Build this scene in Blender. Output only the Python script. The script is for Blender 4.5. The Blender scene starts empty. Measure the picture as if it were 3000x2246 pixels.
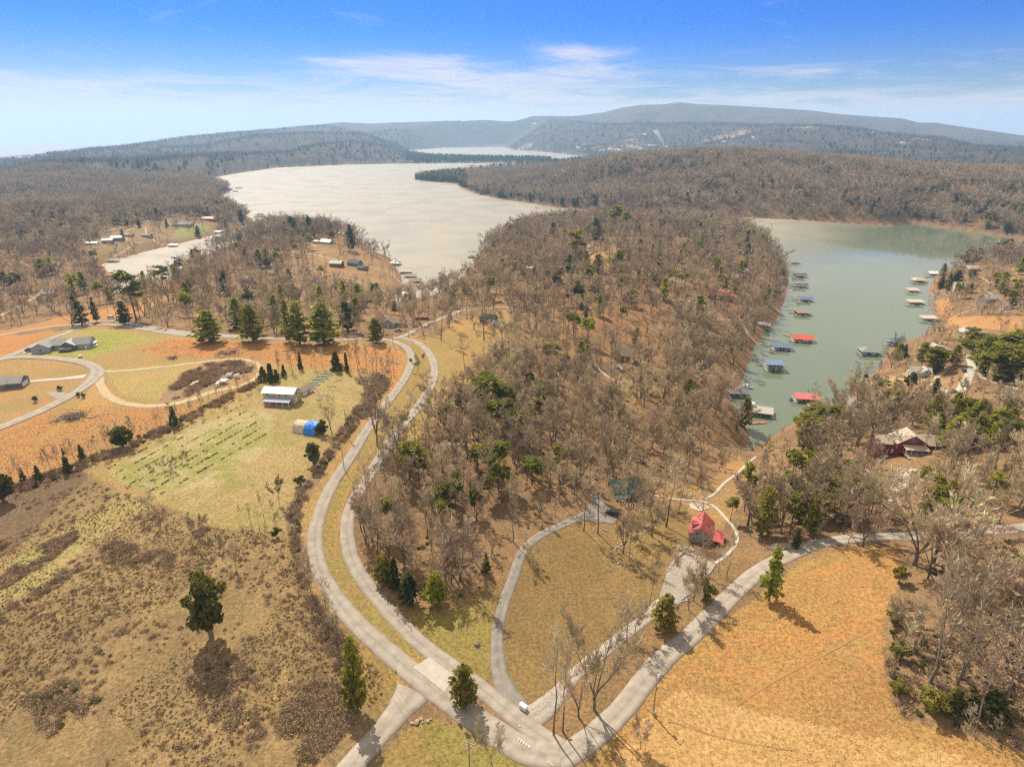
import bpy, bmesh, math, random
import numpy as np
from mathutils import Vector, Matrix

rng = np.random.default_rng(11)
random.seed(5)
SC = bpy.context.scene
COL = SC.collection
S = 4.0 / 3.0                      # all heights and distances below are scaled by this
CAMZ = 120.0 * S                   # camera height above the lake
FPX, PCX, PCY = 1763.0, 1500.0, 1123.0
TH = math.atan((PCY - 390.0) / FPX)

# ------------------------------------------------------------------ camera
cam = bpy.data.cameras.new('camera')
cam.sensor_width = 36.0
cam.lens = FPX / 3000.0 * 36.0
cam.clip_start = 1.0
cam.clip_end = 60000.0
camo = bpy.data.objects.new('camera', cam)
camo.location = (0, 0, CAMZ)
camo.rotation_euler = (math.radians(90) - TH, 0, 0)
COL.objects.link(camo)
SC.camera = camo

# ------------------------------------------------------------------ render settings
SC.view_settings.view_transform = 'Standard'
SC.view_settings.look = 'None'
SC.view_settings.gamma = 1.0
SC.view_settings.use_curve_mapping = False
SC.view_settings.exposure = 0.50
SC.render.engine = 'CYCLES'
cy = SC.cycles
cy.max_bounces = 5
cy.diffuse_bounces = 2
cy.glossy_bounces = 3
cy.transmission_bounces = 3
cy.volume_bounces = 1
cy.transparent_max_bounces = 6
cy.caustics_reflective = False
cy.caustics_refractive = False
cy.sample_clamp_indirect = 4.0
try:
    cy.use_denoising = False
    cy.denoiser = 'OPENIMAGEDENOISE'
    cy.denoising_prefilter = 'ACCURATE'
    cy.denoising_input_passes = 'RGB_ALBEDO_NORMAL'
except Exception:
    pass
cy.volume_step_rate = 4.0
cy.filter_width = 1.25

# ------------------------------------------------------------------ sun and sky
SUN_AZ, SUN_EL = math.radians(-28.0), math.radians(48.0)
sun = bpy.data.lights.new('sun', 'SUN')
sun.energy = 5.0
sun.angle = math.radians(0.5)
sun.color = (1.0, 0.90, 0.75)
suno = bpy.data.objects.new('sun', sun)
sd = Vector((math.sin(SUN_AZ) * math.cos(SUN_EL), math.cos(SUN_AZ) * math.cos(SUN_EL), math.sin(SUN_EL)))
suno.rotation_euler = sd.to_track_quat('Z', 'Y').to_euler()
suno.location = (0, 0, 900)
COL.objects.link(suno)

def N(nt, kind, **kw):
    n = nt.nodes.new(kind)
    for k, v in kw.items():
        if k.startswith('i_'):
            key = k[2:]
            key = int(key) if key.isdigit() else key
            n.inputs[key].default_value = v
        else:
            setattr(n, k, v)
    return n

def math_node(nt, op, a, b=None, c=None, clamp=False):
    n = nt.nodes.new('ShaderNodeMath')
    n.operation = op
    n.use_clamp = clamp
    for i, x in enumerate((a, b, c)):
        if x is None:
            continue
        if isinstance(x, (int, float)):
            n.inputs[i].default_value = x
        else:
            nt.links.new(x, n.inputs[i])
    return n.outputs[0]

def smooth_node(nt, x, a, b, lo=0.0, hi=1.0):
    n = nt.nodes.new('ShaderNodeMapRange')
    n.interpolation_type = 'SMOOTHSTEP'
    nt.links.new(x, n.inputs['Value'])
    n.inputs['From Min'].default_value = a
    n.inputs['From Max'].default_value = b
    n.inputs['To Min'].default_value = lo
    n.inputs['To Max'].default_value = hi
    return n.outputs['Result']

def mix_node(nt, fac, a, b, mode='MIX'):
    n = nt.nodes.new('ShaderNodeMix')
    n.data_type = 'RGBA'
    n.blend_type = mode
    for sock, x in ((n.inputs[0], fac), (n.inputs[6], a), (n.inputs[7], b)):
        if isinstance(x, (int, float)):
            sock.default_value = x
        elif isinstance(x, tuple):
            sock.default_value = x if len(x) == 4 else (*x, 1)
        else:
            nt.links.new(x, sock)
    return n.outputs[2]

world = bpy.data.worlds.new('World')
SC.world = world
world.use_nodes = True
wt = world.node_tree
wt.nodes.clear()
wo = N(wt, 'ShaderNodeOutputWorld')
bg = N(wt, 'ShaderNodeBackground', i_Strength=0.062)
sky = N(wt, 'ShaderNodeTexSky')
sky.sky_type = 'NISHITA'
sky.sun_disc = False
sky.sun_elevation = SUN_EL
sky.sun_rotation = SUN_AZ
sky.altitude = 300
sky.air_density = 1.0
sky.dust_density = 0.35
sky.ozone_density = 2.0
tc = N(wt, 'ShaderNodeTexCoord')
sx = N(wt, 'ShaderNodeSeparateXYZ')
wt.links.new(tc.outputs['Generated'], sx.inputs[0])
zc = math_node(wt, 'MAXIMUM', sx.outputs[2], 0.004)
cxyz = N(wt, 'ShaderNodeCombineXYZ')
wt.links.new(sx.outputs[0], cxyz.inputs[0])
wt.links.new(sx.outputs[1], cxyz.inputs[1])
wt.links.new(zc, cxyz.inputs[2])
wt.links.new(cxyz.outputs[0], sky.inputs[0])
# a clear winter sky: deep azure overhead, pale towards the horizon
blue = smooth_node(wt, zc, 0.0, 0.15)
tinted = mix_node(wt, blue, (0.80, 0.84, 0.92), (0.0, 0.43, 1.42))
skyc = mix_node(wt, 1.0, sky.outputs[0], tinted, 'MULTIPLY')
# thin cirrus: noise on a high flat layer, with a denser veil overhead
inv = math_node(wt, 'DIVIDE', 1.0, math_node(wt, 'ADD', zc, 0.05))
lx = math_node(wt, 'MULTIPLY', sx.outputs[0], inv)
ly = math_node(wt, 'MULTIPLY', sx.outputs[1], inv)
cl = N(wt, 'ShaderNodeCombineXYZ')
wt.links.new(lx, cl.inputs[0])
wt.links.new(math_node(wt, 'MULTIPLY', ly, 1.0), cl.inputs[1])
n1 = N(wt, 'ShaderNodeTexNoise', i_Scale=0.80, i_Detail=10.0, i_Roughness=0.66, i_Distortion=0.9)
wt.links.new(cl.outputs[0], n1.inputs['Vector'])
n2 = N(wt, 'ShaderNodeTexNoise', i_Scale=0.16, i_Detail=3.0, i_Roughness=0.5)
wt.links.new(cl.outputs[0], n2.inputs['Vector'])
az = math_node(wt, 'ARCTAN2', sx.outputs[0], sx.outputs[1])
CLOUD_MASKS = []
def blob(a0, e0, wa, we, amp):
    da = math_node(wt, 'DIVIDE', math_node(wt, 'SUBTRACT', az, a0), wa)
    de = math_node(wt, 'DIVIDE', math_node(wt, 'SUBTRACT', sx.outputs[2], e0), we)
    q = math_node(wt, 'ADD', math_node(wt, 'MULTIPLY', da, da), math_node(wt, 'MULTIPLY', de, de))
    return math_node(wt, 'MULTIPLY', math_node(wt, 'POWER', 2.718, math_node(wt, 'MULTIPLY', q, -1.0)), amp)
low = smooth_node(wt, sx.outputs[2], 0.078, 0.018, 0.0, 0.54)
high = math_node(wt, 'MULTIPLY', smooth_node(wt, math_node(wt, 'ADD', sx.outputs[2], math_node(wt, 'MULTIPLY', math_node(wt, 'MULTIPLY', az, az), 0.088)), 0.170, 0.192), math_node(wt, 'MULTIPLY_ADD', smooth_node(wt, n2.outputs[0], 0.35, 0.65), 0.16, 0.40))  # cloud veil beyond the view, shaped to whiten reflections and ambient light
m = math_node(wt, 'ADD', low, high)
for q in ((-0.05, 0.079, 0.25, 0.024, 0.36), (0.11, 0.108, 0.08, 0.011, 0.30), (-0.22, 0.094, 0.12, 0.007, 0.20), (0.38, 0.078, 0.20, 0.008, 0.22), (-0.64, 0.066, 0.20, 0.014, 0.24)):
    m = math_node(wt, 'ADD', m, blob(*q))
m = math_node(wt, 'ADD', m, math_node(wt, 'MULTIPLY', smooth_node(wt, n2.outputs[0], 0.5, 0.75), 0.06))
cn = math_node(wt, 'ADD', math_node(wt, 'SUBTRACT', n1.outputs[0], 0.60), m)
cf = smooth_node(wt, cn, -0.04, 0.40, 0.0, 0.90)
CLOUDCOL = (9.8, 8.9, 9.8, 1)
ccol = mix_node(wt, smooth_node(wt, sx.outputs[2], 0.10, 0.22), CLOUDCOL, (10.6, 9.5, 8.0, 1))   # unseen upper veil made cream to warm reflections and ambient light
skyc = mix_node(wt, cf, skyc, ccol)
wt.links.new(skyc, bg.inputs[0])
wt.links.new(bg.outputs[0], wo.inputs[0])

# ------------------------------------------------------------------ pixel <-> world
CT, ST_ = math.cos(TH), math.sin(TH)
def ray(u, v):
    x = (u - PCX) / FPX
    y = -(v - PCY) / FPX
    return np.array([x, CT + y * ST_, -ST_ + y * CT])
def PZ(u, v, z):
    d = ray(u, v)
    return d[:2] * ((z - CAMZ) / d[2])
def depth_at(x, y, z):
    return y * CT - (z - CAMZ) * ST_
def proj(x, y, z):
    w = depth_at(x, y, z)
    return PCX + FPX * x / w, PCY - FPX * (y * ST_ + (z - CAMZ) * CT) / w

# ------------------------------------------------------------------ fractal value noise
def _hash(ix, iy, seed):
    h = (ix * 374761393 + iy * 668265263 + seed * 974634541) & 0xFFFFFFFF
    h = ((h ^ (h >> 13)) * 1274126177) & 0xFFFFFFFF
    return ((h ^ (h >> 16)) & 0xFFFF) / 65535.0
def vnoise(x, y, seed=0):
    ix = np.floor(x).astype(np.int64); iy = np.floor(y).astype(np.int64)
    fx = x - ix; fy = y - iy
    fx = fx * fx * (3 - 2 * fx); fy = fy * fy * (3 - 2 * fy)
    a = _hash(ix, iy, seed); b = _hash(ix + 1, iy, seed)
    c = _hash(ix, iy + 1, seed); d = _hash(ix + 1, iy + 1, seed)
    return (a * (1 - fx) + b * fx) * (1 - fy) + (c * (1 - fx) + d * fx) * fy - 0.5
def fbm(x, y, scale, octs=4, seed=0):
    t = 0.0; amp = 1.0; f = 1.0 / scale
    for o in range(octs):
        t = t + amp * vnoise(x * f + 17.3 * o, y * f - 9.1 * o, seed + o)
        amp *= 0.5; f *= 2.03
    return t

# ------------------------------------------------------------------ lake outline (traced at water level)
LAKE_PX = [(597,525),(700,507),(814,491),(1017,482),(1200,479),(1400,478),(1640,474),(1600,466),(1400,463),(1260,458),(1195,449),
 (1190,441),(1288,434),(1390,431),(1480,431),(1510,441),(1560,442),(1649,451),(1744,461),(1500,492),(1350,505),(1240,518),(1207,526),
 (1260,533),(1335,538),(1350,550),(1400,570),(1480,586),(1560,597),(1650,610),(1750,617),(1900,622),(2050,628),(2160,635),(2300,642),
 (2440,651),(2620,661),(2665,651),(2715,658),(2850,678),(3000,703),(3250,740),(3250,790),(3000,765),(2875,770),(2780,790),(2740,808),
 (2725,850),(2725,895),(2755,950),(2715,978),(2610,1015),(2590,1055),(2575,1085),(2510,1125),(2495,1152),(2490,1165),(2390,1205),
 (2300,1255),(2230,1305),(2190,1322),(2182,1308),(2195,1290),(2185,1250),(2155,1215),(2137,1180),(2142,1150),(2170,1125),(2185,1085),
 (2200,1030),(2215,1005),(2240,975),(2275,935),(2297,880),(2310,830),(2303,780),(2270,735),(2200,700),(2100,675),(1950,660),(1800,655),
 (1650,662),(1550,675),(1480,695),(1430,718),(1404,738),(1400,762),(1375,795),(1330,832),(1290,852),(1240,882),(1180,897),(1150,905),
 (1130,897),(1148,875),(1178,845),(1176,812),(1160,785),(1140,755),(1080,735),(1068,716),(1040,698),(950,678),(850,672),(775,672),(755,682),
 (640,738),(560,772),(529,788),(509,812),(458,839),(373,866),(346,888),(330,870),(332,836),(322,805),(295,775),(339,761),(424,737),(509,717),
 (600,695),(690,670),(740,652),(735,640),(700,622),(655,592),(644,576),(668,565),(685,554),(650,543),(600,533)]
LAKE = np.array([PZ(u, v, 0) for u, v in LAKE_PX])

def inside(poly, x, y):
    r = np.zeros(x.shape, bool)
    n = len(poly)
    for i in range(n):
        x1, y1 = poly[i]; x2, y2 = poly[(i + 1) % n]
        if y1 == y2:
            continue
        c = ((y1 > y) != (y2 > y)) & (x < (x2 - x1) * (y - y1) / (y2 - y1) + x1)
        r ^= c
    return r
def seg_dist(poly, x, y, closed=True):
    d = np.full(x.shape, 1e12)
    n = len(poly)
    for i in range(n if closed else n - 1):
        ax, ay = poly[i]; bx, by = poly[(i + 1) % n]
        vx, vy = bx - ax, by - ay
        L = vx * vx + vy * vy + 1e-9
        t = np.clip(((x - ax) * vx + (y - ay) * vy) / L, 0, 1)
        d = np.minimum(d, (x - ax - t * vx) ** 2 + (y - ay - t * vy) ** 2)
    return np.sqrt(d)

# ------------------------------------------------------------------ terrain heights
CTRL = [(0,2246,30),(500,2246,29),(1000,2246,28),(1640,2150,28),(2000,2246,28),(2500,2246,29),(3000,2246,32),(0,1900,31),(500,1900,30),
 (900,1800,29),(1300,1900,27.5),(1600,1900,27),(1900,1800,27),(2200,1700,29),(2500,1800,31),(3000,1900,35),(0,1600,31),(400,1600,31),
 (800,1550,30.5),(930,1560,30.5),(1200,1500,30),(1500,1600,27),(1700,1550,25.5),(1900,1600,24.5),(2060,1600,23.5),(2200,1560,24),
 (2640,1570,31),(3000,1547,34),(0,1350,31),(400,1300,32),(800,1300,31.5),(1050,1300,31.5),(1200,1300,30),(1400,1350,29),(1600,1350,26),
 (1800,1400,22),(1960,1400,16),(2080,1400,11),(2150,1350,5),(2600,1400,24),(2640,1320,20),(3000,1300,36),(2900,1200,28),(2750,1100,16),
 (2500,1250,9),(2400,1330,12),(0,1100,31),(300,1050,32),(600,1080,32),(900,1120,32),(1200,1080,31),(1400,1150,27),(1600,1150,24),
 (1800,1080,20),(2000,1100,13),(2100,1050,7),(0,1000,30),(280,950,31),(600,990,31),(1150,990,30),(1300,960,28),(1500,980,24),(1800,930,21),
 (2000,900,18),(100,900,20),(500,930,24),(700,930,24),(900,930,24),(1100,930,24),(1400,920,22),(1600,830,20),(1900,800,22),(2100,780,17),
 (2250,800,8),(2000,710,20),(1750,720,18),(1550,730,12),(1450,780,6),(950,730,13),(850,770,14),(700,790,11),(1050,800,8),(1100,860,6),
 (900,850,12),(800,870,14),(100,800,14),(200,850,16),(0,850,18),(300,700,12),(500,680,9),(200,640,22),(0,640,26),(600,600,9),(400,600,20),
 (650,565,7),(2800,900,12),(2850,830,10),(3000,900,20),(3000,820,14),(2900,1000,18)]
cp = np.array([PZ(u, v, z * S) for u, v, z in CTRL])
cz = np.array([c[2] * S for c in CTRL])
def _phi(d2):
    return np.sqrt(d2 + 30.0 ** 2)
_A = _phi(((cp[:, None] - cp[None]) ** 2).sum(-1))
n_ = len(cp)
_M = np.zeros((n_ + 1, n_ + 1)); _M[:n_, :n_] = _A; _M[:n_, n_] = 1; _M[n_, :n_] = 1
_W = np.linalg.solve(_M - np.diag([45.0] * n_ + [0]), np.append(cz, 0))
def rbf(x, y):
    z = np.full(x.shape, _W[n_])
    for i in range(n_):
        z += _W[i] * _phi((x - cp[i, 0]) ** 2 + (y - cp[i, 1]) ** 2)
    return z

# wooded ridges: (u, v of the tree tops, distance), height of the trees on them, front and back width
RIDGES = [
 ('near', [(1180,540,1880),(1230,522,1870),(1330,506,1850),(1500,499,1760),(1703,470,1620),(1805,450,1560),(2042,433,1470),(2178,433,1430),(2381,450,1390),(2585,470,1370),
           (2720,483,1350),(2856,488,1340),(3000,493,1340),(3400,505,1350)], 15, 330, 420),
 ('shore', [(-500,560,1800),(0,510,1900),(88,477,2050),(203,463,2150),(305,465,2200),(407,462,2300),(590,448,2500),(712,445,2700),(848,438,2950),(949,415,3200),(1051,410,3400),
            (1139,425,3350),(1193,446,3200),(1260,464,2990),(1400,468,2900),(1640,472,2850),(1700,490,2850)], 14, 420, 420),
 ('second', [(200,500,3300),(393,466,3500),(475,428,3700),(590,424,3800),(644,414,3900),(746,393,4000),(902,385,4000),(1044,387,4000),(1085,394,4000),(1150,420,4000)], 12, 500, 500),
 ('third', [(-500,520,2900),(0,481,3000),(68,475,3100),(203,447,3600),(271,434,3900),(380,424,4200),(542,400,4700),(678,387,5100),(793,378,5500),(881,369,5600),(960,366,5600),(1060,385,5600)], 12, 600, 600),
 ('far', [(700,385,6300),(881,366,6300),(1003,355,6300),(1085,359,6300),(1153,356,6300),(1255,353,6300),(1424,345,6300),(1500,350,6300),(1561,336,6300),(1650,337,6300),(1703,337,6300),(1800,350,6300)], 10, 700, 700),
 ('middle', [(1020,400,5700),(1058,391,5700),(1180,370,5900),(1288,356,6000),(1424,351,6000),(1602,349,5800),(1771,361,5400),(1907,359,5200),(2110,359,4800),(2246,363,4400),(2381,363,4200),
             (2517,372,4000),(2585,386,3900),(2754,400,3700),(2856,424,3500),(3000,434,3400),(3400,455,3300)], 12, 900, 800),
 ('mountain', [(1560,350,6800),(1703,336,6800),(1771,327,6800),(1825,313,6800),(1880,305,6800),(1941,304,6800),(1988,298,6800),(2042,303,6800),(2110,305,6800),(2212,311,6800),(2307,317,6800),
               (2375,321,6800),(2449,331,6800),(2585,341,6800),(2639,344,6800),(2693,357,6800),(2741,357,6800),(2856,374,6800),(3000,394,6800),(3400,425,6800)], 8, 1200, 900),
]
RD = []
for name, pts, treeh, wf, wb in RIDGES:
    a, D, Hh = [], [], []
    for u, v, dist in pts:
        d = ray(u, v); dist *= S
        t = dist / math.hypot(d[0], d[1])
        a.append(math.atan2(d[0], d[1])); D.append(dist); Hh.append(CAMZ + t * d[2] - treeh * S)
    RD.append((name, np.array(a), np.array(D), np.array(Hh), wf * S, wb * S))
def sstep(x, a, b):
    t = np.clip((x - a) / (b - a), 0, 1)
    return t * t * (3 - 2 * t)
def outer_edge(azm):
    e = np.full(np.shape(azm), 1500.0 * S)
    for name, a, D, Hh, wf, wb in RD:
        ok = (azm >= a[0]) & (azm <= a[-1])
        e = np.where(ok, np.maximum(e, np.interp(azm, a, D) + 1.2 * wb), e)
    return e
def height_fn(x, y):
    r = np.hypot(x, y); azm = np.arctan2(x, y)
    z = np.clip(rbf(x, y), 2.0, 55.0)
    w = 1 - sstep(r, 1000 * S, 1350 * S)
    w = np.where(r < 2000 * S, w, 0)
    z = z * w + (4.5 + 2.0 * fbm(x, y, 300, 3, 5)) * (1 - w)
    spur = fbm(x, y, 420, 4, 3)
    for name, a, D, Hh, wf, wb in RD:
        Di = np.interp(azm, a, D); Hi = np.interp(azm, a, Hh)
        edge = sstep(azm, a[0] - 0.03, a[0]) * (1 - sstep(azm, a[-1], a[-1] + 0.03))
        dr = r - Di
        ww = np.where(dr < 0, wf, wb) * (1 + 0.5 * np.clip(spur, -0.6, 0.6))
        g = np.exp(-(dr / ww) ** 2)
        h = 4 + (Hi - 4) * g * edge + edge * g * (1 - g) * (60 + 0.10 * wf) * fbm(x, y, 150 + 0.2 * wf, 4, 8)
        z = np.maximum(z, h)
    z = z + np.where(r < 1400, 0.35 * fbm(x, y, 14, 3, 21), 0)
    sdist = seg_dist(LAKE, x, y)
    ins = inside(LAKE, x, y)
    bank = 1 - np.exp(-sdist / (14 * S))
    zl = np.minimum(z * bank + 0.02, 0.15 + sdist * 0.62)
    zw = -np.minimum(sdist * 0.22, 7.0) - 0.05
    return np.where(ins, zw, zl), np.where(ins, -sdist, sdist)

NA, NR = 620, 620
AZ0, AZ1 = math.radians(-63), math.radians(63)
R0, R1 = 34.0, 9700.0 * S
LR0, LR1 = math.log(R0), math.log(R1)
ga = np.linspace(AZ0, AZ1, NA)
gr = np.exp(np.linspace(LR0, LR1, NR))
GA, GR = np.meshgrid(ga, gr, indexing='ij')
GX, GY = GR * np.sin(GA), GR * np.cos(GA)
GZ, GS = height_fn(GX, GY)

def grid_sample(F, x, y):
    a = (np.arctan2(x, y) - AZ0) / (AZ1 - AZ0) * (NA - 1)
    r = (np.log(np.maximum(np.hypot(x, y), R0)) - LR0) / (LR1 - LR0) * (NR - 1)
    a = np.clip(a, 0, NA - 1.001); r = np.clip(r, 0, NR - 1.001)
    i = a.astype(int); j = r.astype(int); fa = a - i; fr = r - j
    return (F[i, j] * (1 - fa) + F[i + 1, j] * fa) * (1 - fr) + (F[i, j + 1] * (1 - fa) + F[i + 1, j + 1] * fa) * fr
def HZ(x, y):
    return grid_sample(GZ, np.asarray(x, float), np.asarray(y, float))
_ts = np.exp(np.linspace(math.log(40.0), math.log(9500.0 * S), 900))
def G(u, v, water=False):
    """ground point seen at pixel (u, v) of the photograph"""
    d = ray(u, v)
    X, Y, Z = d[0] * _ts, d[1] * _ts, CAMZ + d[2] * _ts
    h = HZ(X, Y)
    h = np.maximum(h, 0.0)
    k = np.nonzero(Z < h)[0]
    if len(k) == 0:
        k = len(_ts) - 1
    else:
        k = max(1, k[0])
    a0, a1 = Z[k - 1] - h[k - 1], Z[k] - h[k]
    f = a0 / (a0 - a1 + 1e-9)
    t = _ts[k - 1] + (_ts[k] - _ts[k - 1]) * min(max(f, 0), 1)
    return np.array([d[0] * t, d[1] * t, CAMZ + d[2] * t])
def GP(pts):
    return np.array([G(u, v)[:2] for u, v in pts])
def mpp(p):
    return depth_at(p[0], p[1], p[2]) / FPX

# ------------------------------------------------------------------ object helpers
def new_obj(name, mesh, parent=None, mats=()):
    o = bpy.data.objects.new(name, mesh)
    if mesh is not None:
        for m_ in mats:
            if m_ is not None and m_.name not in [x.name for x in mesh.materials if x]:
                mesh.materials.append(m_)
    COL.objects.link(o)
    if parent is not None:
        o.parent = parent
    return o
def tag(o, label=None, cat=None, group=None, kind=None):
    if label: o['label'] = label
    if cat: o['category'] = cat
    if group: o['group'] = group
    if kind: o['kind'] = kind
    return o
def empty(name, loc=(0, 0, 0), rz=0.0, scale=1.0):
    o = bpy.data.objects.new(name, None)
    o.empty_display_size = 0.5
    o.location = loc
    o.rotation_euler = (0, 0, rz)
    o.scale = (scale,) * 3
    COL.objects.link(o)
    return o

def big_mesh(name, verts, faces, smooth=True):
    """verts (n,3) array, faces (m,k) int array"""
    me = bpy.data.meshes.new(name)
    verts = np.asarray(verts, np.float32); faces = np.asarray(faces, np.int32)
    k = faces.shape[1]
    me.vertices.add(len(verts)); me.vertices.foreach_set('co', verts.ravel())
    me.loops.add(faces.size); me.loops.foreach_set('vertex_index', faces.ravel())
    me.polygons.add(len(faces))
    me.polygons.foreach_set('loop_start', np.arange(0, faces.size, k, dtype=np.int32))
    me.polygons.foreach_set('loop_total', np.full(len(faces), k, np.int32))
    me.polygons.foreach_set('use_smooth', np.full(len(faces), smooth, bool))
    me.update(calc_edges=True)
    return me

MATS = {}
def mat(name, col, rough=0.8, var=0.0, scale=1.0, metal=0.0, objvar=0.0, col2=None, bump=0.0, spec=0.3, coord='Object', detail=4.0):
    """principled material whose colour varies by noise (col .. col2 or col*(1+-var)) and per object"""
    if name in MATS:
        return MATS[name]
    m_ = bpy.data.materials.new(name)
    m_.use_nodes = True
    nt = m_.node_tree
    b = nt.nodes['Principled BSDF']
    b.inputs['Roughness'].default_value = rough
    b.inputs['Metallic'].default_value = metal
    b.inputs['Specular IOR Level'].default_value = spec
    b.inputs['Base Color'].default_value = (*col, 1)
    if var > 0 or col2 is not None or objvar > 0 or bump > 0:
        t = N(nt, 'ShaderNodeTexCoord')
        nz = N(nt, 'ShaderNodeTexNoise', i_Scale=scale, i_Detail=detail, i_Roughness=0.6)
        nt.links.new(t.outputs[coord], nz.inputs['Vector'])
        fac = smooth_node(nt, nz.outputs[0], 0.3, 0.7)
        a = tuple(c * (1 - var) for c in col); c2 = col2 or tuple(min(c * (1 + var), 1) for c in col)
        out = mix_node(nt, fac, a, c2)
        if objvar > 0:
            oi = N(nt, 'ShaderNodeObjectInfo')
            h = N(nt, 'ShaderNodeHueSaturation')
            v_ = math_node(nt, 'MULTIPLY_ADD', oi.outputs['Random'], 2 * objvar, 1 - objvar)
            nt.links.new(v_, h.inputs['Value'])
            hr = math_node(nt, 'FRACT', math_node(nt, 'MULTIPLY', oi.outputs['Random'], 7.31))
            nt.links.new(math_node(nt, 'MULTIPLY_ADD', hr, objvar * 0.10, 0.5 - objvar * 0.05), h.inputs['Hue'])
            nt.links.new(out, h.inputs['Color'])
            out = h.outputs[0]
        nt.links.new(out, b.inputs['Base Color'])
        if bump > 0:
            bp = N(nt, 'ShaderNodeBump', i_Strength=bump, i_Distance=0.1)
            nt.links.new(nz.outputs[0], bp.inputs['Height'])
            nt.links.new(bp.outputs[0], b.inputs['Normal'])
    MATS[name] = m_
    return m_

# ------------------------------------------------------------------ land cover (polygons on the ground)
def Zpoly(name, A, B, dens, pts):
    return (name, A, B, dens, GP(pts))
def extend(pts):
    return pts
ROAD_A = [(1640,2212),(1578,2225),(1527,2195),(1456,2148),(1388,2100),(1324,2056),(1275,2022),(1239,1995),(1181,1948),(1110,1886),(1042,1824),(994,1764),(960,1716),(940,1676),(926,1631),(922,1587),
          (926,1540),(940,1496),(960,1445),(984,1401),(1008,1368),(1031,1334),(1065,1276),(1099,1226),(1133,1181),(1167,1137),(1194,1093),(1206,1053),(1198,1025),(1177,1009),(1140,997),(1089,993),
          (987,997),(886,995),(750,991),(712,989),(576,984),(492,975),(407,962),(339,952),(290,951),(245,955),(215,962)]
ROAD_B = [(1640,2190),(1600,2165),(1510,2102),(1426,2027),(1375,1993),(1324,1953),(1239,1892),(1171,1824),(1110,1757),(1059,1689),(1031,1638),(1018,1587),(1016,1540),(1025,1492),(1045,1452),(1072,1408),
          (1095,1372),(1112,1345),(1135,1307),(1175,1253),(1215,1205),(1245,1161),(1269,1117),(1274,1080),(1265,1046),(1245,1019),(1215,1000),(1184,991),(1150,990)]
ROAD_C = [(1600,2246),(1640,2225),(1710,2180),(1805,2099),(1880,2004),(1948,1922),(2029,1858),(2104,1783),(2182,1706),(2240,1662),(2301,1631),(2386,1594),(2487,1577),(2589,1570),(2640,1570),(2759,1567),
          (2894,1553),(3000,1547),(3150,1530)]
ORANGE_A, ORANGE_B = (0.40, 0.185, 0.062), (0.34, 0.18, 0.07)
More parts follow.
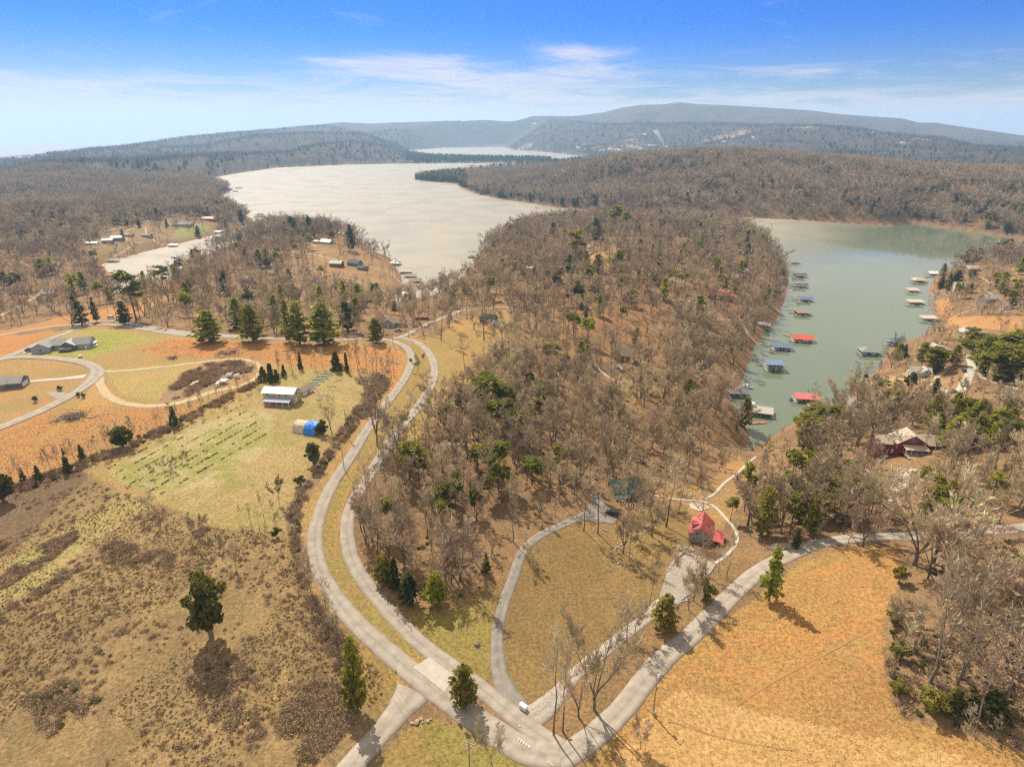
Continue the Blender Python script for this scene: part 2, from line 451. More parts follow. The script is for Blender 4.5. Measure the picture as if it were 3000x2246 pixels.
ZONES = [
 Zpoly('field', (0.34,0.205,0.085), (0.28,0.20,0.075), 0.0, [(-200,1020),(0,1000),(120,972),(215,962),(290,955),(407,965),(576,987),(712,992),(886,998),(1089,997),(1150,1000),(1206,1053),(1194,1093),(1133,1181),(1065,1276),
   (1008,1388),(960,1445),(926,1540),(922,1587),(940,1676),(994,1764),(1110,1892),(1181,1960),(1195,2050),(1100,2160),(1035,2246),(960,2400),(-500,2500),(-700,1900),(-500,1400)]),
 Zpoly('strip', ORANGE_A, ORANGE_B, 0.02, [(-100,995),(0,970),(120,945),(220,915),(300,905),(345,895),(400,875),(470,848),(530,822),(500,870),(440,900),(380,935),(330,945),(230,945),(100,968),(0,988)]),
 Zpoly('orange', ORANGE_A, ORANGE_B, 0.0, [(400,1022),(500,992),(700,1000),(1000,1008),(1150,1018),(1185,1050),(1180,1110),(1150,1145),(1100,1090),(1010,1080),(900,1075),(800,1060),(720,1050),(640,1040),(560,1048),(470,1048)]),
 Zpoly('orange_left', (0.40,0.18,0.06), (0.33,0.18,0.07), 0.0, [(-100,990),(0,985),(170,972),(120,1000),(60,1025),(0,1045),(-100,1060)]),
 Zpoly('lawn_house', (0.24,0.24,0.05), (0.30,0.24,0.08), 0.0, [(60,1038),(180,985),(230,968),(330,966),(420,985),(480,990),(400,1010),(330,1030),(270,1050),(100,1052)]),
 Zpoly('loop', (0.38,0.25,0.10), (0.31,0.24,0.085), 0.0, [(310,1080),(420,1075),(560,1060),(640,1070),(560,1130),(470,1175),(400,1170),(340,1140)]),
 Zpoly('orange_low', (0.37,0.185,0.068), (0.33,0.195,0.08), 0.0, [(-300,1330),(0,1270),(150,1195),(250,1205),(300,1175),(330,1190),(430,1198),(540,1192),(600,1175),(560,1205),(480,1250),(380,1290),(300,1310),(200,1360),(100,1390),(0,1420),(-300,1520)]),
 Zpoly('verge', (0.36,0.23,0.09), (0.40,0.21,0.07), 0.0, [(-100,1420),(0,1360),(90,1300),(150,1260),(200,1215),(235,1185),(260,1140),(290,1110),(310,1150),(330,1190),(250,1230),(150,1270),(50,1330)]),
 Zpoly('garden', (0.26,0.215,0.075), (0.33,0.235,0.105), 0.0, [(310,1370),(400,1310),(560,1215),(740,1150),(760,1090),(830,1078),(1010,1092),(1090,1140),(1050,1190),(1000,1240),(960,1290),(900,1380),(870,1430),(850,1500),(840,1560),(700,1545),(600,1530),(480,1480),(360,1420)]),
 Zpoly('plot', (0.245,0.235,0.07), (0.36,0.285,0.14), 0.0, [(310,1385),(450,1315),(600,1235),(760,1195),(800,1230),(800,1300),(720,1370),(640,1420),(520,1445),(400,1440)]),
 Zpoly('scrub', (0.275,0.19,0.085), (0.205,0.14,0.066), 0.0, [(-500,1560),(0,1435),(240,1375),(330,1430),(480,1480),(640,1540),(860,1560),(885,1700),(1050,1900),(1150,2000),(1150,2100),(1090,2160),(1030,2246),(950,2400),(-500,2500)]),
 Zpoly('scrub_dark', (0.175,0.115,0.066), (0.145,0.097,0.056), 0.0, [(-100,1480),(0,1440),(120,1395),(230,1370),(260,1400),(190,1460),(100,1560),(0,1640),(-100,1660)]),
 Zpoly('green_strip', (0.28,0.235,0.085), (0.33,0.235,0.1), 0.0, [(-200,1800),(0,1665),(150,1570),(300,1490),(380,1440),(450,1475),(300,1570),(150,1690),(0,1790),(-200,1900)]),
 Zpoly('thicket_soil', (0.31,0.215,0.13), (0.25,0.17,0.105), 0.0, [(462,1178),(480,1150),(515,1130),(530,1105),(575,1085),(600,1060),(640,1068),(690,1050),(735,1066),(742,1090),(715,1112),(660,1118),(640,1140),(600,1138),(560,1165),(510,1170)]),
 Zpoly('hedge', (0.175,0.118,0.066), (0.215,0.15,0.08), 0.0, [(1105,1090),(1140,1110),(1135,1150),(1060,1230),(985,1330),(910,1430),(880,1500),(890,1600),(930,1700),(910,1710),(850,1600),(845,1500),(880,1430),(955,1320),(1040,1200)]),
 Zpoly('median', (0.25,0.19,0.06), (0.285,0.185,0.068), 0.0, ROAD_A[5:32] + ROAD_B[::-1][0:26]),
 Zpoly('roadside', (0.34,0.205,0.08), (0.27,0.19,0.065), 0.05, [(1180,985),(1290,985),(1330,935),(1480,905),(1510,950),(1480,1010),(1450,1060),(1400,1130),(1330,1210),(1260,1265),(1170,1310),(1175,1253),(1245,1161),(1274,1080),(1245,1019)]),
 Zpoly('roadside_green', (0.28,0.22,0.07), (0.30,0.20,0.075), 0.0, [(1265,1030),(1300,1030),(1330,1100),(1300,1180),(1230,1260),(1180,1290),(1215,1205),(1269,1117)]),
 Zpoly('lawn', (0.228,0.15,0.058), (0.185,0.122,0.05), 0.0, [(1110,1750),(1250,1775),(1330,1765),(1480,1690),(1540,1620),(1620,1560),(1710,1520),(1770,1560),(1800,1540),(1900,1500),(2000,1480),(2060,1560),(2020,1610),(1950,1680),(1930,1780),(1830,1840),(1700,1930),
   (1600,2050),(1530,2090),(1470,2040),(1330,1950),(1180,1830)]),
 Zpoly('lawn_green', (0.225,0.182,0.052), (0.215,0.152,0.055), 0.0, [(1200,1800),(1330,1775),(1440,1760),(1460,1850),(1450,1980),(1400,1990),(1280,1900)]),
 Zpoly('leafy', (0.25,0.155,0.068), (0.2,0.125,0.06), 0.0, [(1930,1800),(2000,1790),(2090,1700),(2130,1640),(2190,1600),(2220,1660),(2040,1830),(1900,1950),(1780,2080),(1690,2170),(1620,2160),(1590,2130),(1700,1990),(1830,1890)]),
 Zpoly('corner', (0.215,0.185,0.05), (0.245,0.165,0.058), 0.0, [(1180,2140),(1215,2115),(1262,2100),(1340,2120),(1450,2190),(1560,2246),(1600,2330),(1000,2330),(1090,2246)]),
 Zpoly('west_corner', (0.26,0.17,0.06), (0.22,0.15,0.055), 0.0, [(990,1790),(1110,1900),(1170,1965),(1160,2040),(1100,2110),(1060,2060),(1020,1950),(985,1850)]),
 Zpoly('big_field', (0.365,0.197,0.066), (0.315,0.182,0.066), 0.0, [(1690,2420),(1740,2246),(1820,2140),(1950,1975),(2120,1815),(2300,1675),(2400,1628),(2500,1610),(2640,1605),(2625,1700),(2585,1850),(2590,1950),(2612,2060),(2640,2110),(2750,2140),(2900,2180),(3000,2210),(3300,2300),(3300,2500)]),
 Zpoly('field_pale', (0.43,0.275,0.112), (0.39,0.235,0.09), 0.0, [(1750,2330),(1800,2200),(1900,2090),(2000,2020),(2080,2040),(2250,2100),(2420,2120),(2700,2180),(2900,2246),(2900,2400)]),
 Zpoly('field_verge', (0.27,0.175,0.06), (0.33,0.19,0.065), 0.0, [(1700,2300),(1740,2235),(1815,2140),(1945,1975),(2120,1815),(2300,1675),(2400,1628),(2500,1610),(2640,1602),(2640,1618),(2500,1628),(2420,1650),(2320,1700),(2150,1835),(1990,1985),(1860,2140),(1790,2246),(1760,2320)]),
 Zpoly('east_wood', (0.26,0.165,0.08), (0.21,0.135,0.07), 0.62, [(2630,1610),(3000,1572),(3300,1560),(3500,2000),(3300,2290),(3000,2205),(2900,2175),(2750,2135),(2645,2105),(2612,2050),(2592,1950),(2590,1850),(2622,1700)]),
 Zpoly('cove_head', (0.34,0.205,0.085), (0.27,0.165,0.07), 0.10, [(1890,1450),(1960,1415),(2050,1420),(2110,1380),(2170,1335),(2200,1390),(2170,1480),(2110,1560),(2060,1545),(2000,1470)]),
 Zpoly('yard', (0.27,0.20,0.09), (0.24,0.17,0.08), 0.35, [(1800,1090),(1900,1075),(2000,1100),(1990,1140),(1880,1170),(1800,1150)]),
 Zpoly('point_lawn', (0.40,0.24,0.09), (0.33,0.22,0.085), 0.05, [(2950,785),(3100,785),(3100,850),(2960,830)]),
 Zpoly('point_bank', (0.40,0.22,0.085), (0.34,0.18,0.07), 0.12, [(2740,880),(2770,870),(2800,930),(2900,930),(3000,920),(3000,980),(2850,960),(2790,985),(2740,960)]),
 Zpoly('cottage_bank', (0.38,0.24,0.12), (0.28,0.17,0.08), 0.2, [(2570,1100),(2640,1110),(2760,1110),(2830,1080),(2870,1110),(2800,1160),(2650,1130),(2575,1130)]),
 Zpoly('left_yards', (0.28, 0.185, 0.085), (0.23, 0.16, 0.075), 0.07, [(240,748),(300,692),(420,655),(520,636),(640,640),(640,690),(509,717),(424,737),(339,761),(290,775)]),
 Zpoly('left_point_yards', (0.29, 0.18, 0.08), (0.24, 0.15, 0.07), 0.28, [(900,722),(1000,690),(1060,735),(1150,790),(1172,840),(1135,882),(1000,832),(900,790)]),
 Zpoly('left_lawn', (0.23,0.26,0.075), (0.28,0.24,0.09), 0.03, [(500,700),(520,672),(560,652),(625,668),(602,684),(545,700)]),
 Zpoly('peninsula_yard', (0.38,0.24,0.10), (0.30,0.18,0.08), 0.3, [(1720,740),(1800,735),(1830,780),(1760,790),(1715,770)]),
 Zpoly('peninsula_floor', (0.28,0.15,0.065), (0.20,0.115,0.055), 0.55, [(1560,1000),(1680,890),(1900,880),(1990,960),(1930,1020),(1800,1010),(1700,1040)]),
]
LITTER_A, LITTER_B = (0.26, 0.158, 0.076), (0.185, 0.118, 0.062)
def zone_at(x, y, jitter=True):
    """index of the land-cover zone (-1 = leaf litter under the woods)"""
    x = np.asarray(x, float); y = np.asarray(y, float)
    if jitter:
        jx = 2.2 * fbm(x, y, 9, 3, 31); jy = 2.2 * fbm(x, y, 9, 3, 47)
    else:
        jx = jy = 0
    r = np.full(x.shape, -1)
    near = np.hypot(x, y) < 1100 * S
    xs, ys = (x + jx)[near], (y + jy)[near]
    rr = r[near]
    for i, (n, A, B, dn, poly) in enumerate(ZONES):
        lo, hi = poly.min(0), poly.max(0)
        bb = (xs >= lo[0]) & (xs <= hi[0]) & (ys >= lo[1]) & (ys <= hi[1])
        if bb.any():
            k = np.nonzero(bb)[0]
            rr[k[inside(poly, xs[k], ys[k])]] = i
    r[near] = rr
    return r

fx, fy, fs = GX.ravel(), GY.ravel(), GS.ravel()
fr_ = np.hypot(fx, fy)
zid = zone_at(fx, fy)
cA = np.tile(np.array(LITTER_A), (len(fx), 1)); cB = np.tile(np.array(LITTER_B), (len(fx), 1))
for i, zz in enumerate(ZONES):
    k = zid == i
    cA[k] = zz[1]; cB[k] = zz[2]
farm = sstep(fr_, 700 * S, 1500 * S)[:, None]
cA = cA * (1 - farm) + np.array((0.10, 0.072, 0.052)) * farm
cB = cB * (1 - farm) + np.array((0.078, 0.058, 0.044)) * farm
# clearings on the far hillside with the village, pasture patches
for (u, v, ru, rv, c) in [(1700,441,25,2,(0.40,0.30,0.18)),(1790,436,35,3,(0.40,0.30,0.18)),(1880,434,40,3,(0.38,0.27,0.15)),(1850,412,30,3,(0.34,0.25,0.14)),(2130,402,38,5,(0.40,0.24,0.15)),
                          (2355,374,28,2,(0.42,0.34,0.16)),(2650,418,18,3,(0.38,0.27,0.15)),(2695,409,18,2,(0.38,0.27,0.15)),(1530,436,30,2,(0.42,0.28,0.15))]:
    p = G(u, v); p1 = G(u + ru, v); p2 = G(u, v - rv); p3 = G(u, v + rv)
    rx = np.linalg.norm(p1 - p); ry = min(0.5 * np.linalg.norm(p2[:2] - p3[:2]) + 20, 160)
    er = p[:2] / np.linalg.norm(p[:2])
    d2 = (((fx - p[0]) * er[1] - (fy - p[1]) * er[0]) / rx) ** 2 + (((fx - p[0]) * er[0] + (fy - p[1]) * er[1]) / ry) ** 2 + 0.5 * fbm(fx, fy, 120, 3, 9)
    k = d2 < 1
    cA[k] = c; cB[k] = tuple(q * 0.8 for q in c)
    cA_far_mask = k if 'FARCLEAR' not in globals() else (FARCLEAR | k)
    FARCLEAR = cA_far_mask
# red clay laid bare along the waterline
bank = (fs > -6) & (fs < (4.5 + 3.0 * fbm(fx, fy, 60, 3, 3)) * np.where(fr_ > 900 * S, 0.55, 0.8))
cA[bank] = (0.30, 0.145, 0.075); cB[bank] = (0.22, 0.13, 0.08)

i0 = np.arange((NA - 1) * NR).reshape(NA - 1, NR)[:, :-1].ravel()
quads = np.stack([i0, i0 + NR, i0 + NR + 1, i0 + 1], 1)
edge_r = outer_edge(GA).ravel()
keep = fr_[quads[:, 0]] < edge_r[quads[:, 0]]
me = big_mesh('ground', np.stack([fx, fy, GZ.ravel()], 1), quads[keep])
for nm, arr in (('ca', cA), ('cb', cB)):
    at_ = me.attributes.new(nm, 'FLOAT_COLOR', 'POINT')
    at_.data.foreach_set('color', np.concatenate([arr, np.ones((len(arr), 1))], 1).astype(np.float32).ravel())
gm = bpy.data.materials.new('ground')
gm.use_nodes = True
nt = gm.node_tree
b = nt.nodes['Principled BSDF']
b.inputs['Roughness'].default_value = 0.95
b.inputs['Specular IOR Level'].default_value = 0.1
a1 = N(nt, 'ShaderNodeAttribute', attribute_name='ca'); a2 = N(nt, 'ShaderNodeAttribute', attribute_name='cb')
tco = N(nt, 'ShaderNodeTexCoord')
mp = N(nt, 'ShaderNodeMapping'); mp.inputs['Scale'].default_value = (1, 1, 0.3)
nt.links.new(tco.outputs['Object'], mp.inputs[0])
def noise(scale, detail=5.0, rough=0.6, dist=0.0):
    n = N(nt, 'ShaderNodeTexNoise', i_Scale=scale, i_Detail=detail, i_Roughness=rough, i_Distortion=dist)
    nt.links.new(mp.outputs[0], n.inputs['Vector'])
    return n.outputs[0]
nbig, nmid, nfine, ngrain = noise(0.035, 5, 0.6, 0.6), noise(0.22, 6, 0.65), noise(1.1, 5, 0.7), noise(4.5, 3, 0.6)
col = mix_node(nt, smooth_node(nt, math_node(nt, 'ADD', nbig, math_node(nt, 'MULTIPLY', math_node(nt, 'SUBTRACT', nmid, 0.5), 0.8)), 0.36, 0.62), a1.outputs[0], a2.outputs[0])
fine = math_node(nt, 'ADD', math_node(nt, 'MULTIPLY', nfine, 0.75), math_node(nt, 'MULTIPLY', ngrain, 0.55))
val = smooth_node(nt, fine, 0.38, 0.92, 0.42, 1.5)
hv = N(nt, 'ShaderNodeHueSaturation')
nt.links.new(col, hv.inputs['Color']); nt.links.new(val, hv.inputs['Value'])
nt.links.new(math_node(nt, 'MULTIPLY_ADD', nmid, 0.05, 0.475), hv.inputs['Hue'])
# blades of green through the grass
nt.links.new(hv.outputs[0], b.inputs['Base Color'])
bp = N(nt, 'ShaderNodeBump', i_Strength=0.9, i_Distance=0.35)
nt.links.new(fine, bp.inputs['Height']); nt.links.new(bp.outputs[0], b.inputs['Normal'])
ground = new_obj('ground', me, None, [gm])
tag(ground, 'hilly ground of dry orange grass and brown leaf litter around the lake', None, None, 'structure')

# ------------------------------------------------------------------ water
step = 2
ii = np.arange(0, NA - step, step); jj = np.arange(0, NR - step, step)
I, J = np.meshgrid(ii, jj, indexing='ij')
cells = np.stack([I * NR + J, (I + step) * NR + J, (I + step) * NR + J + step, I * NR + J + step], -1).reshape(-1, 4)
cellsize = np.maximum(8.0, 0.05 * fr_[cells[:, 0]])
wk = (fs[cells] < cellsize[:, None]).any(1)
wc = cells[wk]
uq, invx = np.unique(wc, return_inverse=True)
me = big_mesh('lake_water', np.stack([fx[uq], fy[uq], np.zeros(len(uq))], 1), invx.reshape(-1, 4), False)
wm = bpy.data.materials.new('lake_water')
wm.use_nodes = True
nt = wm.node_tree
b = nt.nodes['Principled BSDF']
b.inputs['Base Color'].default_value = (0.12, 0.17, 0.105, 1)
b.inputs['Roughness'].default_value = 0.09
b.inputs['IOR'].default_value = 1.33
b.inputs['Specular IOR Level'].default_value = 0.5
tco = N(nt, 'ShaderNodeTexCoord')
nz = N(nt, 'ShaderNodeTexNoise', i_Scale=0.9, i_Detail=4.0, i_Roughness=0.6)
nt.links.new(tco.outputs['Object'], nz.inputs['Vector'])
nz2 = N(nt, 'ShaderNodeTexNoise', i_Scale=0.012, i_Detail=4.0, i_Roughness=0.55)
nt.links.new(tco.outputs['Object'], nz2.inputs['Vector'])
# the open lake is ruffled by the wind, the coves lie calm
at_ = me.attributes.new('ruffle_glare', 'FLOAT', 'POINT')
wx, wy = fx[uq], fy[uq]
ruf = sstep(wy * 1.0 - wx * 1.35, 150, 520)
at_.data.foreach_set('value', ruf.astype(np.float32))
ra = N(nt, 'ShaderNodeAttribute', attribute_name='ruffle_glare')
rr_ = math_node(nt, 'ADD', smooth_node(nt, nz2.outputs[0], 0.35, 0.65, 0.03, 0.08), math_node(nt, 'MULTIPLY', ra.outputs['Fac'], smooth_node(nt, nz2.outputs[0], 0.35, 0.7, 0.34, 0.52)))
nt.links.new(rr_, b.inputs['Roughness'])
nt.links.new(mix_node(nt, ra.outputs['Fac'], (0.125, 0.155, 0.10), (0.27, 0.24, 0.18)), b.inputs['Base Color'])  # cream sky glare painted into the open lake's base colour
bp = N(nt, 'ShaderNodeBump', i_Strength=0.035, i_Distance=0.10)
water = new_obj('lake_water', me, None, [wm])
tag(water, 'calm lake water, pale where hazy sky glare is partly painted in and green in the cove', None, None, 'structure')

# ------------------------------------------------------------------ roads and paths
def catmull(P, step_len):
    P = np.asarray(P, float)
    Q = np.vstack([2 * P[0] - P[1], P, 2 * P[-1] - P[-2]])
    out = []
    for i in range(1, len(Q) - 2):
        p0, p1, p2, p3 = Q[i - 1], Q[i], Q[i + 1], Q[i + 2]
        n = max(2, int(np.linalg.norm(p2 - p1) / step_len))
        for t in np.arange(n) / n:
            out.append(0.5 * ((2 * p1) + (-p0 + p2) * t + (2 * p0 - 5 * p1 + 4 * p2 - p3) * t * t + (-p0 + 3 * p1 - 3 * p2 + p3) * t ** 3))
    out.append(Q[-2])
    return np.array(out)
ROADBUF = []                          # (polyline, half width) kept free of trees
def ribbon(name, px, width, material, lift, label, ragged=0.0, kind='structure', step_len=1.6, world=None, widths=None, buf=True):
    P = GP(px) if world is None else np.asarray(world)
    C = catmull(P, step_len)
    # smooth the centre line a little
    for _ in range(8):
        C[1:-1] = 0.25 * C[:-2] + 0.5 * C[1:-1] + 0.25 * C[2:]
    T = np.gradient(C, axis=0); T /= np.linalg.norm(T, axis=1)[:, None] + 1e-9
    Nn = np.stack([-T[:, 1], T[:, 0]], 1)
    n = len(C)
    w = np.full(n, width) if widths is None else np.interp(np.linspace(0, 1, n), np.linspace(0, 1, len(widths)), widths)
    cols = [-0.5, -0.25, 0, 0.25, 0.5]
    rag = ragged * np.stack([fbm(C[:, 0], C[:, 1], 3.0, 2, 5), fbm(C[:, 0], C[:, 1], 3.0, 2, 6)], 1)
    rows = []
    for ci, c in enumerate(cols):
        off = c * w
        if ci == 0: off = off + rag[:, 0]
        if ci == 4: off = off + rag[:, 1]
        q = C + Nn * off[:, None]
        rows.append(np.column_stack([q, HZ(q[:, 0], q[:, 1]) + lift]))
    L = rows[0].copy(); L[:, 2] -= lift + 0.5; L[:, :2] -= Nn * 0.1
    R = rows[-1].copy(); R[:, 2] -= lift + 0.5; R[:, :2] += Nn * 0.1
    rows = [L] + rows + [R]
    V = np.stack(rows, 1).reshape(-1, 3)
    k = len(rows)
    a = (np.arange(n - 1)[:, None] * k + np.arange(k - 1)[None]).ravel()
    F = np.stack([a, a + 1, a + k + 1, a + k], 1)[:, ::-1]
    me = big_mesh(name, V, F, True)
    ac = me.attributes.new('across', 'FLOAT', 'POINT')
    ac.data.foreach_set('value', np.tile(np.array([-1, -1, -0.5, 0, 0.5, 1, 1], np.float32), n))
    o = new_obj(name, me, None, [material])
    tag(o, label, None, None, kind)
    if buf:
        ROADBUF.append((C[::max(1, int(4 / step_len))], float(np.max(w)) / 2))
    return o
def patch(name, px, material, lift, label, world=None, buf=True):
    """flat area laid on the ground inside a polygon"""
    P = GP(px) if world is None else np.asarray(world)
    bm = bmesh.new()
    c = P.mean(0)
    rings = []
    for f in (1.0, 0.75, 0.5, 0.25):
        q = c + (P - c) * f
        # subdivide edges
        qq = []
        for i in range(len(q)):
            a_, b_ = q[i], q[(i + 1) % len(q)]
            for t in (0, 0.25, 0.5, 0.75):
                qq.append(a_ + (b_ - a_) * t)
        qq = np.array(qq)
        z = HZ(qq[:, 0], qq[:, 1]) + lift
        rings.append([bm.verts.new((x, y, z_)) for (x, y), z_ in zip(qq, z)])
    low = [bm.verts.new((v.co.x, v.co.y, v.co.z - lift - 0.5)) for v in rings[0]]
    n = len(low)
    for A_, B_ in [(low, rings[0])] + list(zip(rings[:-1], rings[1:])):
        for i in range(n):
            bm.faces.new((A_[i], A_[(i + 1) % n], B_[(i + 1) % n], B_[i]))
    cv = bm.verts.new((c[0], c[1], float(HZ(c[0], c[1])) + lift))
    for i in range(n):
        bm.faces.new((rings[-1][i], rings[-1][(i + 1) % n], cv))
    bmesh.ops.recalc_face_normals(bm, faces=bm.faces)
    me = bpy.data.meshes.new(name); bm.to_mesh(me); bm.free()
    o = new_obj(name, me, None, [material])
    tag(o, label, None, None, 'structure')
    if buf:
        ROADBUF.append((np.vstack([P, P[:1]]), 1.0)); ROADBUF.append((np.array([c, c + 0.1]), float(np.linalg.norm(P - c, axis=1).mean()) * 0.8))
    return o
asphalt = mat('worn_asphalt', (0.25, 0.215, 0.17), 0.9, col2=(0.345, 0.30, 0.245), scale=0.35, detail=8, bump=0.2)
def worn(m_, centre=0.80, edge=0.80):
    nt = m_.node_tree; b_ = nt.nodes['Principled BSDF']
    src = b_.inputs['Base Color'].links[0].from_socket
    a_ = N(nt, 'ShaderNodeAttribute', attribute_name='across')
    t_ = N(nt, 'ShaderNodeTexCoord'); q_ = N(nt, 'ShaderNodeTexNoise', i_Scale=0.5, i_Detail=6.0); nt.links.new(t_.outputs['Object'], q_.inputs['Vector'])
    x_ = math_node(nt, 'ADD', math_node(nt, 'ABSOLUTE', a_.outputs['Fac']), math_node(nt, 'MULTIPLY', math_node(nt, 'SUBTRACT', q_.outputs[0], 0.5), 0.35))
    f_ = math_node(nt, 'MULTIPLY', smooth_node(nt, x_, 0.0, 0.28, centre, 1.0), smooth_node(nt, x_, 0.80, 1.02, 1.0, edge))
    c_ = N(nt, 'ShaderNodeCombineXYZ')
    for i in range(3): nt.links.new(f_, c_.inputs[i])
    nt.links.new(mix_node(nt, 1.0, src, c_.outputs[0], 'MULTIPLY'), b_.inputs['Base Color'])
    return m_
asphalt_dark = mat('grey_asphalt', (0.165, 0.148, 0.125), 0.9, col2=(0.25, 0.22, 0.185), scale=0.4, detail=8, bump=0.2)
gravel = mat('pale_gravel', (0.25, 0.215, 0.175), 0.95, col2=(0.37, 0.325, 0.27), scale=1.4, detail=8, bump=0.5)
worn(asphalt, 0.84, 0.88); worn(asphalt_dark, 0.9, 0.85); worn(gravel, 0.88, 0.9)
concrete = mat('pale_concrete', (0.35, 0.31, 0.255), 0.85, col2=(0.43, 0.385, 0.32), scale=0.6, detail=6)
tracksoil = mat('tan_track_soil', (0.34, 0.245, 0.13), 0.95, col2=(0.44, 0.34, 0.21), scale=0.8, detail=8, bump=0.4)
pathsoil = mat('tan_path', (0.33, 0.255, 0.17), 0.95, col2=(0.42, 0.34, 0.24), scale=0.8, detail=8, bump=0.4)
white_paint = mat('white_road_paint', (0.50, 0.47, 0.42), 0.7, var=0.12, scale=4)
SUBD = [(-60,1075),(0,1053),(60,1046),(150,1049),(235,1060),(278,1077),(284,1097),(252,1130),(190,1168),(100,1213),(0,1253),(-120,1300)]
ribbon('road', ROAD_C, 5.6, asphalt, 0.10, 'grey lane curving past the orange field to the right', 0.25)
ribbon('road', ROAD_B, 4.5, asphalt, 0.13, 'inner lane curving along the wood edge', 0.25)
ribbon('road', ROAD_A, 4.4, asphalt, 0.16, 'outer lane curving beside the grass median', 0.25, widths=[6.5,5.5,4.8,4.4,4.4,4.4,4.4,4.5,5.2,6.0,6.5,6.5,6.5])
ribbon('road', [(1215,2020),(1188,2060),(1154,2104),(1103,2158),(1053,2216),(1010,2260),(960,2320)], 5.2, asphalt, 0.06, 'side road leaving the junction to the lower left', 0.2, widths=[9.5,6.2,5.2,5.2,5.2,5.2])
ribbon('road', [(240,957),(200,975),(120,1004),(60,1030),(10,1050),(-60,1080)], 5.5, asphalt, 0.20, 'grey road dropping past the blue grey ranch house')
ribbon('road', SUBD, 5.6, asphalt, 0.23, 'grey subdivision road looping through the orange grass', widths=[5.6]*5+[7.5]+[5.6]*4)
ribbon('road', [(-80,998),(0,983),(80,967),(150,957),(215,952),(290,940),(355,943),(430,957),(500,968),(580,977),(700,984)], 5.0, asphalt, 0.12, 'upper road running beside the far tree line')
ribbon('road', [(1170,990),(1195,980),(1228,960),(1276,941),(1326,920),(1362,905)], 4.5, asphalt, 0.21, 'side road climbing to the houses by the inlet')
ribbon('driveway', [(1515,2075),(1490,2041),(1466,1990),(1458,1933),(1456,1858),(1466,1797),(1483,1746),(1507,1682),(1527,1621),(1561,1581),(1612,1552),(1659,1532),(1705,1512),(1740,1500)], 3.3, asphalt_dark, 0.05, 'long dark driveway climbing to the green roofed house', 0.2, widths=[6.0,4.0,3.3,3.3,3.3,3.3,3.3,3.3,3.3,4.5])
patch('parking_pad', [(1703,1520),(1720,1480),(1755,1440),(1775,1480),(1815,1505),(1800,1535),(1745,1530)], asphalt_dark, 0.18, 'dark asphalt parking pad before the green roofed house')
ribbon('driveway', [(1535,2112),(1578,2095),(1619,2051),(1663,1997),(1717,1943),(1771,1909),(1826,1858),(1880,1821),(1920,1783),(1945,1765)], 3.6, gravel, 0.07, 'pale gravel driveway to the red roofed house', 0.5, widths=[7.0,5.0,3.6,3.6,3.6,3.6,3.8,4.2])
patch('gravel_pad', [(2009,1621),(2073,1642),(2097,1655),(2083,1676),(2032,1733),(1982,1770),(1948,1765),(1930,1752),(1954,1676),(1988,1642)], gravel, 0.22, 'pale gravel parking pad below the red roofed house')
ribbon('walkway', [(2095,1650),(2125,1630),(2155,1600),(2163,1570),(2150,1540),(2125,1518),(2112,1500),(2090,1478),(2060,1466),(2020,1466),(1960,1460),(1905,1448)], 1.15, concrete, 0.14, 'curving pale concrete walk round the red roofed house')
patch('patio', [(2018,1478),(2030,1472),(2070,1480),(2080,1488),(2050,1497),(2025,1490)], concrete, 0.20, 'pale stone patio with chairs')
ribbon('walkway', [(2065,1462),(2090,1450),(2125,1412),(2160,1388),(2196,1352),(2215,1338)], 1.3, concrete, 0.16, 'concrete walk running down to the cove')
patch('concrete_slab', [(1259,1926),(1290,1950),(1330,1980),(1303,2029),(1258,1993),(1210,1955)], concrete, 0.24, 'bright concrete slab joining the two lanes')
ribbon('driveway', [(250,1103),(215,1106),(170,1112),(110,1115),(60,1122),(20,1135),(-20,1142)], 3.6, concrete, 0.14, 'white concrete driveway of the small grey house', widths=[6.5,4.5,3.6,3.6,3.6,5.5,7.0])
patch('concrete_slab', [(66,1035),(80,1022),(118,1020),(115,1036),(85,1038)], concrete, 0.12, 'white concrete apron beside the ranch house')
ribbon('dirt_track', [(292,1086),(330,1089),(390,1085),(440,1079),(500,1073),(570,1064),(640,1055),(700,1053),(745,1060),(765,1085),(740,1115),(690,1135)], 2.8, tracksoil, 0.09, 'pale dirt track across the top of the loop', 0.8)
ribbon('dirt_track', [(288,1100),(295,1130),(310,1155),(345,1175),(390,1187),(440,1190),(500,1186),(560,1172),(620,1148),(690,1135)], 4.2, tracksoil, 0.11, 'wide pale dirt track round the bottom of the loop', 0.9)
patch('gravel_patch', [(132,1150),(160,1146),(195,1150),(185,1165),(165,1168)], gravel, 0.08, 'pale gravel patch beside the subdivision road')
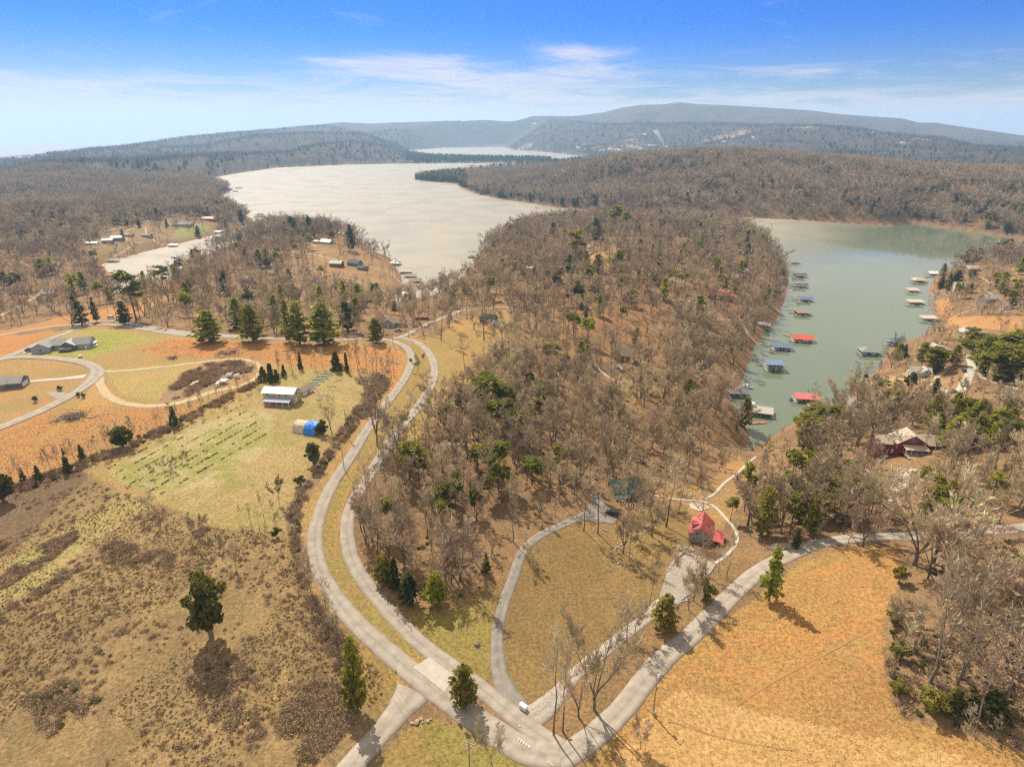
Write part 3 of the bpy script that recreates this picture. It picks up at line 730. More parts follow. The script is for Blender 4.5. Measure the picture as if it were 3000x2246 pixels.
PATHS = [
 ([(0,1000-75),(40,905),(90,878),(120,860)], 3.2), ([(0,738),(60,722),(150,705),(260,688),(350,668),(430,650),(520,640)], 3.4),
 ([(365,680),(380,672),(430,655)], 2.2), ([(365,690),(375,705),(388,716),(372,730),(352,744),(330,752)], 1.8), ([(388,716),(420,708)], 1.4),
 ([(430,688),(425,665)], 2.0), ([(448,702),(460,712),(480,714),(470,722)], 2.2), ([(440,680),(470,690),(508,703)], 1.6),
 ([(780,735),(850,738),(920,746),(980,760),(1040,772)], 2.6), ([(885,708),(930,722)], 2.4), ([(948,805),(1000,812),(1060,828),(1110,845),(1148,856)], 1.8), ([(930,780),(945,800),(925,830),(915,850)], 3.0),
 ([(1060,778),(1110,788),(1150,805),(1185,835)], 1.5), ([(1150,876),(1110,872),(1060,866)], 1.6),
 ([(1340,912),(1400,905),(1470,900),(1520,905)], 2.6), ([(1725,742),(1722,725),(1740,712)], 3.0), ([(1850,795),(1900,803),(1960,818),(2030,834)], 2.2),
 ([(2060,832),(2100,835),(2150,848),(2170,856)], 2.0), ([(1968,878),(2010,880),(2055,890),(2075,905),(2085,930),(2130,938),(2160,942),(2180,955),(2192,980)], 2.2), ([(2192,980),(2220,1005),(2230,1010)], 1.5),
 ([(2030,935),(2060,950),(2080,975),(2090,1000)], 2.0), ([(2150,935),(2200,950),(2240,972)], 1.5), ([(1745,1070),(1760,1085),(1790,1110),(1825,1122)], 2.4),
 ([(2255,835),(2280,850),(2300,868)], 1.3), ([(2255,895),(2275,905),(2292,918)], 1.3),
 ([(2755,948),(2790,930),(2830,912),(2900,900),(3000,905)], 1.6), ([(2728,890),(2750,880)], 1.4), ([(2870,810),(2910,832),(2950,850),(3000,862)], 2.4), ([(2880,845),(2940,878),(3010,880)], 2.2),
 ([(2570,1122),(2620,1112),(2660,1108),(2700,1120),(2740,1128)], 1.8), ([(2440,1228),(2480,1232),(2510,1243),(2520,1258)], 1.8), ([(2580,1262),(2610,1247)], 2.0), ([(2740,1110),(2762,1090),(2775,1075)], 3.2),
 ([(2640,1480),(2600,1460),(2630,1420),(2660,1380)], 4.6), ([(2700,1410),(2720,1380)], 2.4), ([(2380,1560),(2420,1525),(2450,1505)], 2.0), ([(2255,1605),(2300,1590),(2325,1600)], 3.5),
 ([(2985,1140),(2930,1125),(2880,1105),(2860,1088)], 2.8),
 ([(1290,1305),(1320,1295),(1345,1300)], 3.0),
]
PATHLABEL = 'tan footpath winding between the trees'
for pth, w in PATHS:
    ribbon('footpath', pth, w, pathsoil, 0.10, PATHLABEL, 0.3)
ribbon('driveway', [(2740,1140),(2800,1148),(2815,1145),(2835,1110),(2850,1075),(2845,1040)], 4.2, concrete, 0.14, 'steep white concrete driveway above the deck house', widths=[5.5,6.0,5.5,4.6,5.5,7.0])
patch('parking_pad', [(2630,1370),(2690,1375),(2680,1410),(2660,1430),(2612,1450),(2620,1400)], concrete, 0.16, 'pale concrete parking pad below the barn red house')
rut = mat('trodden_grass', (0.235, 0.14, 0.055), 0.95, col2=(0.30, 0.18, 0.07), scale=0.7)
ribbon('field_track', [(2160,2065),(2250,2004),(2350,1952),(2450,1898),(2545,1848)], 0.55, rut, 0.05, 'faint dark track crossing the orange field', 0.3, buf=False)
ribbon('field_track', [(1960,2110),(2080,2150),(2200,2180),(2330,2196)], 0.5, rut, 0.05, 'faint curved track in the pale part of the field', 0.3, buf=False)
ribbon('roadside_ditch', [(985,1640),(988,1580),(995,1530),(1006,1480),(1030,1420),(1062,1370),(1095,1315),(1125,1270),(1165,1210),(1200,1160)], 0.9, rut, 0.05, 'dark ditch between the two lanes', 0.5, buf=False)
# painted marks at the junction
def paint(px_pts, label):
    P = GP(px_pts)
    c = P.mean(0)
    bm = bmesh.new()
    vs = [bm.verts.new((q[0], q[1], float(HZ(q[0], q[1])) + 0.30)) for q in P]
    lo = [bm.verts.new((q[0], q[1], float(HZ(q[0], q[1])) + 0.05)) for q in P]
    bm.faces.new(vs)
    for i in range(len(vs)):
        bm.faces.new((lo[i], lo[(i + 1) % len(vs)], vs[(i + 1) % len(vs)], vs[i]))
    bmesh.ops.recalc_face_normals(bm, faces=bm.faces)
    me = bpy.data.meshes.new('road_marking'); bm.to_mesh(me); bm.free()
    o = new_obj('road_marking', me, None, [white_paint]); tag(o, label, None, None, 'structure')
for k in range(5):
    u, v = 1519 + k * 7.5, 2161 + k * 5.2
    paint([(u, v), (u + 3, v + 2), (u + 3 - 2.5, v + 12), (u - 2.5, v + 10)], 'white hatching bars painted at the junction')
paint([(1516,2160),(1556,2190),(1556,2192),(1515,2162)], 'white line along the hatching')
paint([(1521,2126),(1527,2127),(1524,2130),(1518,2128)], 'white arrow head on the lane')
paint([(1603,2230),(1622,2243),(1621,2245),(1602,2232)], 'white dash on the lane')

# ------------------------------------------------------------------ haze
hz = bpy.data.materials.new('haze')
hz.use_nodes = True
nt = hz.node_tree
nt.nodes.clear()
ho = N(nt, 'ShaderNodeOutputMaterial')
pv = N(nt, 'ShaderNodeVolumePrincipled')
pv.inputs['Color'].default_value = (0.42, 0.68, 1.0, 1)
pv.inputs['Density'].default_value = 8.0e-5
pv.inputs['Anisotropy'].default_value = 0.3
nt.links.new(pv.outputs[0], ho.inputs['Volume'])
bm = bmesh.new()
bmesh.ops.create_cube(bm, size=1.0)
me = bpy.data.meshes.new('haze'); bm.to_mesh(me); bm.free()
HZTOP = float(GZ.max()) + 25.0
hazeo = new_obj('haze', me, None, [hz])
hazeo.scale = (30000, 30000, HZTOP + 9.5)
hazeo.location = (0, 0, (HZTOP - 9.5) / 2)
tag(hazeo, 'pale blue winter haze over the lake and hills', None, None, 'stuff')

# ------------------------------------------------------------------ vegetation: prototypes
class Geo:
    def __init__(self):
        self.v = []; self.f = []
    def tube(self, pts, rad, sides):
        base = len(self.v)
        pts = [np.asarray(p, float) for p in pts]
        for i, (p, r) in enumerate(zip(pts, rad)):
            d = pts[min(i + 1, len(pts) - 1)] - pts[max(i - 1, 0)]
            d = d / (np.linalg.norm(d) + 1e-9)
            a = np.cross(d, (0.31, 0.95, 0.05) if abs(d[2]) > 0.7 else (0, 0, 1)); a /= np.linalg.norm(a) + 1e-9
            b_ = np.cross(d, a)
            for k in range(sides):
                t = 2 * math.pi * k / sides
                self.v.append(p + r * (math.cos(t) * a + math.sin(t) * b_))
        for i in range(len(pts) - 1):
            for k in range(sides):
                q = base + i * sides; k2 = (k + 1) % sides
                self.f.append((q + k, q + k2, q + sides + k2)); self.f.append((q + k, q + sides + k2, q + sides + k))
    def tri(self, a, b_, c):
        n = len(self.v); self.v += [a, b_, c]; self.f.append((n, n + 1, n + 2))
    def quad(self, a, b_, c, d):
        n = len(self.v); self.v += [a, b_, c, d]; self.f.append((n, n + 1, n + 2)); self.f.append((n, n + 2, n + 3))
    def mesh(self, name, smooth=False):
        return big_mesh(name, np.array(self.v), np.array(self.f), smooth)
def rdir(r, elev_lo, elev_hi, az=None):
    a = r.uniform(0, 2 * math.pi) if az is None else az
    e = math.radians(r.uniform(elev_lo, elev_hi))
    return np.array([math.cos(a) * math.cos(e), math.sin(a) * math.cos(e), math.sin(e)])
def unit(v):
    return v / (np.linalg.norm(v) + 1e-9)
def rvec(r, s=1.0):
    return np.array([r.gauss(0, s), r.gauss(0, s), r.gauss(0, s)])
def twig(C, p, d, L, w, r):
    side = unit(np.cross(d, rvec(r))) * w * 0.5
    m_ = p + d * L * 0.5 + rvec(r, 0.06 * L)
    e = p + unit(d + np.array([0, 0, 0.25])) * L
    C.tri(p - side, p + side, m_ + side * 0.3)
    C.tri(p - side * 0.4, m_ + side * 0.6, e)
def bare_tree(seed, form='forest', lod=0):
    """unit-height leafless tree -> (trunk Geo, crown Geo)"""
    r = random.Random(seed)
    T, C = Geo(), Geo()
    H = 20.0 if form == 'forest' else (15.0 if form == 'open' else 8.0)
    tw = (0.044 if form == 'forest' else 0.030, 0.13, 0.42)[lod]
    if form == 'forest':
        n = 7
        lean = np.array([r.uniform(-1, 1), r.uniform(-1, 1), 0]) * 0.05
        pts = [np.array([0, 0, -0.5])]
        for i in range(1, n + 1):
            z = H * 0.96 * i / n
            pts.append(np.array([0, 0, z]) + lean * z + rvec(r, 0.10 + 0.02 * i) * np.array([1, 1, 0]))
        r0 = r.uniform(0.20, 0.30)
        rad = [r0 * 1.25] + [r0 * (1 - 0.93 * i / n) for i in range(1, n + 1)]
        T.tube(pts, rad, 6 if lod == 0 else 3)
        stems = [(pts, rad)]
        cb = r.uniform(0.32, 0.52)
        nl = (r.randint(9, 14), 9, 5)[lod]
        limbs = []
        for k in range(nl):
            t = cb + (0.98 - cb) * (k + r.random() * 0.8) / nl
            z = t * n; i = min(int(z), n - 1); f = z - i
            p = pts[i] * (1 - f) + pts[i + 1] * f
            u = (t - cb) / (1 - cb)
            L = H * (0.22 - 0.11 * u) * r.uniform(0.6, 1.3)
            limbs.append((p, rdir(r, 22 + 28 * u, 45 + 30 * u, k * 2.4 + r.random()), L, max(0.05, r0 * (1 - t) * 0.6)))
    else:
        limbs = []
        r0 = 0.30 if form == 'open' else 0.10
        fh = H * r.uniform(0.13, 0.24)
        T.tube([np.array([0, 0, -0.4]), np.array([0, 0, fh * 0.5]), np.array([r.uniform(-.2, .2), r.uniform(-.2, .2), fh])], [r0 * 1.3, r0 * 1.05, r0], 7 if lod == 0 else 3)
        ns = r.randint(4, 6) if form == 'open' else r.randint(3, 4)
        for k in range(ns):
            d = rdir(r, 52, 72, k * 6.28 / ns + r.uniform(-.4, .4))
            p = np.array([0, 0, fh]); pts = [p]
            L = H * r.uniform(0.6, 0.82)
            for i in range(5):
                d = unit(d + rvec(r, 0.10) + np.array([0, 0, 0.06])); p = p + d * L / 5; pts.append(p)
            rad = [r0 * 0.62 * (1 - 0.9 * i / 5) for i in range(6)]
            T.tube(pts, rad, 5 if lod == 0 else 3)
            for j in range((7, 4, 2)[lod]):
                t = r.uniform(0.25, 1.0); z = t * 5; i = min(int(z), 4); f = z - i
                q = pts[i] * (1 - f) + pts[i + 1] * f
                out = np.array([q[0], q[1], 0]); out = unit(out + rvec(r, 0.5))
                limbs.append((q, unit(out + np.array([0, 0, r.uniform(0.5, 1.4)])), L * r.uniform(0.22, 0.42), rad[i] * 0.5))
    for p, d, L, rr in limbs:
        pts = [p]; dd = d.copy(); q = p
        for i in range(3):
            dd = unit(dd + rvec(r, 0.13) + np.array([0, 0, 0.14])); q = q + dd * L / 3; pts.append(q)
        C.tube(pts, [rr, rr * 0.7, rr * 0.42, rr * 0.12 + 0.01], 4 if lod == 0 else 3)
        nsb = (5, 4, 3)[lod]
        for j in range(nsb):
            t = r.uniform(0.25, 1.0) * 3; i = min(int(t), 2); f = t - i
            q = pts[i] * (1 - f) + pts[i + 1] * f
            d2 = unit(dd + rvec(r, 0.55) + np.array([0, 0, 0.2])); L2 = L * r.uniform(0.3, 0.55)
            e = q + d2 * L2
            if lod == 0:
                mid = q + d2 * L2 * 0.5 + rvec(r, 0.05 * L2)
                C.tube([q, mid, e], [rr * 0.38 + 0.012, rr * 0.25 + 0.01, 0.012], 3)
            elif lod == 1:
                twig(C, q, d2, L2, tw, r)
            for k in range((7 if form == 'forest' else 10, 4, 2)[lod]):
                s = r.uniform(0.2, 1.0)
                twig(C, q + (e - q) * s, unit(d2 + rvec(r, 0.55) + np.array([0, 0, 0.15])), r.uniform(0.7, 1.7) * (1.0 if form != 'small' else 0.6) * (1, 1.25, 1.7)[lod], tw, r)
        for k in range((4, 2, 1)[lod]):
            twig(C, pts[-1], unit(dd + rvec(r, 0.4)), r.uniform(0.8, 1.6), tw, r)
    for g_ in (T, C):
        g_.v = [np.asarray(v) / H for v in g_.v]
    return T, C
def leaf(C, p, n, size, r, long=1.0):
    a = unit(np.cross(n, rvec(r))); b_ = np.cross(n, a)
    a = a * size * 0.5; b_ = b_ * size * 0.5 * long
    C.quad(p - a - b_ * 0.6, p + a * 0.8 - b_, p + a + b_ * 0.7, p - a * 0.7 + b_)
def conifer(seed, form='cedar', lod=0):
    """unit-height evergreen; crown is many leaf-sized sprays"""
    r = random.Random(seed)
    T, C = Geo(), Geo()
    q = (1.0, 0.42, 0.12)[lod]; sz = (1.0, 1.5, 2.6)[lod]
    if form in ('cedar', 'oval', 'round'):
        clumps = []
        if form == 'cedar':            # ragged, tapering
            T.tube([np.array([0, 0, -0.03]), np.array([0, 0, 0.5]), np.array([0.0, 0, 0.95])], [0.026, 0.016, 0.003], 5)
            for k in range(34):
                t = 0.06 + 0.90 * (k + r.random()) / 34
                R = 0.25 * (1 - t) ** 0.72 * min(1, (t + 0.05) / 0.16); a = k * 2.4 + r.uniform(-.6, .6); q_ = R * r.uniform(0.25, 1.0)
                clumps.append((np.array([math.cos(a) * q_, math.sin(a) * q_, t]), 0.045 + 0.085 * (1 - t) * r.uniform(0.6, 1.2)))
        elif form == 'oval':           # broad ragged head on a bare stem
            T.tube([np.array([0, 0, -0.03]), np.array([0.02, 0, 0.25]), np.array([0.0, 0.02, 0.55]), np.array([0, 0, 0.9])], [0.045, 0.034, 0.022, 0.004], 6)
            for k in range(46):
                t = 0.20 + 0.76 * (k + r.random()) / 46; u_ = (t - 0.20) / 0.76
                R = 0.30 * math.sin(math.pi * (0.14 + 0.80 * u_)) ** 0.8; a = k * 2.4 + r.uniform(-.8, .8); q_ = R * r.uniform(0.2, 1.15)
                clumps.append((np.array([math.cos(a) * q_, math.sin(a) * q_, t + r.uniform(-.04, .04)]), r.uniform(0.06, 0.125)))
                T.tube([np.array([0, 0, t - 0.12]), clumps[-1][0]], [0.010, 0.004], 3)
        else:
            T.tube([np.array([0, 0, -0.05]), np.array([0, 0, 0.5])], [0.03, 0.015], 4)
            for k in range(24):
                d = unit(rvec(r)); q_ = r.uniform(0.08, 0.33)
                clumps.append((np.array([d[0] * q_, d[1] * q_, max(0.10, 0.46 + d[2] * q_ * 1.15)]), r.uniform(0.08, 0.16)))
        per = int({'cedar': 46, 'oval': 62, 'round': 56}[form] * q)
        for c_, R in clumps:
            for j in range(max(3, int(per * (R / 0.10) ** 1.2))):
                d = unit(rvec(r)); d[2] = d[2] * 0.8 + 0.1
                p = c_ + d * R * r.random() ** 0.45
                if p[2] < 0.01: continue
                out = unit(np.array([p[0], p[1], 0.12]))
                leaf(C, p, unit(d + 0.5 * out + rvec(r, 0.5)), r.uniform(0.028, 0.058) * sz, r, 1.6)
    elif form == 'white_pine':       # layered whorls of plumed branches
        T.tube([np.array([0, 0, -0.03]), np.array([0, 0, 0.5]), np.array([0, 0, 0.97])], [0.020, 0.014, 0.003], 6)
        nlev = 13
        for lv in range(nlev):
            t = 0.10 + 0.88 * lv / nlev
            R = 0.31 * (1 - t) ** 0.7 * r.uniform(0.8, 1.2) * min(1, 0.65 + lv * 0.15)
            nb = r.randint(5, 7)
            for k in range(nb):
                az_ = 6.28 * k / nb + r.uniform(-.4, .4) + lv
                d = np.array([math.cos(az_), math.sin(az_), r.uniform(0.05, 0.35)])
                L = R * r.uniform(0.7, 1.25)
                p0 = np.array([0, 0, t + r.uniform(-.02, .02)])
                if lod == 0:
                    C.tube([p0, p0 + d * L], [0.005, 0.002], 3)
                m_ = max(3, int(11 * q * (L / 0.25 + 0.25)))
                for j in range(m_):
                    s = r.uniform(0.25, 1.05)
                    p = p0 + d * L * s + np.array([r.gauss(0, 0.022), r.gauss(0, 0.022), r.gauss(0, 0.012) + 0.02 * s])
                    leaf(C, p, unit(np.array([0, 0, 1]) + 0.6 * d + rvec(r, 0.45)), r.uniform(0.03, 0.06) * sz, r, 1.7)
    else:                            # tall pine: bare stem, tufted top
        lean = np.array([r.uniform(-.04, .04), r.uniform(-.04, .04), 0])
        P = [np.array([0, 0, -0.03])] + [np.array([0, 0, z]) + lean * z + rvec(r, 0.004) * np.array([1, 1, 0]) for z in (0.3, 0.6, 0.95)]
        T.tube(P, [0.014, 0.012, 0.009, 0.003], 5)
        for k in range(15 if lod < 2 else 9):
            t = r.uniform(0.50, 0.97)
            az_ = k * 2.4 + r.uniform(-.5, .5)
            L = r.uniform(0.08, 0.19) * (1.25 - 0.9 * max(0, t - 0.6) / 0.4)
            d = np.array([math.cos(az_), math.sin(az_), r.uniform(0.0, 0.6)])
            p0 = np.array([0, 0, t]) + lean * t
            e = p0 + d * L
            if lod == 0:
                C.tube([p0, e], [0.005, 0.002], 3)
            for j in range(int(52 * q) + 2):
                off = rvec(r, 1.0) * np.array([0.045, 0.045, 0.022])
                leaf(C, e + off, unit(np.array([0, 0, 1.0]) + rvec(r, 0.5)), r.uniform(0.025, 0.05) * sz, r, 1.6)
    return T, C
def tuft(seed, kind='grass'):
    """unit-size clump: dry grass tussock, briar shrub or brush"""
    r = random.Random(seed)
    C = Geo()
    if kind == 'grass':
        for k in range(26):
            d = rdir(r, 35, 85); p = np.array([r.gauss(0, .22), r.gauss(0, .22), 0.0])
            twig(C, p, d, r.uniform(0.4, 0.9), 0.16, r)
    elif kind == 'brush':
        for k in range(90):
            d = rdir(r, 10, 80); p = np.array([r.gauss(0, .30), r.gauss(0, .30), r.uniform(0, 0.25)])
            twig(C, p, d, r.uniform(0.5, 1.0), 0.05, r)
    else:
        for k in range(110):
            d = unit(rvec(r)); rad = 0.5 * r.random() ** 0.4
            p = np.array([d[0] * rad, d[1] * rad, abs(d[2]) * rad * 1.1 + 0.03])
            leaf(C, p, unit(d + rvec(r, .6)), r.uniform(0.12, 0.22), r, 1.4)
    return C

def foliage_mat(name, c1, c2, trans=0.35, scale=6.0, objvar=0.18):
    m_ = bpy.data.materials.new(name); m_.use_nodes = True
    nt = m_.node_tree; nt.nodes.clear()
    o = N(nt, 'ShaderNodeOutputMaterial')
    t = N(nt, 'ShaderNodeTexCoord')
    nz = N(nt, 'ShaderNodeTexNoise', i_Scale=scale, i_Detail=3.0)
    nt.links.new(t.outputs['Object'], nz.inputs['Vector'])
    c = mix_node(nt, smooth_node(nt, nz.outputs[0], 0.35, 0.65), c1, c2)
    oi = N(nt, 'ShaderNodeObjectInfo')
    h = N(nt, 'ShaderNodeHueSaturation')
    nt.links.new(math_node(nt, 'MULTIPLY_ADD', oi.outputs['Random'], 2 * objvar, 1 - objvar), h.inputs['Value'])
    hr = math_node(nt, 'FRACT', math_node(nt, 'MULTIPLY', oi.outputs['Random'], 7.31))
    nt.links.new(math_node(nt, 'MULTIPLY_ADD', hr, 0.03, 0.485), h.inputs['Hue'])
    nt.links.new(c, h.inputs['Color'])
    d = N(nt, 'ShaderNodeBsdfDiffuse'); nt.links.new(h.outputs[0], d.inputs[0])
    tr = N(nt, 'ShaderNodeBsdfTranslucent')
    y = mix_node(nt, 1.0, h.outputs[0], (1.5, 1.45, 0.7), 'MULTIPLY')
    nt.links.new(y, tr.inputs[0])
    mx = N(nt, 'ShaderNodeMixShader', i_Fac=trans)
    nt.links.new(d.outputs[0], mx.inputs[1]); nt.links.new(tr.outputs[0], mx.inputs[2])
    nt.links.new(mx.outputs[0], o.inputs[0])
    MATS[name] = m_
    return m_
bark = mat('grey_bark', (0.185, 0.15, 0.115), 0.95, var=0.35, scale=3.0, objvar=0.40)
twigs = mat('bare_twigs', (0.46, 0.365, 0.24), 0.9, var=0.25, scale=2.0, objvar=0.42)
mid_twigs = mat('ridge_bare_twigs', (0.40, 0.31, 0.215), 0.9, var=0.25, scale=2.0, objvar=0.45)
far_twigs = mat('far_bare_twigs', (0.165, 0.128, 0.10), 0.9, var=0.25, scale=2.0, objvar=0.4)  # darker twig copy, canopy shade of the distant woods put into its colour
pinebark = mat('pine_bark', (0.12, 0.085, 0.06), 0.95, var=0.3, scale=3.0)
thin_leaf = foliage_mat('thin_pine_needles', (0.095, 0.118, 0.024), (0.18, 0.185, 0.04), 0.45)
cedar_leaf = foliage_mat('cedar_foliage', (0.065, 0.078, 0.018), (0.13, 0.13, 0.03))
pine_leaf = foliage_mat('pine_needles', (0.17, 0.20, 0.028), (0.31, 0.30, 0.045), 0.55)
olive_leaf = foliage_mat('olive_needles', (0.15, 0.15, 0.03), (0.26, 0.235, 0.05), 0.45)
dark_leaf = foliage_mat('dark_needles', (0.030, 0.050, 0.018), (0.060, 0.078, 0.022), 0.3)
straw = mat('dry_grass_stems', (0.31, 0.225, 0.105), 0.95, var=0.3, scale=3.0, objvar=0.3)
briar = mat('brown_briars', (0.40, 0.285, 0.18), 0.95, var=0.3, scale=3.0, objvar=0.3)
weed = foliage_mat('weed_leaves', (0.075, 0.085, 0.022), (0.13, 0.125, 0.04), 0.3)

def pair(TC, name, mt, mc):
    T, C = TC
    a = T.mesh(name + '_trunk', True); a.materials.append(mt)
    c = C.mesh(name + '_crown', False); c.materials.append(mc)
    return a, c
def joined(TC, name, mt, mc):
    T, C = TC
    n = len(T.v)
    me = big_mesh(name, np.array(list(T.v) + list(C.v)), np.array(list(T.f) + [tuple(x + n for x in f) for f in C.f]), False)
    me.materials.append(mt); me.materials.append(mc)
    mi = np.zeros(len(me.polygons), np.int32); mi[len(T.f):] = 1
    me.polygons.foreach_set('material_index', mi)
    return me
FOREST = [bare_tree(100 + i, 'forest', 0) for i in range(9)]
OPEN = [bare_tree(200 + i, 'open', 0) for i in range(6)]
SMALL = [bare_tree(300 + i, 'small', 0) for i in range(4)]
P_FOREST = [pair(g, 'bare_tree', bark, twigs) for g in FOREST]
P_OPEN = [pair(g, 'bare_tree', bark, twigs) for g in OPEN]
P_SMALL = [pair(g, 'sapling', bark, twigs) for g in SMALL]
CONF = {}
for form, mt, mc, key in (('cedar', pinebark, cedar_leaf, 'cedar'), ('white_pine', pinebark, pine_leaf, 'white_pine'), ('tall', pinebark, thin_leaf, 'tall_pine'), ('round', pinebark, cedar_leaf, 'round'),
                          ('tall', pinebark, olive_leaf, 'olive_pine'), ('white_pine', pinebark, olive_leaf, 'olive_white'), ('white_pine', pinebark, dark_leaf, 'dark_pine'), ('round', pinebark, olive_leaf, 'olive_round'), ('oval', bark, cedar_leaf, 'oval')):
    CONF[key] = [pair(conifer(400 + i * 7 + hash(form) % 1 + len(CONF) * 31, form, 0), key, mt, mc) for i in range(4)]
CREF = {'cedar': 0.56, 'white_pine': 0.52, 'tall_pine': 0.36, 'round': 0.78, 'olive_pine': 0.36, 'olive_white': 0.52, 'dark_pine': 0.52, 'olive_round': 0.78, 'oval': 0.66}   # width / height of the prototypes

def tree_obj(name, pr, p, h, wscale, rz, label, cat, group=None, tilt=0.0):
    r_ = empty(name, (p[0], p[1], p[2] - 0.05), rz)
    r_.scale = (h * wscale, h * wscale, h)
    if tilt: r_.rotation_euler = (tilt * math.sin(rz), tilt * math.cos(rz), rz)
    a = new_obj('trunk', pr[0], r_); c = new_obj('crown', pr[1], r_)
    tag(r_, label, cat, group)
    return r_
def height_px(p, vtop):
    """height at which something standing at p reaches image row vtop"""
    k = (PCY - vtop) / FPX
    # (y*ST + (z-CAMZ)*CT) = k * (y*CT - (z-CAMZ)*ST)
    dz = (k * p[1] * CT - p[1] * ST_) / (CT + k * ST_)
    return max(0.5, CAMZ + dz - p[2])

USED = []                            # spots already taken by placed things (x, y, radius)
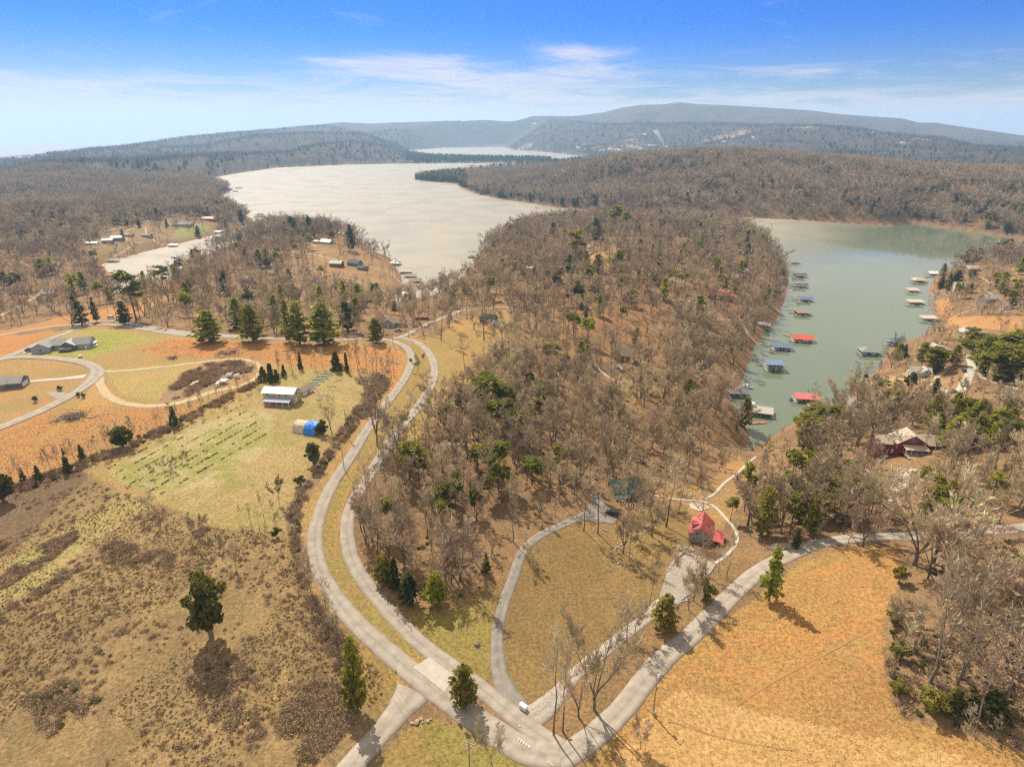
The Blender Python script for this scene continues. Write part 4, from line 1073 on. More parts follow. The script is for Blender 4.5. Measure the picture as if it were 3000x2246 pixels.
# --- evergreens placed one by one: u, v of the foot, v of the top, width in px, kind, label (None: shared within group)
EG = [
 (617,1002,905,92,'white_pine','broad yellow green pine left of the row beside the upper road'),
 (743,1000,888,84,'white_pine','wide feathery yellow green pine, second in the roadside row'),
 (848,1000,872,44,'olive_white','slim yellowish pine touching the tall green one in the roadside row'),
 (879,1009,880,78,'white_pine','tall dense green pine left of the fullest roadside pine'),
 (950,1009,882,96,'white_pine','fullest dark green pine at the right of the roadside row'),
 (1103,1004,928,56,'olive_white','small round topped pine where the two lanes part'),
 (241,953,880,48,'dark_pine','dark pine at the bend of the upper road behind the ranch house'),
 (285,944,868,24,'dark_pine','slender dark pine right of the one at the upper road bend'),
 (400,940,798,62,'tall_pine','tall bare stemmed pine standing before the bright small inlet'),
 (481,850,778,36,'tall_pine','small tufted pine at the edge of the bright small inlet'),
 (553,850,800,46,'olive_white','olive pine on the slope right of the small inlet'),
 (129,808,755,46,'olive_white','yellow green pine alone in the left grey woods'),
 (368,952,880,46,'dark_pine','dark ragged pine right of the orange slope by the inlet'),
 (772,1112,1072,34,'cedar','left cedar of the clump behind the cabin'), (796,1118,1062,36,'cedar','tallest cedar of the clump behind the cabin'), (812,1116,1080,26,'cedar','right cedar of the clump behind the cabin'),
 (833,1102,1066,20,'cedar','small cedar between the clump and the fence row saplings'), (881,1080,1030,20,'cedar','narrow cedar among fence row saplings above the cabin'),
 (986,1084,1026,44,'cedar','broad dark cone shaped cedar below the orange strip'), (1017,1088,1030,20,'cedar','columnar cedar right of the cone shaped one'),
 (1347,1192,1138,36,'dark_pine','dark spruce at the foot of a bare tree beside the inner lane'),
 (920,1362,1298,50,'oval','dark oval evergreen beside the power line'), (880,1420,1386,36,'round','dark round bush left of the outer lane'), (812,1572,1540,34,'round','olive bush left of the leaning roadside pole'),
 (945,1272,1222,40,'round','dark evergreen bush crowding the blue tarp shelter'),
 (359,1308,1250,66,'oval','big dark bushy evergreen in the long fence row'), (512,1246,1188,34,'cedar','dull green cedar at the right of the long fence row'), (242,1342,1300,24,'cedar','small narrow cedar left of the big fence row bush'),
 (200,1382,1336,36,'cedar','bushy cedar in the left fence row'), (186,1330,1310,10,'cedar','tiny slim cedar standing above the left fence row'), (116,1406,1362,26,'cedar','pointed cedar third from the left edge fence row'), (70,1408,1370,22,'cedar','small cedar second from the left edge fence row'),
 (12,1468,1385,66,'oval','large dark round evergreen cut by the left edge'),
 (230,1162,1147,16,'round','left of two small bushes at the subdivision road'), (246,1165,1148,14,'round','right of two small bushes at the subdivision road'), (176,1144,1126,18,'round','small round bush below the white driveway'), (105,1176,1154,18,'round','small dark bush on the mown verge'),
 (619,1866,1684,112,'oval','big dark cedar with a bare leaning trunk in the scrub field'),
 (1050,2080,1856,68,'tall_white','tall yellow green pine left of the junction'),
 (1032,2075,1960,56,'olive_white','lower dark green pine leaning on the tall one left of the junction'),
 (1360,2062,1944,88,'olive_white','sparse pine between the two lanes at the concrete slab'),
 (2063,1756,1672,66,'olive_round','round evergreen beside the pale gravel pad'),
 (1944,1840,1738,82,'olive_white','bushy pine at the gravel driveway'),
 (2252,1760,1598,60,'tall_white','tall dark pine on the field side of the right lane'),
 (2232,1568,1418,84,'olive_white','big bright yellow green pine right of the red roofed house'),
 (2180,1500,1365,40,'olive_pine','thin tufted pine behind the bright yellow green one'),
 (2138,1530,1458,30,'olive_pine','small tufted pine at the right gable of the red roofed house'),
 (2331,1602,1548,30,'cedar','dark pointed cedar at the edge of the right lane'),
 (2632,1925,1870,60,'olive_round','olive shrub at the upper corner of the east wood'), (2632,2030,1985,58,'olive_round','olive shrub second from the corner of the east wood'), (2728,2085,2010,92,'olive_round','dark evergreen shrub at the tip of the east wood'),
 (2790,2080,2018,80,'cedar','dark evergreen shrub right of the tip of the east wood'), (2895,2100,2015,105,'cedar','broad dark evergreen shrub on the shaded field edge'), (2633,1705,1655,54,'olive_round','yellow green shrub at the upper field edge of the east wood'),
 (2620,1830,1780,52,'olive_round','grey green shrub under pale branches at the field edge'),
 (2530,1134,1094,34,'cedar','left cedar on the brown point by the cove'), (2560,1130,1092,26,'cedar','right cedar on the brown point by the cove'), (2735,1158,1106,30,'dark_pine','dark green pine beside the pale driveway of the deck house'),
 (2620,1050,1012,30,'cedar','dark cedar before the blue roofed boat dock'), (2648,1046,1008,24,'cedar','small cedar right of the blue roofed boat dock'),
 (2800,835,790,36,'dark_pine','dark round pine on the right point above the white cottage'), (2848,815,788,24,'dark_pine','dark pine beside the tan house on the right point'),
 (1303,1262,1170,46,'olive_round','vine hung tree leaning beside the inner lane'),
 (1425,1222,1098,70,'tall_pine','tall pine with a flat green top near the inner lane'), (1479,1232,1122,56,'tall_pine','tall tufted pine right of the flat topped one'),
 (1200,1405,1300,70,'olive_pine','olive pine at the wood edge where the inner lane bends'), (1228,1420,1318,52,'olive_pine','second olive pine at the wood edge of the inner lane'),
 (1462,1412,1290,56,'tall_pine','tall pine in the wood left of the green roofed house'), (1137,1565,1465,44,'olive_pine','thin olive pine near the leaning bare trunk'),
 (1128,1705,1620,64,'olive_white','yellow green young pine at the south corner of the wood'), (1160,1730,1632,42,'dark_pine','dark young pine behind the yellow green one'),
 (1200,1765,1678,60,'dark_pine','ragged dark evergreen on the south wood edge'), (1279,1768,1672,76,'white_pine','wide green evergreen on the south wood edge'), (1425,1675,1618,32,'cedar','small cedar in the wood beside the dark driveway'),
 (1680,985,918,44,'tall_pine','bright green pine alone in the middle woods'), (1612,1062,1008,56,'tall_pine','flat green pine left of the brown roofed house'), (1595,1195,1126,60,'tall_pine','green pine in the middle of the wood'),
 (1568,1225,1165,46,'tall_pine','lower green pine in the middle of the wood'), (1507,1190,1122,46,'tall_pine','green pine toward the inner lane in the wood'), (1550,1135,1090,24,'tall_pine','small green pine above the three wood pines'),
 (1558,1420,1343,56,'tall_pine','leaning green pine near the green roofed house'), (1660,1075,1045,30,'olive_pine','small olive pine beside the brown roofed house'),
 (1683,785,672,42,'olive_pine','tall olive pine on the peninsula crest'), (1668,800,745,34,'dark_pine','dark pine at the foot of the tall olive one'), (1745,700,638,40,'dark_pine','dark pine on the peninsula skyline'),
 (1800,680,606,36,'olive_pine','tallest pine on the peninsula skyline'), (1835,672,622,28,'olive_pine','small pine right of the tallest on the skyline'),
 (1812,808,728,44,'olive_white','yellow green pine in the peninsula woods'), (1750,800,742,40,'olive_white','olive pine left of the yellow green one on the peninsula'), (1978,838,788,26,'olive_pine','slim pine left of the red roofed lake house'), (2005,838,802,28,'olive_pine','low pine left of the red roofed lake house'),
 (1985,912,880,30,'olive_round','olive bush below the path of the red roofed lake house'), (1917,832,800,30,'olive_round','olive bush above the peninsula path'), (2180,1250,1160,46,'olive_white','olive pine on the bank near the double deck houseboat'), (2015,1160,1105,34,'olive_white','olive pine in the yard slope above the cove'),
 (1105,875,828,34,'dark_pine','dark pine on the bank of the inlet houses'), (1392,810,792,26,'tall_pine','green pine above the inlet mouth'), (1030,735,655,30,'dark_pine','dark pine on the left point crest'), (910,700,632,34,'dark_pine','dark topped pine on the left crest'), (860,700,632,40,'dark_pine','second dark topped pine on the left crest'),
 (1157,910,882,30,'cedar','dark bush behind the white porch house'),
]
def add_evergreen(u, v, vt, w, kind, label, group=None):
    p = G(u, v)
    h = height_px(p, vt)
    key = kind
    if kind == 'tall_white': key = 'white_pine'
    wm_ = w * mpp(p)
    pr = random.choice(CONF[key])
    ws = wm_ / (h * CREF[key])
    ws = min(max(ws, 0.35), 2.2)
    nm = {'cedar': 'cedar_tree', 'oval': 'cedar_tree', 'round': 'evergreen_shrub', 'olive_round': 'evergreen_shrub'}.get(key, 'pine_tree')
    USED.append((p[0], p[1], 1.0 + wm_ * 0.25))
    tree_obj(nm, pr, p, h, ws, random.uniform(0, 6.28), label, {'cedar_tree': 'cedar', 'evergreen_shrub': 'shrub', 'pine_tree': 'pine tree'}[nm], group)
for e in EG:
    add_evergreen(*e)
LANDMARKS = [(320,940,'the white van bend'),(400,935,'the tall inlet pine'),(480,880,'the small tufted inlet pine'),(560,860,'the inlet slope olive pine'),(640,850,'the left point woods'),(970,1450,'the outer lane bend'),(1030,1560,'the inner lane bend'),(1120,1380,'the olive pines at the inner lane'),(1180,1260,'the inner lane curve'),(1270,1080,'the top of the inner lane'),(1350,1000,'the junction lawn'),(1430,950,'the dark green cabin'),(1425,1215,'the flat topped pine'),
 (1595,1180,'the three wood pines'),(1660,1065,'the brown wood house'),(1825,1060,'the brown wood house'),(1760,1300,'the wood middle'),(1460,1410,'the tall pine of the wood'),(1200,1620,'the south wood edge'),(1280,1770,'the wide green evergreen'),(1430,1670,'the wood cedar'),(1150,1710,'the yellow green young pine'),(1530,1620,'the dark driveway bend'),
 (1650,1520,'the dark driveway top'),(1740,1500,'the dark parking pad'),(1840,1450,'the green roofed house'),(1950,1480,'the large lawn tree'),(2050,1480,'the patio'),(2060,1570,'the red roofed house'),(2190,1320,'the cove head'),(2100,1250,'the cove bank'),(2220,1200,'the double deck dock'),(2130,1120,'the left cove bank'),(2235,1560,'the bright yellow green pine'),
 (2330,1600,'the pointed cedar by the right lane'),(2480,1560,'the pale barked tree'),(2480,1420,'the slope woods'),(2400,1300,'the cove head pines'),(2650,1330,'the barn red house'),(2650,1430,'the pale concrete pad'),(2800,1280,'the yellow green pine stand'),(2560,1120,'the brown point cedars'),(2690,1110,'the deck house'),(2850,1100,'the steep white driveway'),
 (2740,1560,'the right lane curve'),(2900,1540,'the far end of the right lane'),(2900,1420,'the right edge woods'),(2740,1690,'the multi stemmed tree'),(2640,1830,'the grey green shrub'),(2740,2060,'the tip of the east wood'),(2860,1880,'the east wood middle'),(2950,2060,'the shaded field edge'),(2960,1750,'the upper east wood'),(2080,1690,'the gravel pad'),
 (1940,1830,'the gravel driveway pine'),(1650,2150,'the junction corner'),(350,1320,'the big fence row bush'),(510,1250,'the fence row cedar'),(200,1380,'the bushy fence row cedar'),(70,1410,'the left fence row cedars'),(640,1190,'the dirt track end'),(760,1110,'the cedar clump'),(880,1080,'the narrow fence row cedar'),(1010,1085,'the cone shaped cedar'),
 (1110,1105,'the roadside hedge'),(800,1540,'the olive bush'),(470,1540,'the briar clump'),(620,1640,'the big dark cedar'),(900,1680,'the outer lane thicket'),(980,1880,'the lower outer lane'),(500,1370,'the garden rows'),(2900,1060,'the pines by the steep driveway'),(2760,1040,'the yellow houses'),(2890,860,'the right point'),(2770,840,'the right point shore'),(1700,870,'the peninsula middle'),(1850,900,'the peninsula path')]
_LM = np.array([(a, b_) for a, b_, c in LANDMARKS], float)
LABELGROUP = {}
def spot_label(look, u, v, group):
    d = (_LM[:, 0] - u) ** 2 + ((_LM[:, 1] - v) * 1.4) ** 2
    i = int(np.argmin(d)); du, dv = u - _LM[i, 0], (v - _LM[i, 1]) * 1.4
    side = ('right of' if du > 0 else 'left of') if abs(du) > abs(dv) else ('below' if dv > 0 else 'behind')
    dist = math.sqrt(d[i]); near_ = 'just ' if dist < 45 else ('' if dist < 110 else 'well ')
    lb = '%s %s%s %s' % (look, near_, side, LANDMARKS[i][2])
    return lb, LABELGROUP.setdefault(lb, group)
def mass(n, poly, vh, wpx, kinds, label, group, seed):
    r = random.Random(seed)
    us = [p[0] for p in poly]; vs = [p[1] for p in poly]; c = 0
    pa = np.array(poly, float)
    while c < n:
        u, v = r.uniform(min(us), max(us)), r.uniform(min(vs), max(vs))
        if not inside(pa, np.array([u]), np.array([v]))[0]: continue
        hpx = r.uniform(*vh)
        kd = r.choice(kinds); look = ('tall ' if hpx > 0.65 * vh[1] + 0.35 * vh[0] else 'low ' if hpx < 0.3 * vh[1] + 0.7 * vh[0] else '') + {'olive_white': 'layered olive pine', 'white_pine': 'green pine', 'olive_pine': 'tufted olive pine', 'tall_pine': 'tufted green pine', 'olive_round': 'round olive shrub', 'cedar': 'olive cedar'}[kd]
        lb, gp = spot_label(look, u, v, group)
        add_evergreen(u, v, v - hpx, r.uniform(*wpx), kd, lb, gp); c += 1
mass(30, [(2865,1085),(2990,1030),(3040,1060),(3040,1130),(2900,1120)], (60,110), (48,70), ['olive_white','white_pine','olive_pine'], 'yellow green pine in the thick stand right of the steep driveway', 'pines right of the steep driveway', 1)
mass(30, [(2690,1275),(2740,1225),(2860,1215),(2950,1250),(2960,1310),(2860,1320),(2760,1320)], (62,100), (46,66), ['olive_white','white_pine','olive_round'], 'yellow green pine in the stand behind the barn red house', 'pines behind the barn red house', 2)
mass(14, [(2330,1240),(2430,1230),(2450,1290),(2400,1330),(2350,1320)], (55,85), (32,48), ['olive_white','olive_pine'], 'olive pine on the bank at the head of the cove', 'pines at the cove head', 3)
mass(30, [(2290,1420),(2400,1380),(2560,1440),(2580,1540),(2400,1570),(2300,1570)], (70,120), (34,54), ['olive_pine','olive_white'], 'olive pine mixed with bare trees above the right lane', 'pines above the right lane', 4)
mass(16, [(2680,1060),(2740,1040),(2800,1040),(2850,1000),(2860,1050),(2780,1095),(2700,1090)], (40,70), (26,40), ['olive_white','olive_pine'], 'olive pine among the yellow houses', 'pines among the yellow houses', 5)
mass(12, [(2800,820),(2990,840),(3000,900),(2860,890)], (26,48), (18,30), ['olive_white','olive_pine','olive_round'], 'olive pine on the right point', 'pines on the right point', 6)
mass(8, [(2760,800),(2800,830),(2790,880),(2740,870)], (30,48), (16,26), ['olive_white','cedar'], 'olive cedar on the shore of the right point', 'cedars on the right point shore', 7)
mass(10, [(2640,1470),(2760,1440),(2900,1470),(2960,1520),(2700,1545)], (60,100), (34,56), ['olive_pine','olive_white'], 'olive pine in the woods right of the concrete pad', 'pines right of the concrete pad', 8)
mass(16, [(1330,1280),(1500,1260),(1700,1330),(1600,1450),(1400,1560),(1200,1600)], (70,110), (30,50), ['olive_pine','tall_pine'], 'thin pine scattered through the bare wood', 'thin pines in the bare wood', 9)
mass(14, [(2560,1150),(2640,1160),(2700,1200),(2640,1240),(2540,1230),(2500,1210)], (30,60), (22,36), ['olive_round','olive_white','olive_pine'], 'olive growth on the brown point', 'olive growth on the brown point', 11)
mass(12, [(1550,800),(1700,800),(1900,830),(1900,960),(1600,950)], (34,64), (20,32), ['olive_pine','tall_pine'], 'small pine scattered over the peninsula', 'pines on the peninsula', 10)

# ------------------------------------------------------------------ scattered woods
BT = [  # bare trees placed one by one: u, v foot, v top, width px, form, label
 (1106,1305,1085,110,'open','big double trunked bare tree on the grass between the lanes'), (1258,1226,1092,46,'forest','thin bare tree at the edge of the inner lane'), (1225,1090,1042,34,'small','small bare tree in the upper median'),
 (969,1258,1168,52,'open','bare tree beside the blue tarp shelter'), (1021,1006,968,34,'small','small bare tree by the upper road right of the pines'), (1053,1068,984,44,'forest','thin bare tree in the hedge above the lawn'),
 (1155,1362,1272,36,'forest','bare forked snag beside the inner lane'), (1292,996,842,62,'forest','tall bare tree above the inner lane junction'), (1316,962,846,50,'forest','bare tree behind the tall one at the junction lawn'), (1418,996,848,62,'forest','bare tree at the dark green roofed house'),
 (1367,935,836,44,'forest','bare tree by the side road to the inlet'), (1213,955,888,54,'open','spreading bare tree right of the white porch house'), (1106,1620,1432,60,'forest','leaning bare tree beside the inner lane bend'), (1162,1570,1396,62,'forest','tall dark bare tree in the wood edge'),
 (818,1474,1400,40,'small','lone bare sapling in the green garden plot'), (1710,1555,1392,60,'forest','left bare tree of the lawn pair below the parking pad'), (1751,1562,1340,64,'forest','tall right bare tree of the lawn pair below the parking pad'),
 (1826,1620,1490,84,'open','dark branching bare tree below the stone border'), (1865,1576,1488,76,'open','bare tree in the middle of the lawn'), (1909,1571,1462,70,'open','bare tree nearest the green roofed house lawn'), (1951,1542,1340,96,'forest','large bare tree left of the red roofed house'),
 (1987,1505,1398,54,'forest','bare tree behind the large one by the red roofed house'), (1551,1654,1588,40,'small','ivy clad bare tree inside the bend of the dark driveway'), (2066,1681,1556,60,'forest','bare tree before the red gable'), (2104,1678,1596,40,'forest','thin bare tree at the walk below the red gable'),
 (2129,1691,1536,44,'forest','tall bare tree right of the pale walk'), (1903,1770,1620,46,'forest','ivy covered bare tree beside the gravel pad'), (2032,1760,1640,46,'small','bare sapling at the lower edge of the gravel pad'), (2017,1786,1650,40,'small','thin bare sapling between gravel pad and right lane'),
 (1741,2078,1795,170,'open','large spreading bare tree at the junction corner'), (1622,2152,1846,90,'forest','leftmost bare tree on the junction corner'), (1649,2142,1868,80,'forest','second bare tree on the junction corner'), (1695,2100,1940,84,'open','dark bare tree left of the large spreading one'),
 (1836,1880,1744,64,'forest','bare tree straddling the gravel driveway'), (1860,1860,1760,40,'small','bare sapling right of the gravel driveway tree'), (1876,2190,2108,34,'small','small bare tree in the orange field corner'), (1439,2236,2126,70,'small','bushy bare tree on the corner lawn by the crossarm pole'),
 (2725,1999,1690,150,'open','large bare tree with pale limbs at the tip of the east wood'), (2806,2003,1690,120,'forest','leaning bare tree in the east wood'), (2985,1992,1690,120,'open','bare tree with a dark trunk at the right edge'), (2769,1684,1508,150,'open','multi stemmed bare tree over the right lane'),
 (2718,1694,1520,100,'open','left bare tree hanging over the right lane'), (2470,1562,1388,110,'open','pale barked bare tree above the right lane'), (2390,1570,1420,60,'forest','pale bare tree left of the pale barked one'), (2850,1780,1618,80,'forest','pale stemmed bare tree in the upper east wood'), (2930,1760,1622,80,'forest','leaning pale bare tree near the right edge'),
]
IND = []                             # (size, p, h, width scale, proto pair, label, group, rz)
for u, v, vt, w, form, label in BT:
    p = G(u, v); h = height_px(p, vt)
    pr = random.choice({'open': P_OPEN, 'forest': P_FOREST, 'small': P_SMALL}[form])
    ws = min(max(w * mpp(p) / (h * {'open': 0.85, 'forest': 0.42, 'small': 0.8}[form]), 0.6), 1.7)
    IND.append((1e9, p, h, ws, pr, label, None, random.uniform(0, 6.28), 'bare_tree', 'bare tree'))
    USED.append((p[0], p[1], 1.5))
# saplings along the fence rows
def along(px, n, jitter, seed, hpx, label, group, form='forest', kind='sapling'):
    r = random.Random(seed)
    P = np.array(px, float)
    L = np.r_[0, np.cumsum(np.linalg.norm(np.diff(P, axis=0), axis=1))]
    for k in range(n):
        s = L[-1] * (k + r.random()) / n
        u = np.interp(s, L, P[:, 0]) + r.gauss(0, jitter); v = np.interp(s, L, P[:, 1]) + r.gauss(0, jitter * 0.6)
        p = G(u, v); h = height_px(p, v - r.uniform(*hpx))
        pr = r.choice({'forest': P_FOREST, 'small': P_SMALL}[form])
        lb, gp = spot_label(('tall ' if h > 9 else 'low ' if h < 5.5 else '') + ('bare sapling' if kind == 'sapling' else r.choice(['slender', 'straight', 'leaning']) + ' bare tree'), u, v, group)
        IND.append((h * FPX / depth_at(*p) * 1.6, p, h, r.uniform(0.6, 1.0), pr, lb, gp, r.uniform(0, 6.28), 'sapling' if kind == 'sapling' else 'bare_tree', kind))
ROW = [(30,1420),(150,1390),(250,1350),(330,1322),(420,1285),(500,1255),(580,1215),(650,1180),(720,1145),(765,1112)]
along(ROW, 34, 5, 1, (32, 85), 'thin bare sapling in the long fence row below the loop', 'saplings in the long fence row')
along([(320,938),(400,930),(470,912),(540,890),(600,872),(640,850)], 26, 9, 12, (55, 115), 'tall bare tree screening the small left inlet', 'bare trees before the small left inlet', 'forest', 'bare tree')
along([(800,1098),(850,1085),(910,1078),(950,1080)], 9, 4, 2, (40, 75), 'thin bare sapling in the fence row behind the cabin', 'saplings behind the cabin')
along([(1030,1090),(1080,1090),(1120,1105)], 6, 5, 3, (50, 95), 'bare sapling in the hedge beside the outer lane', 'saplings in the roadside hedge')
along([(690,1520),(760,1545),(800,1500),(830,1560)], 6, 10, 4, (40, 75), 'thin bare sapling at the edge of the green plot', 'saplings at the green plot edge')
along([(420,1520),(540,1560),(640,1620),(700,1680)], 10, 22, 5, (30, 65), 'small bare sapling in the scrub field', 'saplings in the scrub field', 'small')
along([(870,1640),(920,1750),(970,1850),(1010,1960)], 12, 12, 6, (60, 120), 'bare sapling in the thicket along the outer lane', 'saplings along the outer lane')
along([(350,1430),(480,1380),(600,1320)], 9, 20, 7, (18, 38), 'tiny bare sapling in the garden rows', 'saplings in the garden rows', 'small')

HOUSES_PX = [(115,1020,32),(205,1015,42),(240,1005,40),(20,1130,32),(825,1165,55),(890,1130,20),(915,1250,45),(1140,950,48),(1430,940,45),(1235,930,22),(2060,1570,60),(2115,1580,45),(1835,1450,58),(2650,1310,75),(2700,1270,50),(2690,1100,52),(2745,1040,40),
 (2840,985,55),(2107,868,42),(1822,1040,52),(2188,800,28),(2151,815,24),(2236,955,30),(1930,690,28),(2215,735,22),(960,715,30),(930,710,18),(985,778,30),(1040,772,34),(787,760,28),(797,805,20),(1092,880,34),(970,682,30),(2840,795,36),(2806,845,26),(2894,880,36),(2950,900,28),
 (208,570,20),(453,572,14),(235,655,20),(272,715,24),(332,712,34),(378,694,20),(535,660,40),(615,643,36),(146,866,34),(340,645,20),(430,692,22),(1547,790,30),(1715,694,16),(930,700,20),(480,700,14),(50,760,18),(650,575,14)]
CLEAR = [tuple(G(u, v)[:2]) + (rr,) for u, v, rr in [(2650,1395,9.0),(2640,1430,8.0),(2620,1350,9.0),(2700,1350,9.0),(2690,1130,9.0),(2820,1020,9.0)]]
for u, v, wpx in HOUSES_PX:
    p = G(u, v); CLEAR.append((p[0], p[1], wpx * mpp(p) * 0.62 + 2.0))
    # keep the view of the house open: thin the trees just in front of it
    q = G(u, v + wpx * 0.30); CLEAR.append((q[0], q[1], wpx * mpp(q) * 0.42))
def free(x, y):
    ok = np.ones(x.shape, bool)
    for cx_, cy_, cr in CLEAR + USED:
        ok &= (x - cx_) ** 2 + (y - cy_) ** 2 > cr * cr
    for C_, hw in ROADBUF:
        lo, hi = C_.min(0) - hw - 3, C_.max(0) + hw + 3
        bb = ok & (x > lo[0]) & (x < hi[0]) & (y > lo[1]) & (y < hi[1])
        if bb.any():
            k = np.nonzero(bb)[0]
            d = seg_dist(C_, x[k], y[k], False)
            ok[k[d < hw + 1.6]] = False
    return ok
def scatter(r_lo, r_hi, per_m2, seed):
    g = np.random.default_rng(seed)
    half = math.radians(50)
    area = half * (r_hi ** 2 - r_lo ** 2)
    n = int(area * per_m2)
    r = np.sqrt(g.uniform(r_lo ** 2, r_hi ** 2, n)); a = g.uniform(-half, half, n)
    x, y = r * np.sin(a), r * np.cos(a)
    z = HZ(x, y); s = grid_sample(GS, x, y)
    u = PCX + FPX * x / depth_at(x, y, z); v = PCY - FPX * (y * ST_ + (z - CAMZ) * CT) / depth_at(x, y, z)
    ok = (s > np.where(r < 1200, 3.0, 8.0)) & (u > -180) & (u < 3180) & (v < 2215) & (r < outer_edge(a) - 60)
    x, y, z, s, v, r = x[ok], y[ok], z[ok], s[ok], v[ok], r[ok]
    zi = zone_at(x, y)
    dens = np.array([q[3] for q in ZONES] + [1.0])[zi]
    # patchy woods
    sl = (u[ok] > 2230) & (v > 1000)
    dens = dens * np.where(sl, 0.95, 1.0)
    mid = (r > 330) & (r < 950)
    uu_ = u[ok]
    dens = dens * np.where(mid, np.where(uu_ < 1280, 0.55, 0.80), 1.0)
    rb_ = (uu_ > 2560) & (v > 780) & (v < 1250)
    dens = dens * np.where(rb_, 0.7, 1.0)
    ch = (uu_ > 2060) & (uu_ < 2360) & (v > 1290) & (v < 1470)
    dens = dens * np.where(ch, 0.35, 1.0)
    ew = (uu_ > 2600) & (v > 1540) & (v < 1690)
    dens = dens * np.where(ew, 0.25, np.where((uu_ > 2600) & (v >= 1690) & (v < 1860), 0.55, 1.0))
    vs_ = (s < 16) & (r < 900) & (uu_ < 1300)
    bank_ = (uu_ > 1950) & (uu_ < 2330) & (v > 900) & (v < 1290)
    dens = dens * np.where(bank_, 1.5, 1.0)
    dens = dens * np.where(vs_, 0.6, 1.0)
    patchy = np.clip(0.95 + 0.9 * fbm(x, y, 70, 3, 77), 0.25, 1)
    ok = g.uniform(0, 1, len(x)) < dens * np.where(r < 1500, patchy, 1)
    x, y, z, r = x[ok], y[ok], z[ok], r[ok]
    if r_hi < 2000:
        k = free(x, y); x, y, z, r = x[k], y[k], z[k], r[k]
    return np.stack([x, y, z], 1), g
def gn_scatter(name, pts, rot, scl, idx, protos, label, kind='stuff'):
    pc = bpy.data.collections.new(name + '_kit')
    for i, m_ in enumerate(protos):
        o = bpy.data.objects.new('%s_kit_%03d' % (name, i), m_)
        pc.objects.link(o)
    me = bpy.data.meshes.new(name)
    me.vertices.add(len(pts)); me.vertices.foreach_set('co', np.asarray(pts, np.float32).ravel())
    a = me.attributes.new('rot', 'FLOAT_VECTOR', 'POINT'); a.data.foreach_set('vector', np.asarray(rot, np.float32).ravel())
    a = me.attributes.new('scl', 'FLOAT_VECTOR', 'POINT'); a.data.foreach_set('vector', np.asarray(scl, np.float32).ravel())
    a = me.attributes.new('pid', 'INT', 'POINT'); a.data.foreach_set('value', np.asarray(idx, np.int32))
    o = new_obj(name, me)
    ng = bpy.data.node_groups.new(name, 'GeometryNodeTree')
    ng.interface.new_socket('Geometry', in_out='INPUT', socket_type='NodeSocketGeometry')
    ng.interface.new_socket('Geometry', in_out='OUTPUT', socket_type='NodeSocketGeometry')
    gi = ng.nodes.new('NodeGroupInput'); go = ng.nodes.new('NodeGroupOutput')
    ci = ng.nodes.new('GeometryNodeCollectionInfo')
    ci.inputs['Collection'].default_value = pc
    ci.inputs['Separate Children'].default_value = True
    ci.inputs['Reset Children'].default_value = True
    iop = ng.nodes.new('GeometryNodeInstanceOnPoints')
    iop.inputs['Pick Instance'].default_value = True
    def attr(nm, ty):
        n = ng.nodes.new('GeometryNodeInputNamedAttribute'); n.data_type = ty; n.inputs['Name'].default_value = nm
        return n.outputs['Attribute']
    ng.links.new(gi.outputs[0], iop.inputs['Points'])
    ng.links.new(ci.outputs[0], iop.inputs['Instance'])
    ng.links.new(attr('pid', 'INT'), iop.inputs['Instance Index'])
    e2r = ng.nodes.new('FunctionNodeEulerToRotation')
    ng.links.new(attr('rot', 'FLOAT_VECTOR'), e2r.inputs[0])
    ng.links.new(e2r.outputs[0], iop.inputs['Rotation'])
    ng.links.new(attr('scl', 'FLOAT_VECTOR'), iop.inputs['Scale'])
    ng.links.new(iop.outputs[0], go.inputs[0])
    md = o.modifiers.new('scatter', 'NODES'); md.node_group = ng
    tag(o, label, None, None, kind)
    return o

def in_px(poly, n, seed):
    g = np.random.default_rng(seed)
    P = GP(poly); lo, hi = P.min(0), P.max(0)
    x = g.uniform(lo[0], hi[0], n); y = g.uniform(lo[1], hi[1], n)
    k = inside(P, x, y)
    x, y = x[k], y[k]
    return np.stack([x, y, HZ(x, y)], 1), g
near_p, g1 = scatter(75, 260 * S, 1 / 38.0, 1)
mid_p, g2 = scatter(260 * S, 700 * S, 1 / 62.0, 2)
far_p, g3 = scatter(700 * S, 2000 * S, 1 / 75.0, 3)
vfar_p, g4 = scatter(2000 * S, 5600 * S, 1 / 600.0, 4)
print('trees', len(near_p), len(mid_p), len(far_p), len(vfar_p))
def zname(p):
    zi = int(zone_at(np.array([p[0]]), np.array([p[1]]), False)[0])
    return ZONES[zi][0] if zi >= 0 else 'wood'
WOODLABEL = [
 (lambda u, v, zn: zn == 'east_wood', 'bare tree with pale grey limbs inside the east wood', 'bare trees of the east wood'),
 (lambda u, v, zn: u > 2200 and v > 1300, 'grey bare tree in the slope woods above the right lane', 'bare trees above the right lane'),
 (lambda u, v, zn: u > 2200, 'grey bare tree on the cove bank near the barn red house', 'bare trees on the far cove bank'),
 (lambda u, v, zn: zn in ('roadside', 'cove_head', 'yard'), 'bare tree scattered on open brown grass', 'bare trees on open grass'),
 (lambda u, v, zn: u < 1000, 'grey bare tree at the left field edge', 'bare trees at the left field edge'),
 (lambda u, v, zn: u < 1560, 'slender bare tree in the wood inside the lane bend', 'bare trees inside the lane bend'),
 (lambda u, v, zn: True, 'slender bare tree in the wood between the lawn and the cove', 'bare trees between lawn and cove'),
]
cand = []
for k, p in enumerate(near_p):
    h = g1.uniform(12, 21) if g1.random() > 0.3 else g1.uniform(6, 12)
    u_, v_ = proj(*p)
    if 2060 < u_ < 2380 and 1280 < v_ < 1480: h = min(h, g1.uniform(5, 9))
    cand.append((h * FPX / depth_at(*p), p, h))
cand.sort(key=lambda c: -c[0])
